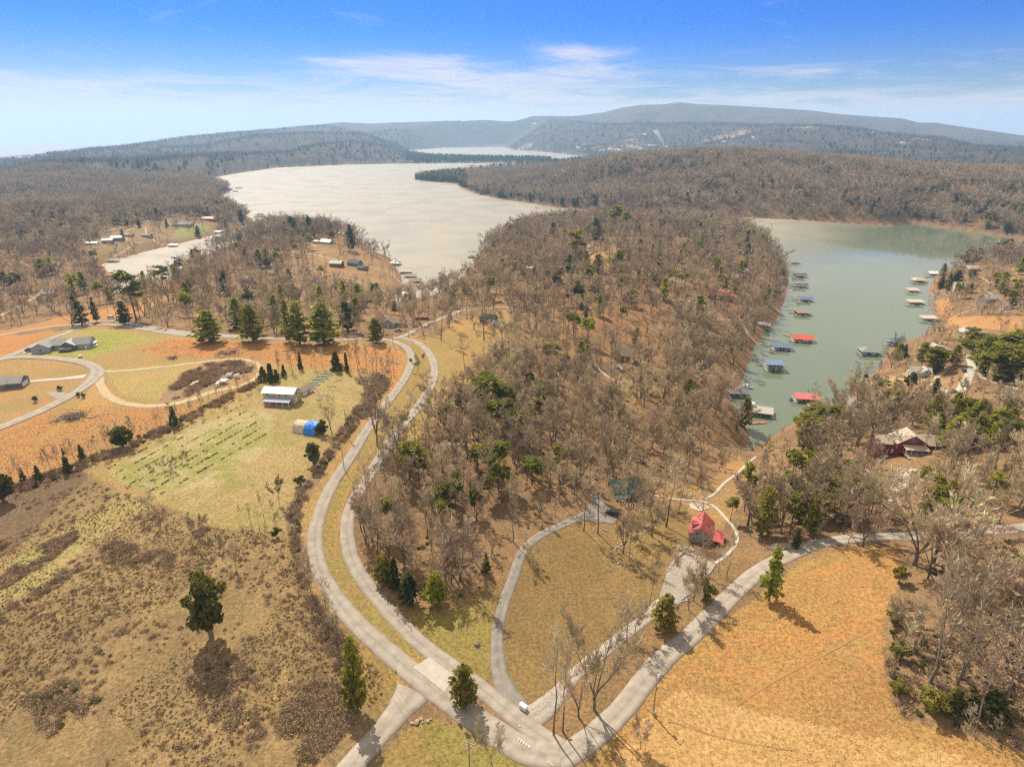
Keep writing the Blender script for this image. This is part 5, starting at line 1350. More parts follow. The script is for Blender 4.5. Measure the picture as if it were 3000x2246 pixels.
n_named = 296 - len(IND)
rest_near = []
for k, (sz, p, h) in enumerate(cand):
    u, v = proj(*p)
    rz = random.uniform(0, 6.28)
    top = proj(p[0], p[1], p[2] + h)
    visible = -40 < u < 3040 and top[1] < 2240 and v < 2330
    if len(IND) < 296 and visible:
        zn = zname(p)
        for f, lb, gp in WOODLABEL:
            if f(u, v, zn): break
        form = P_OPEN if (random.random() < 0.22 or (zn == 'east_wood' and random.random() < 0.6)) else P_FOREST
        ws = random.uniform(0.8, 1.25)
        if zn == 'east_wood': h *= 1.2
        if u > 2735 and 1560 < v < 1900: h = min(h, max(3.0, height_px(p, random.uniform(1612, 1660))))
        look = ('tall ' if h > 17.5 else 'young ' if h < 11 else '') + ('spreading' if form is P_OPEN else 'slender' if ws < 1.03 else 'full crowned') + ' bare tree'
        lb, gp = spot_label(look, u, v, gp)
        IND.append((sz, p, h, ws, random.choice(form), lb, gp, rz, 'bare_tree', 'bare tree'))
    else:
        rest_near.append((p, h, rz))
for sz, p, h, ws, pr, lb, gp, rz, nm, cat in IND:
    tree_obj(nm, pr, p, h, ws, rz, lb, cat, gp, random.uniform(-0.04, 0.04))
# the wooded neck that screens the small left inlet
xp, xg = in_px([(520,805),(620,775),(740,715),(800,695),(870,690),(870,735),(700,800),(560,850)], 420, 91)
xp = xp[free(xp[:, 0], xp[:, 1])]
for p in xp[(grid_sample(GS, xp[:, 0], xp[:, 1]) > 2)][:170]:
    rest_near.append((p, xg.uniform(12, 19), xg.uniform(0, 6.28)))
# the remaining woods: one object
KIT = [joined(g, 'wood_kit', bark, twigs) for g in FOREST + OPEN[:3]]                       # 0..11
KIT += [joined(bare_tree(500 + i, 'forest' if i < 5 else 'open', 1), 'wood_kit', bark, mid_twigs if i > 3 else twigs) for i in range(7)]   # 12..18
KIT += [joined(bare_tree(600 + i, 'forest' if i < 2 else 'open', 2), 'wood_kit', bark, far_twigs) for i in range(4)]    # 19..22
pts, rot, scl, idx = [], [], [], []
for p, h, rz in rest_near:
    pts.append(p); w = h * random.uniform(0.8, 1.25); rot.append((random.gauss(0, .03), random.gauss(0, .03), rz)); scl.append((w, w, h)); idx.append(random.randrange(12))
gg = np.random.default_rng(9)
def bulk(P, lo, hi, ids, wl, wh):
    n = len(P)
    h = gg.uniform(lo, hi, n); w = h * gg.uniform(wl, wh, n)
    pts.extend(P); rot.extend(np.stack([gg.normal(0, .03, n), gg.normal(0, .03, n), gg.uniform(0, 6.28, n)], 1)); scl.extend(np.stack([w, w, h], 1)); idx.extend(gg.choice(ids, n))
iscon = gg.random(len(mid_p)) < np.where(np.hypot(mid_p[:, 0], mid_p[:, 1]) < 900, 0.05, 0.08)
midc = mid_p[iscon]; midb = mid_p[~iscon]
rm = np.hypot(midb[:, 0], midb[:, 1])
um = PCX + FPX * midb[:, 0] / depth_at(midb[:, 0], midb[:, 1], midb[:, 2])
low_ = um < 1280
right_ = (um > 2540)
bulk(midb[(rm < 560) & ~low_ & ~right_], 11, 21, np.arange(0, 12), 0.8, 1.3)
bulk(midb[(rm < 560) & right_], 7, 14, np.arange(0, 12), 0.8, 1.3)
bulk(midb[(rm < 560) & low_], 9, 17, np.arange(0, 12), 0.85, 1.35)
bulk(midb[(rm >= 560) & right_], 8, 15, np.arange(12, 19), 0.85, 1.35)
bulk(midb[(rm >= 560) & ~low_ & ~right_], 12, 22, np.arange(12, 19), 0.85, 1.35)
bulk(midb[(rm >= 560) & low_], 10, 18, np.arange(12, 19), 0.9, 1.4)
sp = fbm(far_p[:, 0], far_p[:, 1], 260, 3, 55)
# the low spit and the tip of the ridge carry dark evergreens
uu, vv = proj(far_p[:, 0], far_p[:, 1], far_p[:, 2])
tip = ((uu > 1195) & (uu < 1370) & (vv > 500) & (vv < 560))
fc = (gg.random(len(far_p)) < np.where(tip, 0.8, np.where(sp > 0.18, 0.14, 0.04)))
farc = far_p[fc]; farb = far_p[~fc]
rfar = np.hypot(farb[:, 0], farb[:, 1])
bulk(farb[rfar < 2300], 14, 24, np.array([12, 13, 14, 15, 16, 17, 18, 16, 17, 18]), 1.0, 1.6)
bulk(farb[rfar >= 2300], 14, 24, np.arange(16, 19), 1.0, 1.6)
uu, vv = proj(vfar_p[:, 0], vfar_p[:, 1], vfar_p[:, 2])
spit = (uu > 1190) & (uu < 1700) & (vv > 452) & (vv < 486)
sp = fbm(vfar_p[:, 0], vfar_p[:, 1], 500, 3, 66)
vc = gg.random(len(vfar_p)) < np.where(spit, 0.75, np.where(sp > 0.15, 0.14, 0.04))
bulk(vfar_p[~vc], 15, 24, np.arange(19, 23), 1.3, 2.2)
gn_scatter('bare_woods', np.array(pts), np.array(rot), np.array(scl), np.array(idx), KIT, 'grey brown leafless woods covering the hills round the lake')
CK = [joined(conifer(700 + i, 'tall' if i % 2 else 'white_pine', 1), 'pine_kit', pinebark, pine_leaf if i < 3 else dark_leaf) for i in range(5)]
CK += [joined(conifer(750 + i, 'white_pine' if i % 2 else 'cedar', 2), 'pine_kit', pinebark, dark_leaf) for i in range(4)]
pts, rot, scl, idx = [], [], [], []
bulk(midc, 12, 22, np.arange(0, 5), 0.8, 1.2)
bulk(farc, 13, 22, np.arange(2, 9), 0.9, 1.3)
bulk(vfar_p[vc], 15, 23, np.arange(5, 9), 1.1, 1.6)
gn_scatter('pine_woods', np.array(pts), np.array(rot), np.array(scl), np.array(idx), CK, 'dark evergreens scattered through the leafless hills')

# ------------------------------------------------------------------ scrub, tussocks, briars
TK = []
for i in range(3):
    m_ = tuft(800 + i, 'grass').mesh('tussock_kit'); m_.materials.append(straw); TK.append(m_)
for i in range(3):
    m_ = tuft(820 + i, 'brush').mesh('briar_kit'); m_.materials.append(briar); TK.append(m_)
for i in range(2):
    m_ = tuft(840 + i, 'leafy').mesh('weed_kit'); m_.materials.append(weed); TK.append(m_)
def scrub_fill(name, poly, n, seed, ids, smin, smax, label, clump=0.0, flat=1.0):
    P, g = in_px(poly, n, seed)
    if clump:
        f = fbm(P[:, 0], P[:, 1], clump, 3, seed)
        P = P[f > -0.05]
    k = free(P[:, 0], P[:, 1]); P = P[k]
    n = len(P)
    s = g.uniform(smin, smax, n)
    gn_scatter(name, P, np.stack([np.zeros(n), np.zeros(n), g.uniform(0, 6.28, n)], 1), np.stack([s, s, s * flat], 1), g.choice(ids, n), TK, label)
SCRUB = [(-100,1560),(0,1500),(240,1400),(480,1490),(640,1550),(850,1560),(885,1700),(1040,1890),(1130,1990),(1100,2100),(1030,2290),(-100,2290)]
scrub_fill('tussock_grass', SCRUB, 30000, 3, [0,0,1,1,2,2,2], 0.22, 0.62, 'rough golden tussock grass across the lower left field', 25, 0.7)
scrub_fill('low_briars', SCRUB, 4500, 4, [3,4,5,0,1,3,4,0,2,1], 0.35, 1.2, 'low brown briars and weeds in the lower left field', 18, 0.7)
BR = [[(290,1600),(340,1585),(430,1600),(515,1625),(500,1665),(400,1665),(300,1640)],[(560,1560),(600,1545),(645,1555),(645,1590),(590,1600)],[(395,1515),(470,1500),(470,1545),(410,1550)],[(-20,1700),(150,1580),(280,1530),(150,1640),(-20,1745)],[(-20,1805),(150,1700),(330,1595),(320,1615),(160,1720),(-20,1850)],
      [(540,1950),(640,1900),(740,1960),(820,2080),(740,2180),(640,2120),(560,2030)],[(860,2020),(960,1980),(1080,2100),(1020,2230),(880,2220),(800,2120)],[(330,1850),(480,1810),(540,1880),(420,1930)],[(60,2050),(200,1980),(300,2050),(140,2160)]]
for i, bp_ in enumerate(BR):
    scrub_fill('briar_patch', bp_, (700, 300, 260, 800, 600, 650, 1000, 420, 420)[i], 40 + i, [3,4,5,3,4,6,0,1], 0.5, 1.7, ['reddish brown briar patch in the middle of the scrub field','dark reddish briar clump at the top right of the scrub field','briar clump where the green strip ends','dark brush band above the green strip','dark brush line below the green strip','brown brush in the shadow of the big dark cedar','grey brown thicket in the lower corner by the side road','low briars left of the big dark cedar','weedy brush in the lower left of the scrub field'][i], 6, 0.6)
scrub_fill('brush_thicket', [(465,1172),(485,1145),(520,1125),(540,1098),(580,1080),(605,1062),(640,1068),(690,1052),(732,1068),(738,1088),(700,1095),(650,1098),(630,1118),(590,1140),(560,1158),(510,1168)], 1500, 5, [3,4,5,3,4,5,0], 0.8, 3.0, 'mound of brown leafless brush inside the loop track', 5, 0.7)
scrub_fill('fence_row_brush', [(0,1425),(150,1385),(330,1310),(500,1240),(700,1140),(770,1100),(775,1118),(700,1160),(510,1262),(340,1335),(150,1412),(0,1455)], 2600, 6, [3,4,5,6], 0.9, 2.2, 'brown brush along the long fence row', 0, 0.9)
scrub_fill('roadside_brush', [(1105,1090),(1140,1110),(1135,1150),(1060,1230),(985,1330),(910,1430),(880,1500),(890,1600),(960,1760),(1040,1900),(1010,1990),(930,1850),(855,1640),(845,1500),(880,1430),(955,1320),(1040,1200)], 3000, 7, [3,4,5,3,0,6], 0.8, 2.0, 'brown brush along the outer lane and power line', 0, 0.9)
scrub_fill('dark_brush', [(0,1480),(120,1420),(230,1375),(250,1400),(150,1480),(60,1570),(0,1610)], 2200, 8, [3,4,5,6], 0.8, 1.8, 'dark brush between the left fence row and the green strip', 14, 0.7)
OK_ = []
ogm = mat('orange_grass_stems', (0.46, 0.23, 0.085), 0.95, var=0.25, scale=3.0, objvar=0.15)
for i in range(3):
    m_ = tuft(860 + i, 'grass').mesh('broom_sedge_kit'); m_.materials.append(ogm); TK.append(m_)
scrub_fill('orange_grass', [(-50,1330),(0,1280),(150,1205),(300,1185),(430,1200),(600,1178),(480,1255),(300,1315),(100,1390),(-50,1440)], 6000, 9, [8,9,10], 0.2, 0.45, 'fine dry orange grass in the left field', 0, 0.6)
scrub_fill('orange_strip_grass', [(400,1025),(500,995),(700,1003),(1000,1010),(1150,1020),(1182,1050),(1178,1110),(1150,1140),(1100,1090),(1010,1080),(900,1075),(720,1050),(560,1048)], 7000, 11, [8,9,10], 0.25, 0.55, 'fine dry orange grass below the roadside pines', 0, 0.6)
scrub_fill('hay_field_grass', [(1760,2240),(1830,2140),(1960,1980),(2130,1820),(2310,1685),(2420,1640),(2620,1620),(2580,1850),(2590,1950),(2620,2080),(2750,2150),(2990,2220),(2990,2240)], 12000, 12, [0,1,2,8], 0.12, 0.30, 'short dry stubble over the right orange field', 12, 0.6)
scrub_fill('wood_floor_brush', [(1130,1760),(1320,1765),(1480,1690),(1600,1560),(1740,1440),(1850,1380),(2050,1300),(2100,1100),(1800,1050),(1500,1150),(1250,1330),(1100,1500),(1075,1620)], 5000, 10, [3,4,5,0,6], 0.6, 1.5, 'low brown brush and dead stalks under the bare trees', 22, 0.7)
scrub_fill('east_wood_brush', [(2630,1620),(3000,1580),(3000,2190),(2900,2165),(2750,2125),(2650,2100),(2600,1950)], 3600, 12, [3,4,5,0,6,7], 0.6, 1.6, 'grey green underbrush in the east wood', 15, 0.8)
scrub_fill('cove_bank_brush', [(2560,1140),(2640,1150),(2750,1165),(2800,1200),(2700,1240),(2600,1230),(2580,1180)], 1800, 13, [3,4,5], 1.0, 2.2, 'dense brown brush on the point below the deck house', 0, 0.9)
# rows in the garden field
rp = []
for k in range(7):
    a = np.array([318 + 22 * k, 1372 + 14.5 * k]); b2 = np.array([690 + 20 * k, 1172 + 13.5 * k])
    n = 84
    for j in range(n):
        t = (j + random.random() * 0.4) / n
        if fbm(np.array([t * 12 + k * 3.7]), np.array([k * 5.1]), 1.0, 2, 3)[0] < -0.05 or random.random() < 0.3: continue
        q = a + (b2 - a) * t
        rp.append(G(q[0], q[1]))
rp = np.array(rp); n = len(rp); s = np.random.default_rng(4).uniform(0.3, 0.75, n)
gn_scatter('garden_row_plants', rp, np.stack([np.zeros(n)] * 2 + [np.random.default_rng(5).uniform(0, 6, n)], 1), np.stack([s, s, s], 1), np.random.default_rng(6).choice([3,4,6,7], n), TK, 'low dark plants set in rows across the garden field')

# ------------------------------------------------------------------ builders for built things
class MB:
    def __init__(self):
        self.v = []; self.f = []
    def box(self, x0, x1, y0, y1, z0, z1):
        n = len(self.v)
        self.v += [(x0,y0,z0),(x1,y0,z0),(x1,y1,z0),(x0,y1,z0),(x0,y0,z1),(x1,y0,z1),(x1,y1,z1),(x0,y1,z1)]
        self.f += [tuple(n + i for i in q) for q in ((3,2,1,0),(4,5,6,7),(0,1,5,4),(1,2,6,5),(2,3,7,6),(3,0,4,7))]
        return self
    def poly(self, pts, faces):
        n = len(self.v); self.v += [tuple(p) for p in pts]; self.f += [tuple(n + i for i in q) for q in faces]
        return self
    def cyl(self, a, b_, r0, r1=None, sides=8, cap=True):
        r1 = r0 if r1 is None else r1
        a = np.array(a, float); b_ = np.array(b_, float)
        d = unit(b_ - a); s = unit(np.cross(d, (0.2, 0.97, 0.1) if abs(d[2]) > 0.7 else (0, 0, 1))); t = np.cross(d, s)
        n = len(self.v)
        for p, r in ((a, r0), (b_, r1)):
            for k in range(sides):
                an = 2 * math.pi * k / sides
                self.v.append(tuple(p + r * (math.cos(an) * s + math.sin(an) * t)))
        for k in range(sides):
            k2 = (k + 1) % sides
            self.f.append((n + k, n + k2, n + sides + k2, n + sides + k))
        if cap:
            self.f.append(tuple(n + k for k in range(sides))[::-1]); self.f.append(tuple(n + sides + k for k in range(sides)))
        return self
    def slab(self, corners, th):
        """sloped slab: 4 top corners, thickness downwards"""
        c = [tuple(p) for p in corners]; n = len(self.v)
        self.v += c + [(x, y, z - th) for x, y, z in c]
        self.f += [tuple(n + i for i in q) for q in ((0,1,2,3),(7,6,5,4),(0,4,5,1),(1,5,6,2),(2,6,7,3),(3,7,4,0))]
        return self
    def build(self, name, m_, parent=None, bevel=0.0):
        me = bpy.data.meshes.new(name)
        me.from_pydata([tuple(map(float, p)) for p in self.v], [], self.f)
        bm = bmesh.new(); bm.from_mesh(me)
        bmesh.ops.recalc_face_normals(bm, faces=bm.faces)
        if bevel > 0:
            bmesh.ops.bevel(bm, geom=list(bm.edges), offset=bevel, segments=2, affect='EDGES', clamp_overlap=True)
        bm.to_mesh(me); bm.free()
        return new_obj(name, me, parent, [m_])
W = {
 'grey_blue': mat('blue_grey_siding', (0.30,0.34,0.40), 0.8, var=0.10, scale=2), 'grey_dark': mat('dark_grey_siding', (0.13,0.14,0.16), 0.8, var=0.15, scale=2), 'grey': mat('grey_siding', (0.27,0.25,0.23), 0.8, var=0.12, scale=2),
 'beige': mat('beige_siding', (0.47,0.40,0.27), 0.8, var=0.10, scale=2), 'white': mat('white_wall', (0.70,0.68,0.64), 0.7, var=0.07, scale=2), 'brown': mat('brown_wood_wall', (0.16,0.10,0.06), 0.85, var=0.2, scale=2),
 'barn': mat('barn_red_wall', (0.20,0.035,0.035), 0.8, var=0.15, scale=2), 'yellow': mat('yellow_siding', (0.58,0.45,0.19), 0.8, var=0.08, scale=2), 'tan': mat('tan_wall', (0.46,0.34,0.20), 0.8, var=0.1, scale=2), 'log': mat('log_wall', (0.25,0.15,0.08), 0.85, var=0.2, scale=2),
 'slate': mat('slate_foundation', (0.14,0.17,0.21), 0.85, var=0.15, scale=2),
}
R_ = {
 'grey': mat('grey_shingle', (0.27,0.255,0.235), 0.9, var=0.16, scale=3), 'lightgrey': mat('light_grey_shingle', (0.42,0.40,0.37), 0.9, var=0.12, scale=3), 'dark': mat('charcoal_shingle', (0.115,0.115,0.12), 0.9, var=0.2, scale=3), 'tan': mat('tan_shingle', (0.44,0.37,0.28), 0.9, var=0.12, scale=3),
 'brown': mat('brown_shingle', (0.22,0.165,0.115), 0.9, var=0.2, scale=3), 'red': mat('red_metal_roof', (0.40,0.085,0.075), 0.5, var=0.12, scale=1.5, spec=0.4), 'pinkred': mat('faded_red_roof', (0.55,0.16,0.15), 0.6, var=0.1, scale=1.5), 'orange': mat('orange_red_roof', (0.50,0.105,0.05), 0.5, var=0.1, scale=1.5),
 'pink': mat('pale_pink_roof', (0.52,0.36,0.29), 0.7, var=0.1, scale=1.5), 'blue': mat('blue_metal_roof', (0.115,0.175,0.27), 0.5, var=0.12, scale=1.5, spec=0.5), 'green': mat('green_metal_roof', (0.06,0.17,0.09), 0.5, var=0.12, scale=1.5, spec=0.5), 'teal': mat('dark_teal_roof', (0.022,0.085,0.075), 0.5, var=0.2, scale=2, spec=0.5),
 'white': mat('white_metal_roof', (0.72,0.70,0.66), 0.45, var=0.06, scale=1.5, spec=0.5), 'sage': mat('sage_grey_roof', (0.21,0.235,0.19), 0.75, var=0.1, scale=1.5),
}
glass = mat('window_glass', (0.025, 0.03, 0.035), 0.12, spec=0.6)
trim = mat('white_trim', (0.68, 0.66, 0.62), 0.7, var=0.05, scale=3)
deckwood = mat('deck_boards', (0.33, 0.24, 0.15), 0.85, var=0.2, scale=3)
greywood = mat('weathered_boards', (0.25, 0.22, 0.19), 0.9, var=0.2, scale=3)
darkmetal = mat('dark_metal', (0.05, 0.05, 0.055), 0.5, spec=0.5)
steel = mat('galvanised_metal', (0.45, 0.46, 0.47), 0.4, metal=0.6)

def win(x, z, w, h, face, parent, wallpos, framemat=None):
    """window proud of a wall; face in '-y','+y','-x','+x'; x runs along the wall"""
    f, g_ = MB(), MB()
    for mb, o, i0 in ((f, 0.05, 0.0), (g_, 0.075, 0.09)):
        a, b_ = x - w / 2 + i0, x + w / 2 - i0; c, d = z + i0, z + h - i0
        if face == '-y': mb.box(a, b_, wallpos - o, wallpos - 0.003, c, d)
        if face == '+y': mb.box(a, b_, wallpos + 0.003, wallpos + o, c, d)
        if face == '-x': mb.box(wallpos - o, wallpos - 0.003, a, b_, c, d)
        if face == '+x': mb.box(wallpos + 0.003, wallpos + o, a, b_, c, d)
    fo = f.build('window', framemat or trim, parent)
    g_.build('pane', glass, fo)
    return fo
def door(x, z, w, h, face, parent, wallpos, m_=None, name='door'):
    f = MB(); o = 0.06
    a, b_ = x - w / 2, x + w / 2
    if face == '-y': f.box(a, b_, wallpos - o, wallpos - 0.003, z, z + h)
    if face == '+y': f.box(a, b_, wallpos + 0.003, wallpos + o, z, z + h)
    if face == '-x': f.box(wallpos - o, wallpos - 0.003, a, b_, z, z + h)
    if face == '+x': f.box(wallpos + 0.003, wallpos + o, a, b_, z, z + h)
    return f.build(name, m_ or trim, parent)
def gable_wall(w, d, h, rh, sink=4.0):
    """walls with gables at the x ends (ridge along x)"""
    m_ = MB(); x, y = w / 2, d / 2
    m_.poly([(-x,-y,-sink),(x,-y,-sink),(x,y,-sink),(-x,y,-sink),(-x,-y,h),(x,-y,h),(x,y,h),(-x,y,h),(-x,0,h+rh),(x,0,h+rh)],
            [(0,1,5,4),(2,3,7,6),(1,2,6,9,5),(3,0,4,8,7),(4,5,9,8),(6,7,8,9),(3,2,1,0)])
    return m_
def gable_roof(w, d, h, rh, oh=0.45, th=0.16):
    m_ = MB(); x, y = w / 2 + oh, d / 2; s = rh / y
    for sg in (-1, 1):
        ye = sg * (y + oh); ze = h - s * oh + 0.14
        m_.slab([(-x, ye, ze), (x, ye, ze), (x, 0, h + rh + 0.14), (-x, 0, h + rh + 0.14)], th)
    return m_
def hip_roof(w, d, h, rh, oh=0.45):
    x, y = w / 2 + oh, d / 2 + oh; rx = max(w / 2 - d / 2, 0.2); z0 = h + 0.02
    m_ = MB()
    m_.poly([(-x,-y,z0),(x,-y,z0),(x,y,z0),(-x,y,z0),(-rx,0,h+rh),(rx,0,h+rh),(-x,-y,z0-.18),(x,-y,z0-.18),(x,y,z0-.18),(-x,y,z0-.18)],
            [(0,1,5,4),(1,2,5),(2,3,4,5),(3,0,4),(0,6,7,1),(1,7,8,2),(2,8,9,3),(3,9,6,0),(9,8,7,6)])
    return m_
def block(parent, cx_, cy_, w, d, h, rh, kind, wm_, rm_, rz=0.0, windows=True, z=0.0, sink=4.0, seed=0, wallname='wall', detail=True):
    """one wing of a house: wall + roof + windows, placed in the house's own frame"""
    hld = []
    wobj = (gable_wall(w, d, h, rh, sink) if kind == 'gable' else MB().box(-w/2, w/2, -d/2, d/2, -sink, h)).build(wallname, wm_, parent)
    robj = (gable_roof(w, d, h, rh) if kind == 'gable' else hip_roof(w, d, h, rh) if kind == 'hip' else MB().box(-w/2-.3, w/2+.3, -d/2-.3, d/2+.3, h+.01, h+.2)).build('roof', rm_, parent)
    hld += [wobj, robj]
    if windows:
        r = random.Random(seed)
        zs = [0.9] if h < 4.4 else [0.9, 3.6]
        for zz in zs:
            n = max(1, int(w / 3.2))
            for k in range(n):
                xx = -w / 2 + w * (k + 0.5) / n
                if zz == 0.9 and k == n // 2 and detail:
                    hld.append(door(xx, 0.0, 1.0, 2.1, '-y', parent, -d / 2))
                else:
                    hld.append(win(xx, zz, 1.1, 1.3, '-y', parent, -d / 2))
                if detail: hld.append(win(xx, zz, 1.1, 1.3, '+y', parent, d / 2))
            for face, pos in (('-x', -w / 2), ('+x', w / 2)):
                hld.append(win(0.0, zz, 1.1, 1.3, face, parent, pos))
        if kind == 'gable' and rh > 2.2:
            for face, pos in (('-x', -w / 2), ('+x', w / 2)):
                hld.append(win(0.0, h + 0.2, 0.9, 1.0, face, parent, pos))
    for o in hld:
        o.location = (cx_, cy_, z); o.rotation_euler = (0, 0, rz)
    return hld
def house_at(u, v, rz_deg, label, cat='house', name='house', group=None, dz=0.0):
    p = G(u, v)
    e = empty(name, (p[0], p[1], p[2] + dz), math.radians(rz_deg))
    tag(e, label, cat, group)
    return e, mpp(p)
def chimney(parent, x, y, z0, z1, m_=None, s=0.7):
    return MB().box(x - s/2, x + s/2, y - s/2, y + s/2, z0, z1).build('chimney', m_ or W['brown'], parent)
def porch(parent, x0, x1, y0, y1, zf, zt, roofm, n=4, rail=True, floor=True, postm=None, drop=0.5):
    """deck with posts, rail and lean-to roof on the -y side"""
    if floor: MB().box(x0, x1, y0, y1, zf - 0.2, zf).build('porch_deck', deckwood, parent)
    for k in range(n):
        xx = x0 + 0.15 + (x1 - x0 - 0.3) * k / (n - 1)
        MB().box(xx - .09, xx + .09, y0 + .06, y0 + .24, -3.0, zt - drop - 0.05).build('post', postm or trim, parent)
    if roofm: MB().slab([(x0 - .2, y0 - .3, zt - drop), (x1 + .2, y0 - .3, zt - drop), (x1 + .2, y1, zt), (x0 - .2, y1, zt)], 0.12).build('porch_roof', roofm, parent)
    if rail:
        m_ = MB(); m_.box(x0, x1, y0, y0 + .06, zf + .9, zf + .98)
        for k in range(int((x1 - x0) / 0.5) + 1):
            m_.box(x0 + k * .5, x0 + k * .5 + .04, y0, y0 + .04, zf, zf + .9)
        m_.build('railing', postm or trim, parent)

# --- the red roofed house by the gravel pad
e, k = house_at(2052, 1570, 68, 'grey house with bright red metal roof and dormer by the gravel pad')
w, d, h, rh = 9.5, 7.0, 3.4, 3.2
gable_wall(w, d, h, rh, 1.0).build('wall', W['grey'], e)
MB().box(-w/2-.06, w/2+.06, -d/2-.06, d/2+.06, -4, 0.55).build('foundation', W['slate'], e)
gable_roof(w, d, h, rh).build('roof', R_['red'], e)
win(0.9, h + 0.1, 1.5, 1.2, '-x', e, -w/2); win(-1.7, 1.4, 0.9, 1.2, '-x', e, -w/2); win(1.9, 1.4, .8, 1.1, '-x', e, -w/2)
dm = MB().box(-1.9, 1.9, 0.7, d/2 - .5, h - .3, h + 2.3).build('dormer', W['grey'], e)
MB().slab([(-2.2, d/2 + .0, h + 2.2), (2.2, d/2 + .0, h + 2.2), (2.2, 0.2, h + 3.0), (-2.2, 0.2, h + 3.0)], .14).build('dormer_roof', R_['red'], e)
win(-.8, h + .9, 1.0, .9, '+y', e, d/2 - .5); win(.8, h + .9, 1.0, .9, '+y', e, d/2 - .5)
for xx in (-2.8, 0, 2.8): win(xx, 1.1, 1.0, 1.3, '+y', e, d/2)
for xx in (-2.8, 2.8): win(xx, 1.1, 1.0, 1.3, '-y', e, -d/2)
MB().cyl((1.2, 1.6, h + 1.5), (1.2, 1.6, h + 4.0), .13).cyl((1.2, 1.6, h + 4.0), (1.2, 1.6, h + 4.25), .22).build('stove_pipe', steel, e)
MB().slab([(-w/2 - .2, -d/2 - 4.0, 2.3), (w/2 - 3.0, -d/2 - 4.0, 2.3), (w/2 - 3.0, -d/2 - .02, 3.0), (-w/2 - .2, -d/2 - .02, 3.0)], .14).build('porch_roof', R_['red'], e)
for xx in (-w/2 + .1, 0, w/2 - 3.3): MB().box(xx - .08, xx + .08, -d/2 - 3.8, -d/2 - 3.64, -2, 2.3).build('post', trim, e)
MB().box(-w/2, w/2 - 3.2, -d/2 - 3.9, -d/2 - .07, -2.0, .1).build('porch_deck', deckwood, e)
# --- the green roofed house in the wood edge
e, k = house_at(1836, 1445, 8, 'brown house with dark teal roof half hidden behind bare trees')
block(e, 0, 0, 13, 8.5, 3.4, 3.6, 'gable', W['grey'], R_['teal'], 0, True, seed=3)
block(e, 3.0, -1.5, 7.0, 5.5, 3.6, 3.0, 'gable', W['grey'], R_['teal'], math.pi/2, True, seed=4)
chimney(e, -4.5, 1.0, 4.5, 8.0)
porch(e, -6.5, -1.0, -6.6, -4.3, 0.1, 2.9, R_['teal'], 4)
# --- barn red house above the right lane
e, k = house_at(2652, 1325, -8, 'barn red house with tan roofs, white window trim and a timber deck')
block(e, 0.5, 1.0, 8.5, 12.5, 6.0, 4.0, 'gable', W['barn'], R_['tan'], math.pi/2, False, seed=5)
hm = R_['tan']
win(-1.1 + .5, 6.9, 1.0, 1.5, '-y', e, -3.25); win(1.1 + .5, 6.9, 1.0, 1.5, '-y', e, -3.25); win(.5, 6.9, 1.0, 2.1, '-y', e, -3.26)
block(e, 9.0, 3.0, 8.5, 8.5, 5.0, 3.0, 'gable', W['barn'], R_['tan'], 0, True, seed=6)
block(e, -8.5, 2.5, 9.0, 7.5, 4.6, 2.4, 'gable', W['barn'], R_['tan'], 0, True, seed=7)
for zz in (-1.0, 1.4):
    for yy in (0.0, 2.5, 5.0): win(yy, zz, 1.2, 1.6, '-x', e, -13.0)
porch(e, -3.6, 5.8, -6.9, -3.3, 2.5, 5.6, R_['tan'], 5, True, True, trim, 0.7)
door(0.5, 2.5, 1.8, 2.1, '-y', e, -3.25, glass, 'glass_door'); win(-2.2, 3.0, 1.3, 1.5, '-y', e, -3.25); win(3.2, 3.0, 1.3, 1.5, '-y', e, -3.25)
MB().slab([(-3.6, -10.5, 2.45), (6.6, -10.5, 2.45), (6.6, -6.95, 2.5), (-3.6, -6.95, 2.5)], .22).build('deck', deckwood, e)
for xx in (-3.3, 1.4, 6.2): MB().box(xx - .12, xx + .12, -10.3, -10.06, -4, 2.25).build('post', deckwood, e)
# --- deck house with grey roofs on the point
e, k = house_at(2690, 1100, -14, 'grey roofed house with wrap deck beside the steep white driveway')
block(e, 0, 0, 12, 7.0, 3.3, 2.6, 'gable', W['beige'], R_['lightgrey'], 0, True, seed=8)
block(e, 2.5, -1.5, 6.5, 7.0, 3.4, 2.8, 'gable', W['grey_blue'], R_['lightgrey'], math.pi/2, True, seed=9)
porch(e, -7.5, 5.0, -7.4, -5.1, -.1, 0, None, 6, True, True, deckwood)
MB().box(-8.6, -6.1, -5.0, 4.0, -.3, -.08).build('deck', deckwood, e)
# --- yellow house and tan hip roofed house
e, k = house_at(2735, 1045, 12, 'tall yellow house with grey roof on the cove bank')
block(e, 0, 0, 7.0, 9.0, 6.2, 2.8, 'gable', W['yellow'], R_['lightgrey'], math.pi/2, True, seed=10)
block(e, 7.0, 1.5, 7.5, 7.0, 5.0, 2.4, 'hip', W['yellow'], R_['lightgrey'], 0, True, seed=11)
e, k = house_at(2835, 990, -6, 'tan house with tall hipped grey roofs above the yellow house')
block(e, 0, 0, 13, 9.0, 4.6, 4.2, 'hip', W['tan'], R_['lightgrey'], 0, True, seed=12)
block(e, -3.5, -3.5, 7, 6.0, 4.8, 3.4, 'gable', W['yellow'], R_['lightgrey'], math.pi/2, True, seed=13)
block(e, 9.5, 1.0, 7, 7, 3.8, 2.8, 'hip', W['tan'], R_['lightgrey'], 0, True, seed=14)
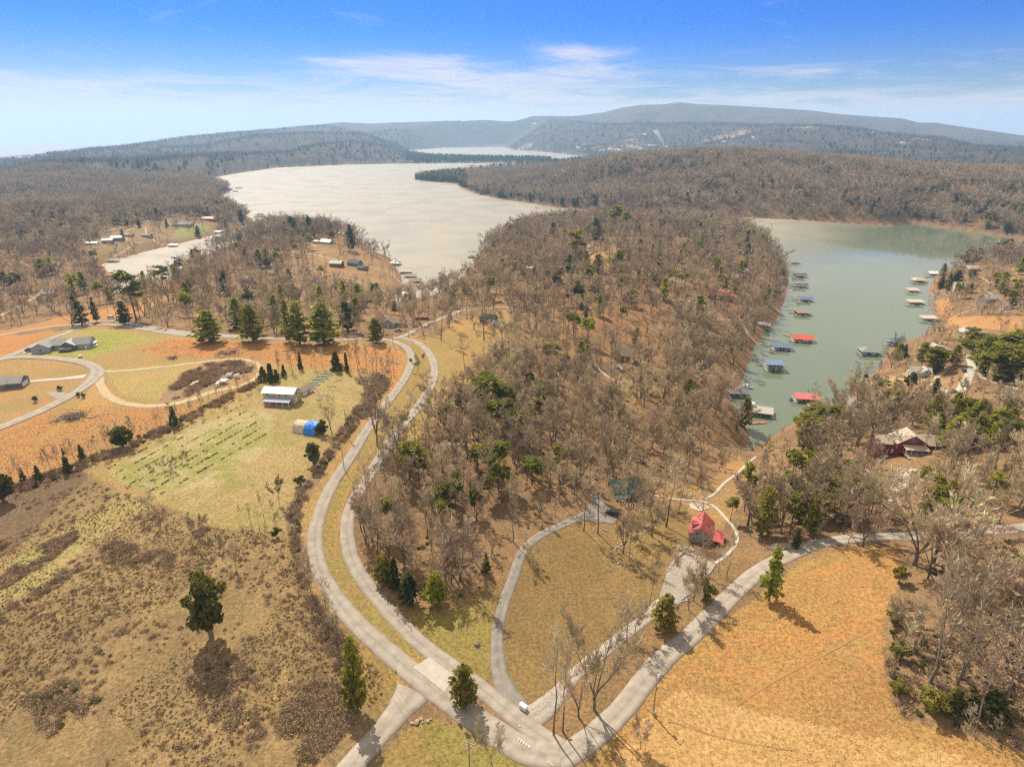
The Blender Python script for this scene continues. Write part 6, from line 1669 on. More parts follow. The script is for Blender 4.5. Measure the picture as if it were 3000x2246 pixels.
# --- ranch house on the left
e, k = house_at(185, 1022, 14, 'long blue grey ranch house with several gables beside the sloping road')
block(e, -9.5, 0.5, 11, 9.5, 3.0, 2.5, 'gable', W['grey_blue'], R_['grey'], math.pi/2, True, seed=15)
block(e, 0, 3.2, 12, 8.5, 3.0, 2.3, 'gable', W['grey_blue'], R_['grey'], 0, True, seed=16)
block(e, 4.2, -1.0, 6.5, 8, 3.1, 2.3, 'gable', W['grey_dark'], R_['lightgrey'], math.pi/2, False, seed=17)
door(4.2, 0, 2.4, 2.2, '-y', e, -5.01, darkmetal, 'porch_opening')
block(e, 11.0, 1.5, 9, 9.0, 3.2, 2.8, 'gable', W['grey_blue'], R_['grey'], 0, True, seed=18)
MB().box(15.6, 17.6, -1.0, 3.5, -2.0, 0.3).build('deck', trim, e)
for yy in (-.9, 3.3): MB().box(17.3, 17.5, yy, yy + .15, .3, 2.6).build('post', trim, e)
MB().box(15.6, 17.7, -1.1, 3.6, 2.6, 2.75).build('deck_roof', trim, e)
# --- small grey house at the left edge
e, k = house_at(14, 1133, 12, 'small dark grey house with white garage door at the left edge')
block(e, -4.0, 0, 14, 8.5, 3.0, 2.3, 'gable', W['grey_dark'], R_['grey'], 0, True, seed=19)
block(e, 6.0, 0.2, 6.6, 8.2, 3.05, 2.3, 'gable', W['grey_dark'], R_['grey'], 0, False, seed=20)
door(0.2, 0, 5.4, 2.4, '+x', e, 9.3, trim, 'garage_door')
# --- two storey cabin with white metal roof
e, k = house_at(828, 1172, -7, 'two storey beige cabin with white metal roof and blue grey porch')
w, d, h, rh = 15.0, 7.0, 5.2, 1.5
gable_wall(w, d, h, rh, 3).build('wall', W['beige'], e); gable_roof(w, d, h, rh, .6).build('roof', R_['white'], e)
for xx in (-5.2, 0.6, 4.0): win(xx, 3.5, 1.0, 1.4, '-y', e, -d/2)
for xx in (-5.5, -2.5, 2.5): win(xx, .8, 1.1, 1.4, '-y', e, -d/2)
door(0.2, 0, 1.0, 2.1, '-y', e, -d/2); win(0, 3.5, 1.1, 1.4, '+x', e, w/2); door(-1.0, 0, 1.8, 2.2, '+x', e, w/2, trim); win(1.6, .8, 1, 1.3, '+x', e, w/2)
porch(e, -5.5, 7.0, -7.6, -3.52, .15, 3.0, R_['blue'] if False else W['grey_blue'], 5, True, True, trim, .5)
MB().cyl((-2.2, -3.56, 4.3), (-2.2, -3.62, 4.3), .75, None, 20).build('round_wall_sign', mat('red_sign_paint', (0.42,0.04,0.045), .5), e)
MB().box(-2.75, -1.65, -3.66, -3.63, 4.18, 4.42).build('sign_band', trim, e)
MB().box(-1.6, 0.6, -7.72, -7.62, .35, 1.05).build('red_banner', mat('red_sign_paint', (0.42,0.04,0.045), .5), e)
MB().box(-8.6, -7.5, -3.5, 1.0, 2.6, 2.75).build('balcony', deckwood, e)
e, k = house_at(893, 1150, -22, 'low white shed with brown roof beside the beige cabin', 'shed', 'shed')
block(e, 0, 0, 7.0, 5.0, 2.5, 1.2, 'gable', W['white'], R_['brown'], math.pi/2, False, seed=22)
door(0.2, 0, 1.6, 2.0, '-y', e, -3.5, W['grey_blue']); win(-1.6, .9, .9, 1.0, '-y', e, -3.5); win(1.6, .9, .9, 1.0, '-y', e, -3.5); door(0, 0, 2.0, 1.9, '+x', e, 2.5, W['grey_blue'], 'double_door')
# --- house with white porch at the top of the lanes
e, k = house_at(1140, 955, -6, 'brown grey house with front gable and white porch where the lanes split')
block(e, -4.0, 2.0, 15, 9.0, 3.4, 3.0, 'hip', W['tan'], R_['brown'], 0, True, seed=23)
block(e, 1.2, -2.5, 7.0, 8.0, 3.5, 3.0, 'gable', W['grey_blue'], R_['brown'], math.pi/2, False, seed=24)
porch(e, -2.0, 4.4, -9.2, -6.55, .1, 3.0, None, 5, True, True, trim)
win(-.4, .9, 1.2, 1.5, '-y', e, -6.5); door(1.4, .1, 1, 2.1, '-y', e, -6.5); win(3.2, .9, 1.2, 1.5, '-y', e, -6.5)
block(e, 8.0, 1.5, 7, 6, 2.9, 1.6, 'gable', W['tan'], R_['brown'], 0, True, seed=25)
e, k = house_at(1432, 948, -20, 'dark green roofed cabin among bare trees right of the junction lawn')
block(e, 0, 0, 11, 8.0, 3.6, 3.8, 'gable', W['brown'], mat('dark_green_shingle', (0.055,0.075,0.06), .9, var=.2, scale=3), 0, True, seed=26)
block(e, 1.0, -2.5, 5.0, 6, 3.6, 3.0, 'gable', W['log'], MATS['dark_green_shingle'], math.pi/2, True, seed=27)
porch(e, -5.0, 5.4, -7.2, -5.55, .4, 3, None, 5, True, True, deckwood)
e, k = house_at(1236, 935, 4, 'long low red brown shed by the side road to the inlet', 'shed', 'shed')
block(e, 0, 0, 9.5, 5.0, 2.4, 1.2, 'gable', W['brown'], mat('rust_red_roof', (0.27,0.12,0.085), .8, var=.2, scale=2), 0, False, seed=28)
door(-1.5, 0, 2.2, 2, '-y', e, -2.5, W['log'], 'double_door'); win(2.5, .9, 1.0, .9, '-y', e, -2.5)
# --- lake houses on the peninsula
e, k = house_at(2100, 872, -6, 'lake house with wide bright red roofs on the peninsula')
block(e, -2.5, 0, 13, 9, 3.4, 3.0, 'gable', W['brown'], R_['red'], 0, True, seed=29)
block(e, 4.5, 2.0, 8, 8, 5.4, 2.2, 'hip', W['brown'], R_['red'], 0, True, seed=30)
block(e, 10.0, -1.0, 7, 6, 2.8, 1.6, 'gable', W['brown'], R_['red'], 0.2, True, seed=31)
e, k = house_at(1825, 1050, -18, 'brown house with steep dark roof and pale gable deep in the wood')
block(e, 0, 0, 14, 9, 3.6, 4.0, 'gable', W['log'], R_['brown'], 0, True, seed=32)
block(e, -4.0, -2.5, 7, 7, 3.8, 4.0, 'gable', W['tan'], R_['brown'], math.pi/2, True, seed=33)
MB().slab([(-8.2, -6.2, 4.2), (-6.4, -6.2, 4.2), (-3.9, -6.2, 8.0), (-5.2, -6.2, 8.0)], .12).build('gable_trim', trim, e)
GEN = [   # u, v, width px, rotation, wall, roof, roof kind, storey height, roof height, label
 (2188,803,24,-20,'tan','tan','gable',3.2,2.8,'tan gabled house on the east slope of the peninsula'), (2150,820,26,15,'grey','lightgrey','gable',3.2,2.6,'grey roofed house left of the tan gable on the peninsula'), (2238,958,34,-35,'grey','lightgrey','gable',2.6,1.6,'low grey roofed boathouse on the peninsula shore'),
 (1930,693,30,8,'tan','brown','gable',3.6,2.6,'tan house between trunks on the peninsula crest'), (2214,738,24,-14,'white','grey','gable',3.4,2.4,'pale house under trees at the peninsula end'), (2160,742,22,10,'tan','tan','gable',3.2,2.2,'tan house left of the pale one at the peninsula end'), (1548,790,30,4,'white','white','gable',2.6,1.0,'low white roofed house in the peninsula woods'),
 (960,714,40,-30,'grey_blue','white','gable',3.4,3.0,'white roofed house with blue gable on the left point'), (928,712,18,-25,'grey','white','gable',2.6,1.6,'small white roofed shed beside the white roofed house'), (987,780,36,-8,'barn','green','gable',4.2,2.6,'red brown house with faded green roof above the inlet'),
 (1040,778,38,-20,'grey_dark','dark','gable',3.6,3.4,'dark blue grey gabled house beside the green roofed one'), (1062,790,26,-18,'grey_dark','dark','gable',3.0,1.8,'dark low garage right of the dark gabled house'), (790,764,30,10,'brown','dark','gable',4.2,2.8,'dark brown house at the left of the left point'), (797,806,20,20,'tan','tan','gable',3,2,'small tan roofed house below the dark brown one'),
 (970,685,34,0,'grey','grey','hip',3.6,3.0,'grey hipped house under tall trees at the tip of the left point'), (1092,886,36,-12,'grey','brown','gable',3.2,2.8,'grey brown house at the head of the inlet'), (1060,900,22,6,'tan','brown','gable',3.0,2.4,'tan house left of the grey brown one at the inlet head'),
 (2842,795,42,10,'tan','pink','gable',4.2,2.6,'tan pink roofed house at the top of the right point'), (2806,848,28,-10,'white','white','gable',5.0,2.6,'tall white cottage among cedars on the right point'), (2896,884,44,6,'grey','lightgrey','gable',3.8,3.4,'big grey gabled house under bare trees on the right point'), (2952,905,32,-18,'white','grey','gable',2.8,1.8,'white garage with grey roof at the right edge'),
 (208,570,22,5,'grey','white','gable',3.4,2.0,'white roofed house highest on the far left hill'), (453,573,18,-4,'white','white','gable',3.0,1.6,'small white house near the far left lake edge'), (232,657,18,4,'white','white','gable',3.0,1.8,'left of two white roofs in the left woods'), (250,647,24,10,'white','white','gable',3.0,1.8,'right of two white roofs in the left woods'),
 (272,716,30,8,'white','white','gable',2.6,1.2,'long white roofed mobile home above the small inlet'), (318,712,28,12,'grey_dark','white','gable',4.4,2.2,'dark house with white roof left half above the small inlet'), (345,704,30,10,'grey_dark','white','gable',4.4,2.2,'dark house with white roof right half above the small inlet'), (380,692,22,6,'tan','lightgrey','gable',3.0,1.8,'small tan house on the bank path above the inlet'),
 (535,662,46,4,'tan','grey','hip',3.6,4.0,'big grey hip roofed house beside the green lawn'), (615,645,42,-6,'barn','pink','gable',3.6,2.8,'reddish house near the far left shore'), (340,645,20,5,'grey','dark','gable',3.2,2.6,'dark roofed house in the left woods'), (352,642,10,5,'white','white','gable',2.6,1.4,'tiny white shed in the left woods'), (432,694,26,-8,'grey','grey','gable',3.2,2.2,'grey house above the curved shore path'),
 (146,868,36,6,'tan','lightgrey','gable',3.6,3.2,'pale gabled house in the grey left woods'), (132,884,30,-4,'brown','dark','gable',3.0,2.4,'dark roofed house below the pale gable in the left woods'), (640,682,20,-6,'white','white','gable',2.6,1.2,'small white roof by the left shore trees'), (580,570,16,0,'white','white','gable',3.0,1.4,'small pale house near the far shore point'),
 (610,785,36,-4,'grey_dark','dark','gable',3.4,2.4,'dark roofed house behind the small inlet trees'), (718,822,24,0,'white','tan','gable',3.4,2.2,'pale house in the woods left of the left point'), (655,680,14,0,'tan','pink','gable',2.6,1.4,'small pink roofed boathouse by the left shore'), (1400,760,16,10,'tan','tan','gable',2.6,1.4,'small tan roofed shed at the inlet mouth'), (1455,958,20,-20,'grey_dark','dark','gable',3.0,1.6,'dark shed at the right of the dark green cabin'), (1300,905,34,-20,'tan','brown','gable',3.2,2.6,'brown roofed house behind the side road'),
]
for i, (u, v, wpx, rz, wm_, rm_, kd, hh, rh, lb) in enumerate(GEN):
    e, k = house_at(u, v, rz, lb)
    w = wpx * k
    block(e, 0, 0, w, max(w * 0.62, 4.5), hh, rh, kd, W[wm_], R_[rm_], 0, True, seed=40 + i, detail=False)
    if w > 12 and i % 3 == 0: chimney(e, w * .2, .6, hh, hh + rh + 1.2)
    if i % 2 == 0: porch(e, -w * .35, w * .35, -max(w * .62, 4.5) / 2 - 2.2, -max(w * .62, 4.5) / 2 - .05, .1, 2.4, None, 3, False, True, deckwood)
# --- the village on the far hillside
r = random.Random(77)
vm = {}
def far_house(u, v, wm_, rm_, i, grp, lb, wpx):
    e, k = house_at(u, v, r.uniform(-35, 35), lb, 'house', 'house', grp)
    w = wpx * k
    key = (wm_, rm_)
    if key not in vm:
        a = gable_wall(1.0, .66, .32, .22, .3).build('wall', W[wm_], e); b_ = gable_roof(1.0, .66, .32, .22, .04, .03).build('roof', R_[rm_], e)
        vm[key] = (a, b_)
    else:
        a = vm[key][0].copy(); COL.objects.link(a); a.parent = e
        b_ = vm[key][1].copy(); COL.objects.link(b_); b_.parent = e
    e.scale = (w, w, w)
for i in range(26):
    u, v = r.uniform(1665, 1960), r.uniform(428, 449)
    far_house(u, v, *r.choice([('white','white'),('grey','lightgrey'),('white','dark'),('tan','tan')]), i, 'houses of the far lakeside village', 'small pale house in the village across the far lake', r.uniform(7, 11))
for i, (u, v, lb) in enumerate([(1850,397,'long white house on the hill above the far village'),(1888,399,'dark house beside the long white one above the far village'),(1565,368,'pale house on the far wooded hill left of the village'),(1570,398,'pale house above the far lake arm'),(2205,408,'house by the bare far clearing'),(2120,420,'house below the bare far clearing'),(2555,392,'house on the far right ridge'),(2690,412,'house at the far right pasture')]):
    far_house(u, v, 'white' if i % 2 == 0 else 'grey', 'white' if i % 3 else 'grey', 50 + i, None, lb, 10)

# ------------------------------------------------------------------ boat docks
hullm = mat('white_hull', (0.70, 0.70, 0.70), 0.35, spec=0.5); kayakm = mat('blue_kayak', (0.03, 0.13, 0.42), 0.4, spec=0.5); redpl = mat('red_plastic', (0.45, 0.05, 0.04), .5); tealpl = mat('teal_plastic', (0.03, 0.24, 0.22), .5)
floatm = mat('float_boards', (0.36, 0.32, 0.27), .85, var=.2, scale=2)
def dock(u, v, wpx, label, roofm, kind='gable', rz=0, gang=None, deep=0.72, upper=False, roof=True, h=2.7, wallm=None):
    p = np.append(PZ(u, v, 0.0), 0.0)
    k = depth_at(*p) / FPX
    w = wpx * k; d = w * deep
    e = empty('boat_dock', tuple(p), math.radians(rz)); tag(e, label, 'boat dock', 'boat docks on the lake')
    f = MB().box(-w/2, w/2, d/2 - 1.6, d/2, .12, .5).box(-w/2, -w/2 + 1.5, -d/2, d/2 - 1.6, .12, .5).box(w/2 - 1.5, w/2, -d/2, d/2 - 1.6, .12, .5)
    f.box(-.6, .6, -d/2 + .6, d/2 - 1.6, .12, .48)
    f.build('float_deck', floatm, e)
    MB().box(-w/2 + .1, w/2 - .1, d/2 - 1.4, d/2 - .2, -.35, .11).box(-w/2 + .1, -w/2 + 1.3, -d/2 + .2, d/2 - 1.5, -.35, .11).box(w/2 - 1.3, w/2 - .1, -d/2 + .2, d/2 - 1.5, -.35, .11).build('pontoons', darkmetal, e)
    hh = h + (2.3 if upper else 0)
    if roof or upper:
        for sx in (-1, 0, 1):
            for sy in (-1, 1):
                MB().box(sx * (w/2 - .2) - .08, sx * (w/2 - .2) + .08, sy * (d/2 - .2) - .08, sy * (d/2 - .2) + .08, .5, hh + .3).build('post', trim if wallm is None else wallm, e)
    if upper:
        MB().box(-w/2, w/2, -d/2, d/2, h, h + .2).build('upper_deck', floatm, e)
        m_ = MB()
        for yy in (-d/2, d/2 - .06): m_.box(-w/2, w/2, yy, yy + .06, h + 1.0, h + 1.08)
        for xx in (-w/2, w/2 - .06): m_.box(xx, xx + .06, -d/2, d/2, h + 1.0, h + 1.08)
        m_.build('railing', trim, e)
    if roof:
        rm_ = gable_roof(w, d, hh + .3, d * .20, .5, .14) if kind == 'gable' else hip_roof(w, d, hh + .3, d * .24, .5) if kind == 'hip' else MB().slab([(-w/2 - .4, -d/2 - .4, hh + .35), (w/2 + .4, -d/2 - .4, hh + .35), (w/2 + .4, d/2 + .4, hh + .75), (-w/2 - .4, d/2 + .4, hh + .75)], .16)
        rm_.build('roof', roofm, e)
    if wallm is not None:
        MB().box(-w/2 + .3, -w/2 + 3.2, d/2 - 3.0, d/2 - .3, .5, hh).build('locker_room', wallm, e)
    m_ = MB(); m_.box(-w/2, w/2, d/2 - .06, d/2, 1.35, 1.43)
    for q in range(int(w / 1.2) + 1): m_.box(-w/2 + q * 1.2, -w/2 + q * 1.2 + .05, d/2 - .06, d/2 - .01, .5, 1.35)
    m_.build('railing', trim, e)
    if gang is not None:
        g = PZ(gang[0], gang[1], .4)
        a = Vector((g[0] - p[0], g[1] - p[1], 0)); a.rotate(Matrix.Rotation(-math.radians(rz), 3, 'Z'))
        L = a.length; a.normalize(); s = Vector((-a.y, a.x, 0)) * .6
        st = a * (min(w, d) * .45)
        en = a * L
        MB().slab([tuple(st - s + Vector((0,0,.56))), tuple(en - s + Vector((0,0,.85))), tuple(en + s + Vector((0,0,.85))), tuple(st + s + Vector((0,0,.56)))], .22).build('gangway', deckwood, e)
    return e, p, w, d
def boat(p, dx, dy, rz, L, label, hm=None, cat='boat', name='pontoon_boat', group='boats moored in the docks'):
    e = empty(name, (p[0] + dx, p[1] + dy, .25), math.radians(rz)); tag(e, label, cat, group)
    m_ = MB(); wv = L * .3
    m_.poly([(-L/2,-wv/2,0),(L*.28,-wv/2,0),(L/2,0,.1),(L*.28,wv/2,0),(-L/2,wv/2,0),(-L/2,-wv/2,.8),(L*.28,-wv/2,.85),(L/2,0,1.0),(L*.28,wv/2,.85),(-L/2,wv/2,.8)],
            [(4,3,2,1,0),(5,6,7,8,9),(0,1,6,5),(1,2,7,6),(2,3,8,7),(3,4,9,8),(4,0,5,9)])
    m_.build('hull', hm or hullm, e)
    MB().box(-L*.35, -L*.1, -wv*.35, wv*.35, .86, 1.25).build('seat', mat('tan_vinyl', (.4,.33,.25), .7), e)
    MB().slab([(-L*.3, -wv*.45, 2.0), (L*.12, -wv*.45, 2.0), (L*.12, wv*.45, 2.0), (-L*.3, wv*.45, 2.0)], .06).build('canopy', darkmetal, e)
    for sx in (-L*.28, L*.1): MB().box(sx, sx + .05, -wv*.42, -wv*.38, .86, 1.94).box(sx, sx + .05, wv*.38, wv*.42, .86, 1.94).build('canopy_frame', steel, e)
    return e
def kayaks(u, v, n, label, group, m_=None):
    p = PZ(u, v, 0)
    for i in range(n):
        e = empty('kayak', (p[0] + i * .35, p[1] + i * .95, .0), .25 + i * .1); tag(e, label, 'kayak', group)
        g = MB(); L, b_ = 3.6, .42
        g.poly([(-L/2,0,.25),(-L/4,-b_,.18),(L/4,-b_,.18),(L/2,0,.25),(L/4,b_,.18),(-L/4,b_,.18),(-L/4,0,-.05),(L/4,0,-.05),(-L/4,0,.45),(L/4,0,.45)],
               [(0,1,8),(1,2,9,8),(2,3,9),(3,4,9),(4,5,8,9),(5,0,8),(0,6,1),(1,6,7,2),(2,7,3),(3,7,4),(4,7,6,5),(5,6,0)])
        g.build('kayak_hull', m_ or kayakm, e)
        MB().box(-.5, .5, -.22, .22, .38, .47).build('cockpit', darkmetal, e)
DOCKS = [
 (2328,772,24,'small grey roofed dock farthest along the left cove bank','grey','gable',-4,(2308,768),.7,False,True,None),
 (2342,812,34,'dark grey roofed dock second from the far end of the left cove bank','dark','gable',-4,(2308,806),.7,False,True,'white'),
 (2346,842,33,'dark grey roofed dock just before the blue one on the left cove bank','dark','gable',-4,(2310,837),.7,False,True,None),
 (2358,882,37,'blue roofed dock on the left cove bank with a long dark gangway','blue','gable',-6,(2320,876),.7,False,True,None),
 (2351,922,40,'flat brown grey roofed dock with red side on the left cove bank','brown','flat',-4,(2310,915),.75,False,True,'barn'),
 (2348,998,56,'bright orange red roofed dock in the cove','orange','gable',-14,(2292,978),.75,False,True,None),
 (2288,1022,50,'blue roofed dock below the orange red one','blue','gable',-12,(2245,1010),.75,False,True,None),
 (2266,1082,48,'two level blue and tan roofed dock','blue','flat',-5,(2215,1066),.8,True,True,None),
 (2160,1158,54,'dark grey roofed dock tucked under the left bank','dark','flat',-3,(2135,1150),.7,False,True,'brown'),
 (2228,1212,66,'white double deck dock with an open upper deck','white','flat',-20,(2192,1222),.8,True,False,'white'),
 (2357,1172,64,'red pink roofed dock with white frame and blue kayaks','pinkred','gable',-10,(2376,1200),.7,False,True,None),
 (2546,1036,54,'sage green hip roofed dock with wide deck on the right bank','sage','hip',-12,(2577,1046),.75,False,True,'grey'),
 (2618,1014,44,'two level white dock with blue roof against the right bank','blue','gable',14,(2640,1022),.8,True,True,None),
 (2720,938,44,'pale pink roofed dock with gangway to the right bank','pink','flat',-6,(2757,940),.65,False,True,None),
 (2680,890,42,'tan roofed dock with a blue boat on the right bank','tan','flat',-6,(2704,888),.65,False,True,None),
 (2672,855,30,'small pink roofed dock on the right bank','pink','flat',-5,(2700,857),.7,False,True,None),
 (2691,826,36,'tan hip roofed dock on the right bank','tan','hip',-5,(2720,830),.7,False,True,None),
 (2734,806,32,'white roofed dock farthest on the right bank','white','gable',-5,None,.7,False,True,None),
 (1103,733,27,'open brown frame dock with two slips off the left point','brown','flat',-3,(1082,732),.7,False,False,'brown'),
 (1158,776,31,'green roofed dock at the inlet mouth','green','hip',-6,(1140,774),.7,False,True,None),
 (1188,800,34,'grey open slip dock in the inlet','grey','flat',-4,(1168,800),.7,True,False,None),
 (1202,812,34,'low brown dock beside the open slip dock','brown','flat',-6,(1180,815),.5,False,True,None),
 (1216,826,34,'brown roofed dock on the right side of the inlet','brown','flat',-10,(1240,832),.6,False,True,None),
 (1198,866,32,'white roofed dock near the head of the inlet','white','gable',0,(1180,868),.6,False,True,None),
 (1192,884,26,'dark green dock at the head of the inlet','green','flat',0,(1170,888),.6,False,True,None),
 (1383,754,26,'grey roofed dock by the right shore of the inlet mouth','grey','flat',-6,(1400,757),.7,False,True,None),
 (333,767,28,'grey green hip roofed dock alone in the small left inlet','sage','hip',8,(312,760),.7,False,True,None),
 (320,812,24,'small orange roofed dock in the small left inlet','orange','hip',6,(306,806),.7,False,True,None),
 (356,824,28,'tan roofed dock beside white glare in the small left inlet','tan','gable',14,(342,832),.7,False,True,None),
 (508,722,24,'pale dock at the far bank of the small left inlet','white','flat',-4,(506,714),.7,False,True,None),
 (762,634,24,'dark roofed dock off the far left shore','dark','hip',-4,(742,638),.7,False,True,None),
 (700,552,18,'tiny dark dock off the far left point','dark','flat',0,(688,554),.7,False,True,None),
 (690,562,14,'smaller dark dock below the tiny one off the far left point','dark','flat',0,(672,565),.7,False,True,None),
]
DP = []
for (u, v, wpx, lb, rm_, kd, rz, gang, deep, up, rf, wl) in DOCKS:
    DP.append(dock(u, v, wpx, lb, R_[rm_], kd, rz, gang, deep, up, rf, 2.7, W[wl] if wl else None))
for i, lab, dx, rz_ in [(1,'white boat in the dark grey roofed dock',.22,90),(3,'white boat under the blue roof',.2,84),(5,'white boat under the orange red roof',-.18,78),(6,'white boat under the lower blue roof',.2,80),(10,'dark canopied boat under the red pink roof',.2,80),(12,'white boat under the two level blue roof',-.2,104),(13,'white boat beside the pale pink roof',.2,84),(16,'white boat under the tan hip roof',.2,86)]:
    e, p, w, d = DP[i]
    boat(p, w * dx, -d * .1, rz_, min(d * .8, 7.5), lab)
boat(np.append(PZ(2184,1131,0),0), 0, 0, 30, 5.0, 'white boat at the outer end of the dark roofed dock'); boat(np.append(PZ(2197,1138,0),0), 0, 0, -20, 4.2, 'pale blue boat outside the dark roofed dock', mat('pale_blue_hull', (.42,.55,.68), .4))
boat(np.append(PZ(2690,893,0),0), 0, 0, 10, 5.0, 'blue boat moored at the tan roofed dock', kayakm); boat(np.append(PZ(2252,1221,0),0), 0, 0, 12, 4.6, 'teal boat beside the white double deck dock', tealpl)
kayaks(2318, 1174, 4, 'bright blue kayak beside the red pink roofed dock', 'kayaks at the red pink roofed dock'); kayaks(2532, 1046, 3, 'bright blue kayak beside the sage roofed dock', 'kayaks at the sage roofed dock'); kayaks(2196, 1218, 2, 'blue kayak beside the white double deck dock', 'kayaks at the double deck dock')
# flat red swim platform and thin pier
p = np.append(PZ(2224, 1240, 0), 0); k = depth_at(*p) / FPX
e = empty('swim_platform', tuple(p), math.radians(9)); tag(e, 'flat red brown swim platform below the double deck dock', 'platform')
rb = mat('red_brown_deck', (.42,.15,.085), .8, var=.12, scale=2)
MB().box(-20*k, 22*k, -4*k, 5*k, .15, .5).build('platform_deck', rb, e); MB().box(-34*k, -20.2*k, -2.5*k, .5*k, .2, .45).build('gangway', rb, e)
MB().box(-6*k, 4*k, -1*k, 2*k, .5, .75).build('bench', deckwood, e); MB().box(-18*k, 20*k, -3*k, 4*k, -.3, .14).build('pontoons', darkmetal, e)
p = np.append(PZ(1382, 737, 0), 0); k = depth_at(*p) / FPX
e = empty('pier', tuple(p), math.radians(-8)); tag(e, 'thin dark pier with crossing fingers at the inlet mouth', 'pier')
MB().box(-12*k, 14*k, -.8*k, .8*k, .3, .6).build('pier_deck', greywood, e); MB().box(-6*k, -4.6*k, -6*k, 6*k, .25, .55).build('finger', greywood, e); MB().box(6*k, 7.4*k, -5*k, 5*k, .25, .55).build('finger', greywood, e)

# ------------------------------------------------------------------ poles and cables
polewood = mat('pole_wood', (0.27, 0.22, 0.17), .9, var=.2, scale=2)
POLES = {}
def pole(key, u, v, vt, label, arm=True, can=False, lamp=False, rz=0, arms=1):
    p = G(u, v); h = height_px(p, vt)
    e = empty('utility_pole' if not lamp else 'yard_lamp', tuple(p), math.radians(rz)); tag(e, label, 'utility pole' if not lamp else 'lamp post', None)
    MB().cyl((0,0,-1), (0,0,h), .17, .11, 8).build('pole', polewood, e)
    if arm:
        for a in range(arms):
            z = h - .35 - a * .9
            MB().box(-1.3, 1.3, -.09, .09, z - .07, z + .07).build('crossarm', polewood, e)
            for xx in (-1.2, -.5, .5, 1.2): MB().cyl((xx, 0, z + .07), (xx, 0, z + .28), .06, .05, 6).build('insulator', trim, e)
    if can:
        MB().cyl((.38, 0, h - 2.6), (.38, 0, h - 1.6), .28, None, 10).cyl((.38, 0, h - 1.6), (.38, 0, h - 1.5), .3, .12, 10).build('transformer', steel, e)
    if lamp:
        MB().cyl((0, 0, h), (.5, -.3, h + .25), .05).build('lamp_arm', steel, e); MB().cyl((.5, -.3, h + .05), (.5, -.3, h + .3), .3, .12, 10).build('lamp_head', hullm, e)
    POLES[key] = (p, h, e)
    return e
pole('A', 1018, 1278, 1200, 'tall utility pole with transformer beside the outer lane', True, True, rz=35)
pole('C', 1155, 1103, 1040, 'utility pole between orange strip and outer lane', True, False, rz=20)
pole('B', 1152, 1016, 978, 'short utility pole at the far end of the outer lane', True, False)
pole('D', 1198, 993, 948, 'utility pole with pale top at the side road junction', True, True)
pole('E', 870, 1572, 1466, 'leaning utility pole in the brush left of the outer lane', True, False, rz=35)
pole('F', 1378, 2300, 2172, 'wooden pole with double crossarms on the corner lawn', True, False, rz=-20, arms=2)
e = pole('G', 1913, 2092, 1996, 'pole with transformer and curved lamp arm at the orange field edge', False, True, rz=40)
hG = POLES['G'][1]
MB().cyl((0,0,hG-.2), (.5,.3,hG+.5), .05).cyl((.5,.3,hG+.5), (1.4,.6,hG+.6), .05).build('lamp_arm', steel, e); MB().cyl((1.5,.6,hG+.5), (1.5,.6,hG+.7), .22, .12, 8).build('lamp_head', hullm, e)
MB().box(-.35,.1,-.35,-.1,.5,1.3).box(.15,.5,-.4,-.15,.2,.9).build('meter_box', steel, e)
pole('H', 250, 957, 893, 'tall utility pole beside the dark pine at the upper road bend', True, False)
pole('I', 221, 963, 916, 'shorter utility pole left of the one at the upper road bend', True, False)
pole('L', 1842, 1642, 1566, 'yard lamp on a wooden pole above the stone border', False, False, True)
pole('K', 1008, 1372, 1316, 'slim service pole with white cap under the power line', False, False)
def cable(a, b_, off, sag, label, r=.02, za=0.0, zb=0.0):
    pa, ha, _ = POLES[a]; pb, hb, _ = POLES[b_]
    A_ = np.array([pa[0], pa[1], pa[2] + ha - .1 + za]); B_ = np.array([pb[0], pb[1], pb[2] + hb - .1 + zb])
    d = B_ - A_; s = unit(np.array([-d[1], d[0], 0])) * off
    n = 14; P = []
    for i in range(n + 1):
        t = i / n
        P.append(A_ + d * t + s - np.array([0, 0, 4 * sag * t * (1 - t)]))
    g = Geo(); g.tube(P, [r] * (n + 1), 4)
    me = g.mesh('power_cable', True); me.materials.append(cablem)
    tag(new_obj('power_cable', me), label, 'cable', 'power cables along the lanes')
cablem = mat('pale_cable', (0.30, 0.26, 0.20), .6)
for a, b_, sag, n, lb in [('E','A',1.2,4,'power cable between the leaning pole and the transformer pole'),('A','C',1.2,3,'power cable from the transformer pole to the orange strip pole'),('C','D',.6,3,'power cable from the orange strip pole to the junction pole'),('D','B',.5,1,'power cable between the two poles at the lane split'),
                      ('F','E',2.2,3,'power cable crossing the median to the corner lawn pole'),('F','G',1.4,2,'power cable from the corner lawn to the orange field pole'),('H','I',.4,1,'power cable between the two poles at the upper road bend')]:
    for q in range(n):
        cable(a, b_, -1.1 + 2.2 * (q / max(1, n - 1)) if n > 1 else 0, sag, ('' if n == 1 else ['left', 'second', 'third', 'right'][q] + ' ' if n == 4 else ['left', 'middle', 'right'][q] + ' ' if n == 3 else ['left', 'right'][q] + ' ') + lb)

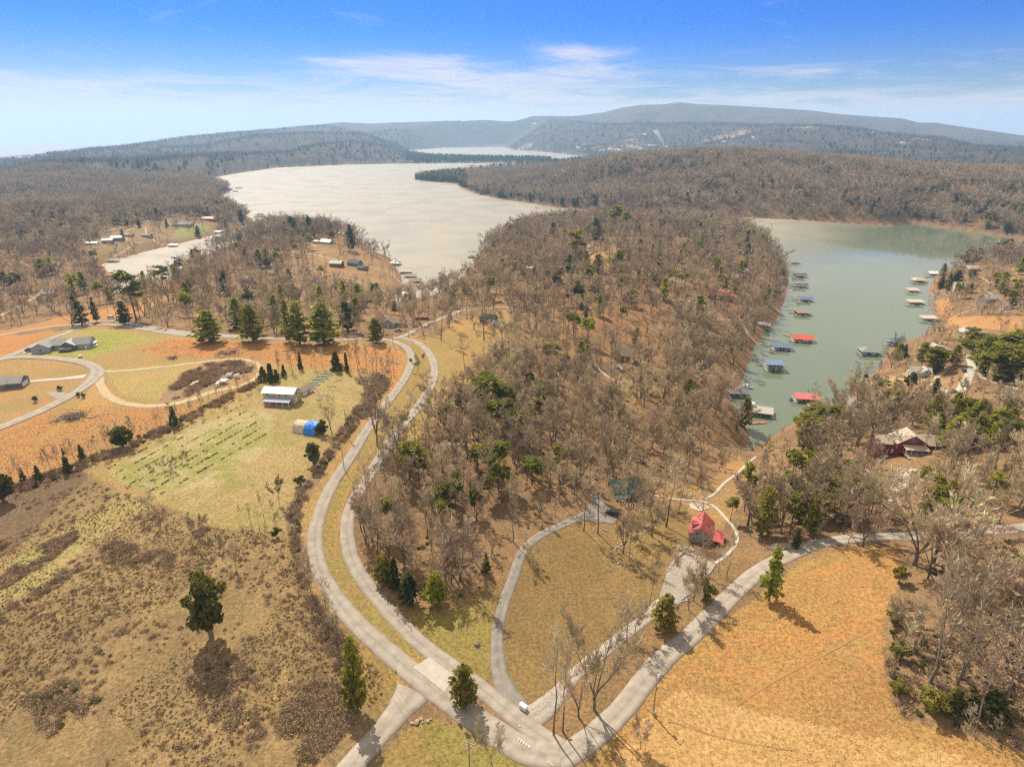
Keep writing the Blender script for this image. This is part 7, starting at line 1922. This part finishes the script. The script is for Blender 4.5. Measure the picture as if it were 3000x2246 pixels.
# ------------------------------------------------------------------ vehicles
tyre = mat('tyre_rubber', (.02,.02,.02), .8); lampm = mat('lamp_lens', (.6,.6,.55), .2)
def car(u, v, rz, label, paintm, kind='suv', cat='car', dz=.25):
    p = G(u, v)
    nm = {'suv': 'parked_car', 'truck': 'pickup_truck', 'van': 'parked_van'}[kind]
    e = empty(nm, (p[0], p[1], p[2] + dz), math.radians(rz)); tag(e, label, cat)
    L, w = 4.9, 1.95
    m_ = MB()
    side = [(-L/2,.45),(-L/2,1.0),(-L/2+.15,1.12),(L*.25,1.1),(L/2-.1,.95),(L/2,.75),(L/2,.4)]
    n = len(side)
    m_.poly([(x, -w/2, z) for x, z in side] + [(x, w/2, z) for x, z in side], [tuple(range(n))[::-1], tuple(range(n, 2*n))] + [(i, (i+1) % n, n + (i+1) % n, n + i) for i in range(n)])
    m_.build('body', paintm, e, .05)
    c0, c1 = {'suv': (-L/2+.25, L*.14), 'truck': (-L*.12, L*.18), 'van': (-L/2+.1, L*.3)}[kind]
    ht = 1.75 if kind != 'van' else 2.0
    m_ = MB(); q = .22
    m_.poly([(c0,-w/2+.06,1.1),(c1+.5,-w/2+.06,1.08),(c1+.5,w/2-.06,1.08),(c0,w/2-.06,1.1),(c0+q,-w/2+q,ht),(c1-.1,-w/2+q,ht),(c1-.1,w/2-q,ht),(c0+q,w/2-q,ht)], [(3,2,1,0),(0,1,5,4),(1,2,6,5),(2,3,7,6),(3,0,4,7),(4,5,6,7)])
    m_.build('windows', glass, e)
    MB().box(c0+q-.02, c1-.08, -w/2+q-.02, w/2-q+.02, ht+.003, ht+.07).build('roof', paintm, e)
    if kind == 'truck': MB().box(-L/2+.15, -L*.14, -w/2+.15, w/2-.15, 1.13, 1.16).build('cargo_bed', darkmetal, e)
    for sx in (-L*.31, L*.31):
        for sy in (-1, 1):
            wh = MB().cyl((sx, sy*(w/2-.12), .36), (sx, sy*(w/2+.04), .36), .36, None, 14).build('wheel', tyre, e)
            MB().cyl((sx, sy*(w/2+.043), .36), (sx, sy*(w/2+.06), .36), .2, None, 10).build('rim', steel, wh)
    for sy in (-.68, .68): MB().box(L/2-.06, L/2+.03, sy-.2, sy+.2, .72, .88).build('headlight', lampm, e); MB().box(-L/2-.03, -L/2+.03, sy-.15, sy+.15, .85, 1.0).build('tail_light', redpl, e)
    return e
blackp = mat('black_car_paint', (.012,.012,.014), .25, spec=.6); whitep = mat('white_car_paint', (.7,.7,.7), .3, spec=.6); bluep = mat('blue_car_paint', (.03,.06,.16), .3, spec=.6); greyp = mat('grey_car_paint', (.12,.12,.13), .3, spec=.6)
car(1793, 1508, 150, 'black car parked in front of the green roofed house', blackp, dz=.35)
car(1806, 1078, 10, 'white pickup truck beside the brown house in the wood', whitep, 'truck', 'pickup truck'); car(1822, 1086, 60, 'second white car beside the brown house in the wood', whitep)
car(682, 973, 20, 'black car on the upper road behind the pines', blackp, dz=.4); car(694, 964, 12, 'second black car behind the pines', blackp, dz=.4); car(327, 934, 5, 'white van on the upper road bend', whitep, 'van', 'van', .4)
car(1722, 690, 10, 'dark blue car on the peninsula crest', bluep); car(1733, 692, 40, 'white car on the peninsula crest', whitep); car(1167, 972, 5, 'dark utility cart beside the white porch house', greyp, 'truck', 'cart', .4); car(1055, 984, 5, 'grey car on the road shoulder below the white porch house', greyp, dz=.35)
car(2822, 1088, 70, 'dark car at the top of the steep white driveway', greyp, dz=.35); car(2790, 1150, 5, 'dark trailer at the foot of the steep white driveway', greyp, 'truck', 'trailer', .35)
# boat trailers at the ranch house
def trailer_boat(u, v, rz, label, L, coverm):
    p = G(u, v)
    e = empty('boat_trailer', (p[0], p[1], p[2] + .15), math.radians(rz)); tag(e, label, 'boat trailer')
    MB().box(-L/2, L/2+1.2, -.08, .08, .45, .6).box(-L/2, L/2, -1.0, -.9, .45, .6).box(-L/2, L/2, .9, 1.0, .45, .6).build('frame', darkmetal, e)
    m_ = MB(); w = 2.3
    m_.poly([(-L/2,-w/2,.7),(L*.25,-w/2,.7),(L/2,0,.9),(L*.25,w/2,.7),(-L/2,w/2,.7),(-L/2,-w/2,1.7),(L*.25,-w/2,1.75),(L/2+.1,0,1.8),(L*.25,w/2,1.75),(-L/2,w/2,1.7),(-L*.3,0,2.5),(L*.15,0,2.6)],
            [(4,3,2,1,0),(0,1,6,5),(1,2,7,6),(2,3,8,7),(3,4,9,8),(4,0,5,10,9),(5,6,11,10),(6,7,11),(7,8,11),(8,9,10,11)])
    m_.build('boat_hull', coverm, e)
    for sy in (-1, 1): MB().cyl((-L*.1, sy*1.05, .36), (-L*.1, sy*1.25, .36), .36, None, 12).build('wheel', tyre, e)
trailer_boat(98, 1030, 20, 'dark boat on a trailer left of the ranch house', 7.5, mat('dark_boat_cover', (.07,.05,.045), .7)); trailer_boat(193, 1030, 10, 'covered pontoon boat before the dark garage of the ranch house', 7.5, mat('grey_boat_cover', (.17,.16,.15), .7))

# ------------------------------------------------------------------ small things
# hoop shelter with blue tarp
p = G(912, 1262)
e = empty('hoop_shelter', tuple(p), math.radians(-16)); tag(e, 'hoop shelter with tan cover and bright blue tarp beside the fence row', 'shelter')
k = mpp(p)
def hoop(x0, x1, R, zsc, n=14, seed=1, a0=0.0, a1=math.pi):
    g = MB(); r = random.Random(seed); cols = 8; pts = []
    for i in range(cols + 1):
        for j in range(n + 1):
            a = a0 + (a1 - a0) * j / n
            rr = R * (1 + r.uniform(-.03, .03))
            pts.append((x0 + (x1 - x0) * i / cols, math.cos(a) * rr, math.sin(a) * rr * zsc))
    fs_ = [(i*(n+1)+j, i*(n+1)+j+1, (i+1)*(n+1)+j+1, (i+1)*(n+1)+j) for i in range(cols) for j in range(n)]
    g.poly(pts, fs_)
    return g
hoop(-6.6, 3.0, 3.9, 1.1).build('tan_cover', mat('tan_fabric', (.50,.42,.31), .85, var=.15, scale=1), e)
hoop(-1.2, 4.2, 4.1, 1.11, seed=3).build('blue_tarp', mat('blue_tarp', (.015,.17,.62), .55, var=.25, scale=1.2, spec=.5), e)
g = MB(); pts = [(3.4, math.cos(math.pi*j/14)*3.75, math.sin(math.pi*j/14)*3.75*1.09) for j in range(15)]; g.poly(pts, [tuple(range(15))]); g.build('end_wall', mat('tan_fabric', (.50,.42,.31), .85), e)
g = MB()
for xx in (-6.9, -3.5, 0, 3.3):
    for j in range(8):
        a, b_ = math.pi*j/8, math.pi*(j+1)/8
        g.cyl((xx, math.cos(a)*3.8, math.sin(a)*3.8*1.08), (xx, math.cos(b_)*3.8, math.sin(b_)*3.8*1.08), .06, None, 5)
g.build('hoop_frame', steel, e)
# covered garden beds
gb = mat('green_bed_cover', (.022,.10,.035), .75, var=.25, scale=2)
for u, v, wpx, lb in [(956,1098,36,'green covered garden bed farthest from the cabin'),(943,1107,36,'green covered garden bed second from the far end'),(931,1116,36,'green covered garden bed in the middle of the row'),(918,1126,36,'green covered garden bed second from the shed'),(915,1137,16,'short green covered garden bed against the shed')]:
    p = G(u, v); k = mpp(p); L = wpx * k
    e = empty('garden_bed', tuple(p), math.radians(-4)); tag(e, lb, 'garden bed', 'green garden beds behind the cabin')
    MB().box(-L/2, L/2, -1.0, -.88, -.3, .55).box(-L/2, L/2, .88, 1.0, -.3, .55).box(-L/2, -L/2+.12, -.87, .87, -.3, .55).box(L/2-.12, L/2, -.87, .87, -.3, .55).build('frame', trim, e)
    m_ = MB(); m_.poly([(-L/2+.15,-.85,.5),(L/2-.15,-.85,.5),(L/2-.15,.85,.5),(-L/2+.15,.85,.5),(-L/2+.3,0,.95),(L/2-.3,0,.95)], [(0,1,5,4),(1,2,5),(2,3,4,5),(3,0,4),(3,2,1,0)]); m_.build('cover', gb, e)
for u, v, lb in [(993,1114,'grey flat stone ring on the cabin lawn nearest the hedge'),(975,1132,'grey stone ring in the middle of the cabin lawn'),(948,1158,'grey stone ring upper of the pair near the shelter'),(934,1169,'grey stone ring lower of the pair near the shelter')]:
    p = G(u, v); e = empty('stone_ring', tuple(p)); tag(e, lb, 'stone ring', 'stone rings on the cabin lawn')
    for q in range(9):
        a = q * .7; MB().box(-.3,.3,-.22,.22,0,.35).build('stone', mat('pale_stone', (.42,.39,.34), .9, var=.2, scale=3), e, .08).location = (math.cos(a)*1.5, math.sin(a)*1.1, 0)
# boulders on the corner lawn
stone = mat('tan_boulder', (.34,.27,.18), .95, var=.3, scale=2.5, bump=.4); pale = mat('pale_border_stone', (.33,.30,.255), .95, var=.25, scale=3)
def rock_bm(seed, s=(1,1,1)):
    r = random.Random(seed); bm = bmesh.new(); bmesh.ops.create_icosphere(bm, subdivisions=2, radius=.5)
    for v_ in bm.verts:
        v_.co *= 1 + r.uniform(-.14, .14); v_.co.x *= s[0]; v_.co.y *= s[1]; v_.co.z *= s[2]
    me = bpy.data.meshes.new('boulder'); bm.to_mesh(me); bm.free(); return me
ROCKS = [rock_bm(i, (1.2, .9, .7)) for i in range(5)]
for m_ in ROCKS: m_.materials.append(stone)
for i, (u, v, s, lb) in enumerate([(1207,2119,.9,'leftmost tan boulder on the corner lawn'),(1221,2117,1.3,'largest tan boulder on the corner lawn'),(1234,2108,1.0,'upper tan boulder on the corner lawn'),(1238,2116,.6,'small tan boulder between larger ones on the corner lawn'),(1254,2112,.9,'right tan boulder on the corner lawn'),(1262,2107,.6,'last small tan boulder on the corner lawn')]):
    p = G(u, v); o = new_obj('boulder', ROCKS[i % 5]); o.location = (p[0], p[1], p[2] + .2 * s); o.scale = (s, s, s); o.rotation_euler = (0, 0, i * 1.3); tag(o, lb, 'boulder', 'boulders on the corner lawn')
# stone borders: many small stones, too small to pick apart
def stones(px, per, smin, smax, jit, label, seed, name='stone_border'):
    r = random.Random(seed); P = GP(px); C_ = catmull(P, .35) if len(P) > 2 else np.array([P[0] + (P[1]-P[0])*t for t in np.linspace(0,1,int(np.linalg.norm(P[1]-P[0])/.35)+2)])
    V, F = [], []
    base = []
    bm = bmesh.new(); bmesh.ops.create_icosphere(bm, subdivisions=1, radius=.5); vs = np.array([v_.co[:] for v_ in bm.verts]); fs_ = np.array([[v_.index for v_ in f.verts] for f in bm.faces]); bm.free()
    for c in C_:
        for q in range(per):
            s = r.uniform(smin, smax)
            x, y = c[0] + r.gauss(0, jit), c[1] + r.gauss(0, jit)
            vv_ = vs * (np.array([r.uniform(.8,1.5), r.uniform(.7,1.2), r.uniform(.6,.9)]) * s) * (1 + np.array([[r.uniform(-.15,.15)] for _ in vs]))
            F.append(fs_ + len(V) * len(vs)); V.append(vv_ + np.array([x, y, float(HZ(x, y)) + .25 * s]))
    me = big_mesh(name, np.concatenate(V), np.concatenate(F), False)
    o = new_obj(name, me, None, [pale]); tag(o, label, None, None, 'stuff')
stones([(1955,1675),(1968,1655),(1985,1632),(2003,1618)], 1, .5, 1.0, .15, 'pale stone border along the left of the gravel pad', 1)
stones([(2003,1618),(2025,1625),(2050,1634),(2070,1642)], 1, .5, 1.0, .15, 'pale stone border along the top of the gravel pad', 2)
stones([(1805,1650),(1820,1652),(1850,1665),(1888,1668)], 1, .4, .8, .2, 'short curved stone border on the lawn', 3)
stones([(1798,1618),(1812,1600),(1830,1590),(1850,1580),(1870,1570),(1900,1545),(1925,1525),(1950,1508),(1965,1495)], 1, .3, .75, .8, 'rough line of pale stones climbing the lawn', 4)
stones([(1980,1605),(1995,1600),(2015,1606),(2030,1612)], 3, .3, .8, .9, 'pile of pale stones below the red gable', 5, 'stone_pile')
stones([(1985,1772),(2005,1760),(2035,1738)], 1, .4, .8, .2, 'pale stone edging at the lower side of the gravel pad', 6)
stones([(2010,1455),(2020,1450),(2030,1452)], 3, .4, .9, .8, 'pile of pale stones beside the walk', 7, 'stone_pile')
stones([(2742,960),(2728,900),(2735,860)], 2, .5, 1.4, 1.6, 'tan rocks along the right point waterline', 8, 'shore_rocks')
stones([(2492,1165),(2500,1185),(2520,1205)], 4, .6, 1.6, 2.0, 'tan rocks on the tip of the brown point', 9, 'shore_rocks')
# utility cabinets, hydrant, bollard
for u, v, lb in [(1529,2072,'left of two white utility cabinets at the driveway mouth'),(1537,2078,'right of two white utility cabinets at the driveway mouth')]:
    p = G(u, v); e = empty('utility_cabinet', tuple(p), math.radians(-35)); tag(e, lb, 'cabinet', 'white cabinets at the driveway mouth')
    MB().box(-.48,.48,-.5,.5,-.2,1.2).build('cabinet_body', hullm, e, .04); MB().box(-.52,.52,-.54,.54,1.2,1.3).build('lid', trim, e, .03); MB().box(-.42,.42,-.53,-.502,.1,1.1).build('door', trim, e)
yel = mat('yellow_paint', (.62,.42,.03), .5)
for u, v, nm, lb, cat in [(1159,1967,'fire_hydrant','yellow fire hydrant at the side road corner','hydrant'),(1140,1980,'marker_post','yellow marker post behind the yellow hydrant','post')]:
    p = G(u, v); e = empty(nm, tuple(p)); tag(e, lb, cat)
    MB().cyl((0,0,-.1),(0,0,.75),.16,None,10).cyl((0,0,.75),(0,0,.95),.17,.05,10).build('barrel' if nm == 'fire_hydrant' else 'post_body', yel, e)
    if nm == 'fire_hydrant': MB().cyl((-.3,0,.5),(.3,0,.5),.09,None,8).build('nozzle', yel, e); MB().cyl((0,0,.0),(0,0,.1),.24,None,10).build('flange', yel, e)
# chairs on the patio
for i, (u, v, lb) in enumerate([(2033,1478,'orange chair leftmost on the patio'),(2040,1484,'orange chair front left on the patio'),(2046,1489,'orange chair front middle on the patio'),(2057,1489,'orange chair front right on the patio'),(2063,1485,'orange chair rightmost on the patio')]):
    p = G(u, v); e = empty('garden_chair', (p[0], p[1], p[2] + .2), i * 1.1); tag(e, lb, 'chair', 'orange chairs on the patio'); om = mat('orange_chair_paint', (.45,.17,.04), .6)
    MB().box(-.3,.3,-.3,.3,.38,.44).build('seat', om, e); MB().slab([(-.3,.3,.44),(.3,.3,.44),(.3,.48,1.05),(-.3,.48,1.05)], .06).build('backrest', om, e)
    for sx in (-.28, .24):
        for sy in (-.28, .24): MB().box(sx, sx+.05, sy, sy+.05, 0, .38).build('leg', om, e)
p = G(2050, 1481); e = empty('fire_pit', (p[0], p[1], p[2] + .2)); tag(e, 'dark round fire pit in the middle of the patio', 'fire pit')
MB().cyl((0,0,0),(0,0,.4),.55,None,12).build('bowl', darkmetal, e); MB().cyl((0,0,.4),(0,0,.46),.62,None,12).build('rim', steel, e)
# logs, debris, play equipment
logm = mat('pale_log', (.38,.31,.23), .9, var=.2, scale=3); deadm = mat('grey_dead_wood', (.17,.14,.12), .95, var=.3, scale=2)
def log(u0, v0, u1, v1, r_, label, m_=None, name='fallen_log'):
    a, b_ = G(u0, v0), G(u1, v1); a[2] += r_ ; b_[2] += r_
    g = Geo(); g.tube([a, (a + b_) / 2 + np.array([0,0,.1]), b_], [r_, r_ * .9, r_ * .7], 7); me = g.mesh(name, True); me.materials.append(m_ or logm)
    tag(new_obj(name, me), label, 'log')
log(1763,1551,1781,1558,.22,'pale fallen log below the dark parking pad'); log(665,2045,688,2090,.12,'pale straight log in the scrub'); log(265,1228,288,1215,.18,'pale log right of the dead wood heap'); log(2740,1840,2765,1860,.2,'pale fallen limb in the east wood')
r = random.Random(8)
def heap(u, v, wpx, n, label, name, m_, seed):
    p0 = G(u, v); k = mpp(p0); g = Geo(); rr = random.Random(seed)
    for q in range(n):
        a = rr.uniform(0, 6.28); L = rr.uniform(1.5, 4.5); x = p0[0] + rr.gauss(0, wpx*k*.25); y = p0[1] + rr.gauss(0, wpx*k*.22); z = float(HZ(x, y)) + rr.uniform(.1, 1.3)
        d = np.array([math.cos(a), math.sin(a), rr.uniform(-.15,.3)]) * L
        g.tube([np.array([x,y,z]), np.array([x,y,z]) + d], [rr.uniform(.08,.2), .05], 4)
    me = g.mesh(name, True); me.materials.append(m_); tag(new_obj(name, me), label, None, None, 'stuff')
heap(218,1222,60,150,'grey heap of dead wood in the orange field','dead_wood_heap',deadm,1); heap(165,1232,28,30,'small pale heap of limbs left of the dead wood heap','limb_heap',logm,2); heap(670,1035,80,110,'low grey brush pile on the orange strip','brush_pile',deadm,3); heap(505,1050,16,40,'small dark brush pile by the dirt track','brush_pile',deadm,4)
for i, (u, v, w_, d_, lb, m_) in enumerate([(655,1122,13,3.5,'white sheet of debris in the brush thicket',hullm),(673,1104,10,3.0,'pale slab of debris at the top of the thicket clearing',pale),(640,1130,6,2.0,'small white panel at the left of the debris',hullm),(695,1106,8,2.5,'pale block right of the debris sheets',pale),(575,1128,9,2.0,'tan board in the brush thicket',logm),(565,1134,7,1.5,'second tan board in the brush thicket',logm)]):
    p = G(u, v); k = mpp(p)
    m2 = MB().slab([(-w_*k, -d_/2, .5), (w_*k, -d_/2, .9), (w_*k*.9, d_/2, 1.1), (-w_*k, d_/2, .6)], .25).build('debris_sheet', m_, None); m2.location = (p[0], p[1], p[2] + 1.0); m2.rotation_euler = (0, 0, -.3 + .2 * i); tag(m2, lb, 'debris')
p = G(1398, 1890); e = empty('tree_stump', tuple(p)); tag(e, 'dark stump in the green part of the lawn', 'stump'); MB().cyl((0,0,-.2),(0,0,.7),.75,.5,10).build('stump_body', deadm, e, 0)
for q in range(7):
    a = q * .9; MB().cyl((math.cos(a)*.5, math.sin(a)*.5, .15), (math.cos(a)*1.6, math.sin(a)*1.6, -.02), .14, .04, 6).build('root', deadm, e)
p = G(236, 1047); e = empty('water_trough', tuple(p), .3); tag(e, 'small white tank with dark base on the ranch lawn', 'tank'); MB().box(-1,1,-.6,.6,.5,1.3).build('tank', hullm, e, .1); MB().box(-.9,.9,-.5,.5,0,.49).build('base', darkmetal, e)
for u, v, m_, lb in [(1826,1392,redpl,'red play slide behind the green roofed house'),(1836,1390,bluep,'blue play slide behind the green roofed house')]:
    p = G(u, v); e = empty('play_slide', tuple(p), .4); tag(e, lb, 'slide', 'slides behind the green roofed house'); MB().slab([(-1.4,-.35,1.5),(1.2,-.35,.2),(1.2,.35,.2),(-1.4,.35,1.5)], .1).build('chute', m_, e)
    for sx in (-1.35, -1.0): MB().box(sx, sx+.08, -.33, -.25, 0, 1.3).box(sx, sx+.08, .25, .33, 0, 1.3).build('leg', steel, e)
p = G(1654, 2145); e = empty('street_sign', (p[0] + .6, p[1] - .6, p[2]), 0); tag(e, 'small dark sign board leaning at the junction corner trees', 'sign'); MB().cyl((0,0,-.2),(0,0,2.0),.04).build('post', steel, e); MB().box(-.35,.35,-.06,-.03,1.3,2.0).build('board', mat('mauve_board', (.3,.2,.24), .6), e)
p = G(313, 1431); e = empty('white_marker', tuple(p)); tag(e, 'small white post at the garden corner', 'post'); MB().cyl((0,0,-.2),(0,0,1.4),.12,None,8).build('post_body', hullm, e); MB().cyl((0,0,1.4),(0,0,1.5),.15,.06,8).build('cap', hullm, e)
# smoke plume at the far village
sm = bpy.data.materials.new('smoke'); sm.use_nodes = True; nt = sm.node_tree; nt.nodes.clear()
so = N(nt, 'ShaderNodeOutputMaterial'); sv = N(nt, 'ShaderNodeVolumePrincipled'); sv.inputs['Color'].default_value = (.9,.94,1,1); sv.inputs['Density'].default_value = .022
nt.links.new(sv.outputs[0], so.inputs['Volume'])
p = G(1952, 432); k = mpp(p)
g = MB(); n = 10; prev = None; pts = []; fcs = []
for i in range(9):
    t = i / 8; c = (p[0] - (4 + 26*t + 10*t*t) * k * .9, p[1] + 30*t, p[2] + 2 + 46*t*k); rr = (1.5 + 7*t) * k * (1 + .25*math.sin(i*2.1))
    for q in range(n): a = 6.283*q/n; pts.append((c[0] + math.cos(a)*rr, c[1] + math.sin(a)*rr, c[2] + .3*rr*math.sin(a*2+i)))
fcs = [(i*n+q, i*n+(q+1)%n, (i+1)*n+(q+1)%n, (i+1)*n+q) for i in range(8) for q in range(n)] + [tuple(range(n))[::-1], tuple(8*n+q for q in range(n))]
g.poly(pts, fcs); o = g.build('smoke', sm); tag(o, 'thin blue white smoke rising from the far village', None, None, 'stuff')
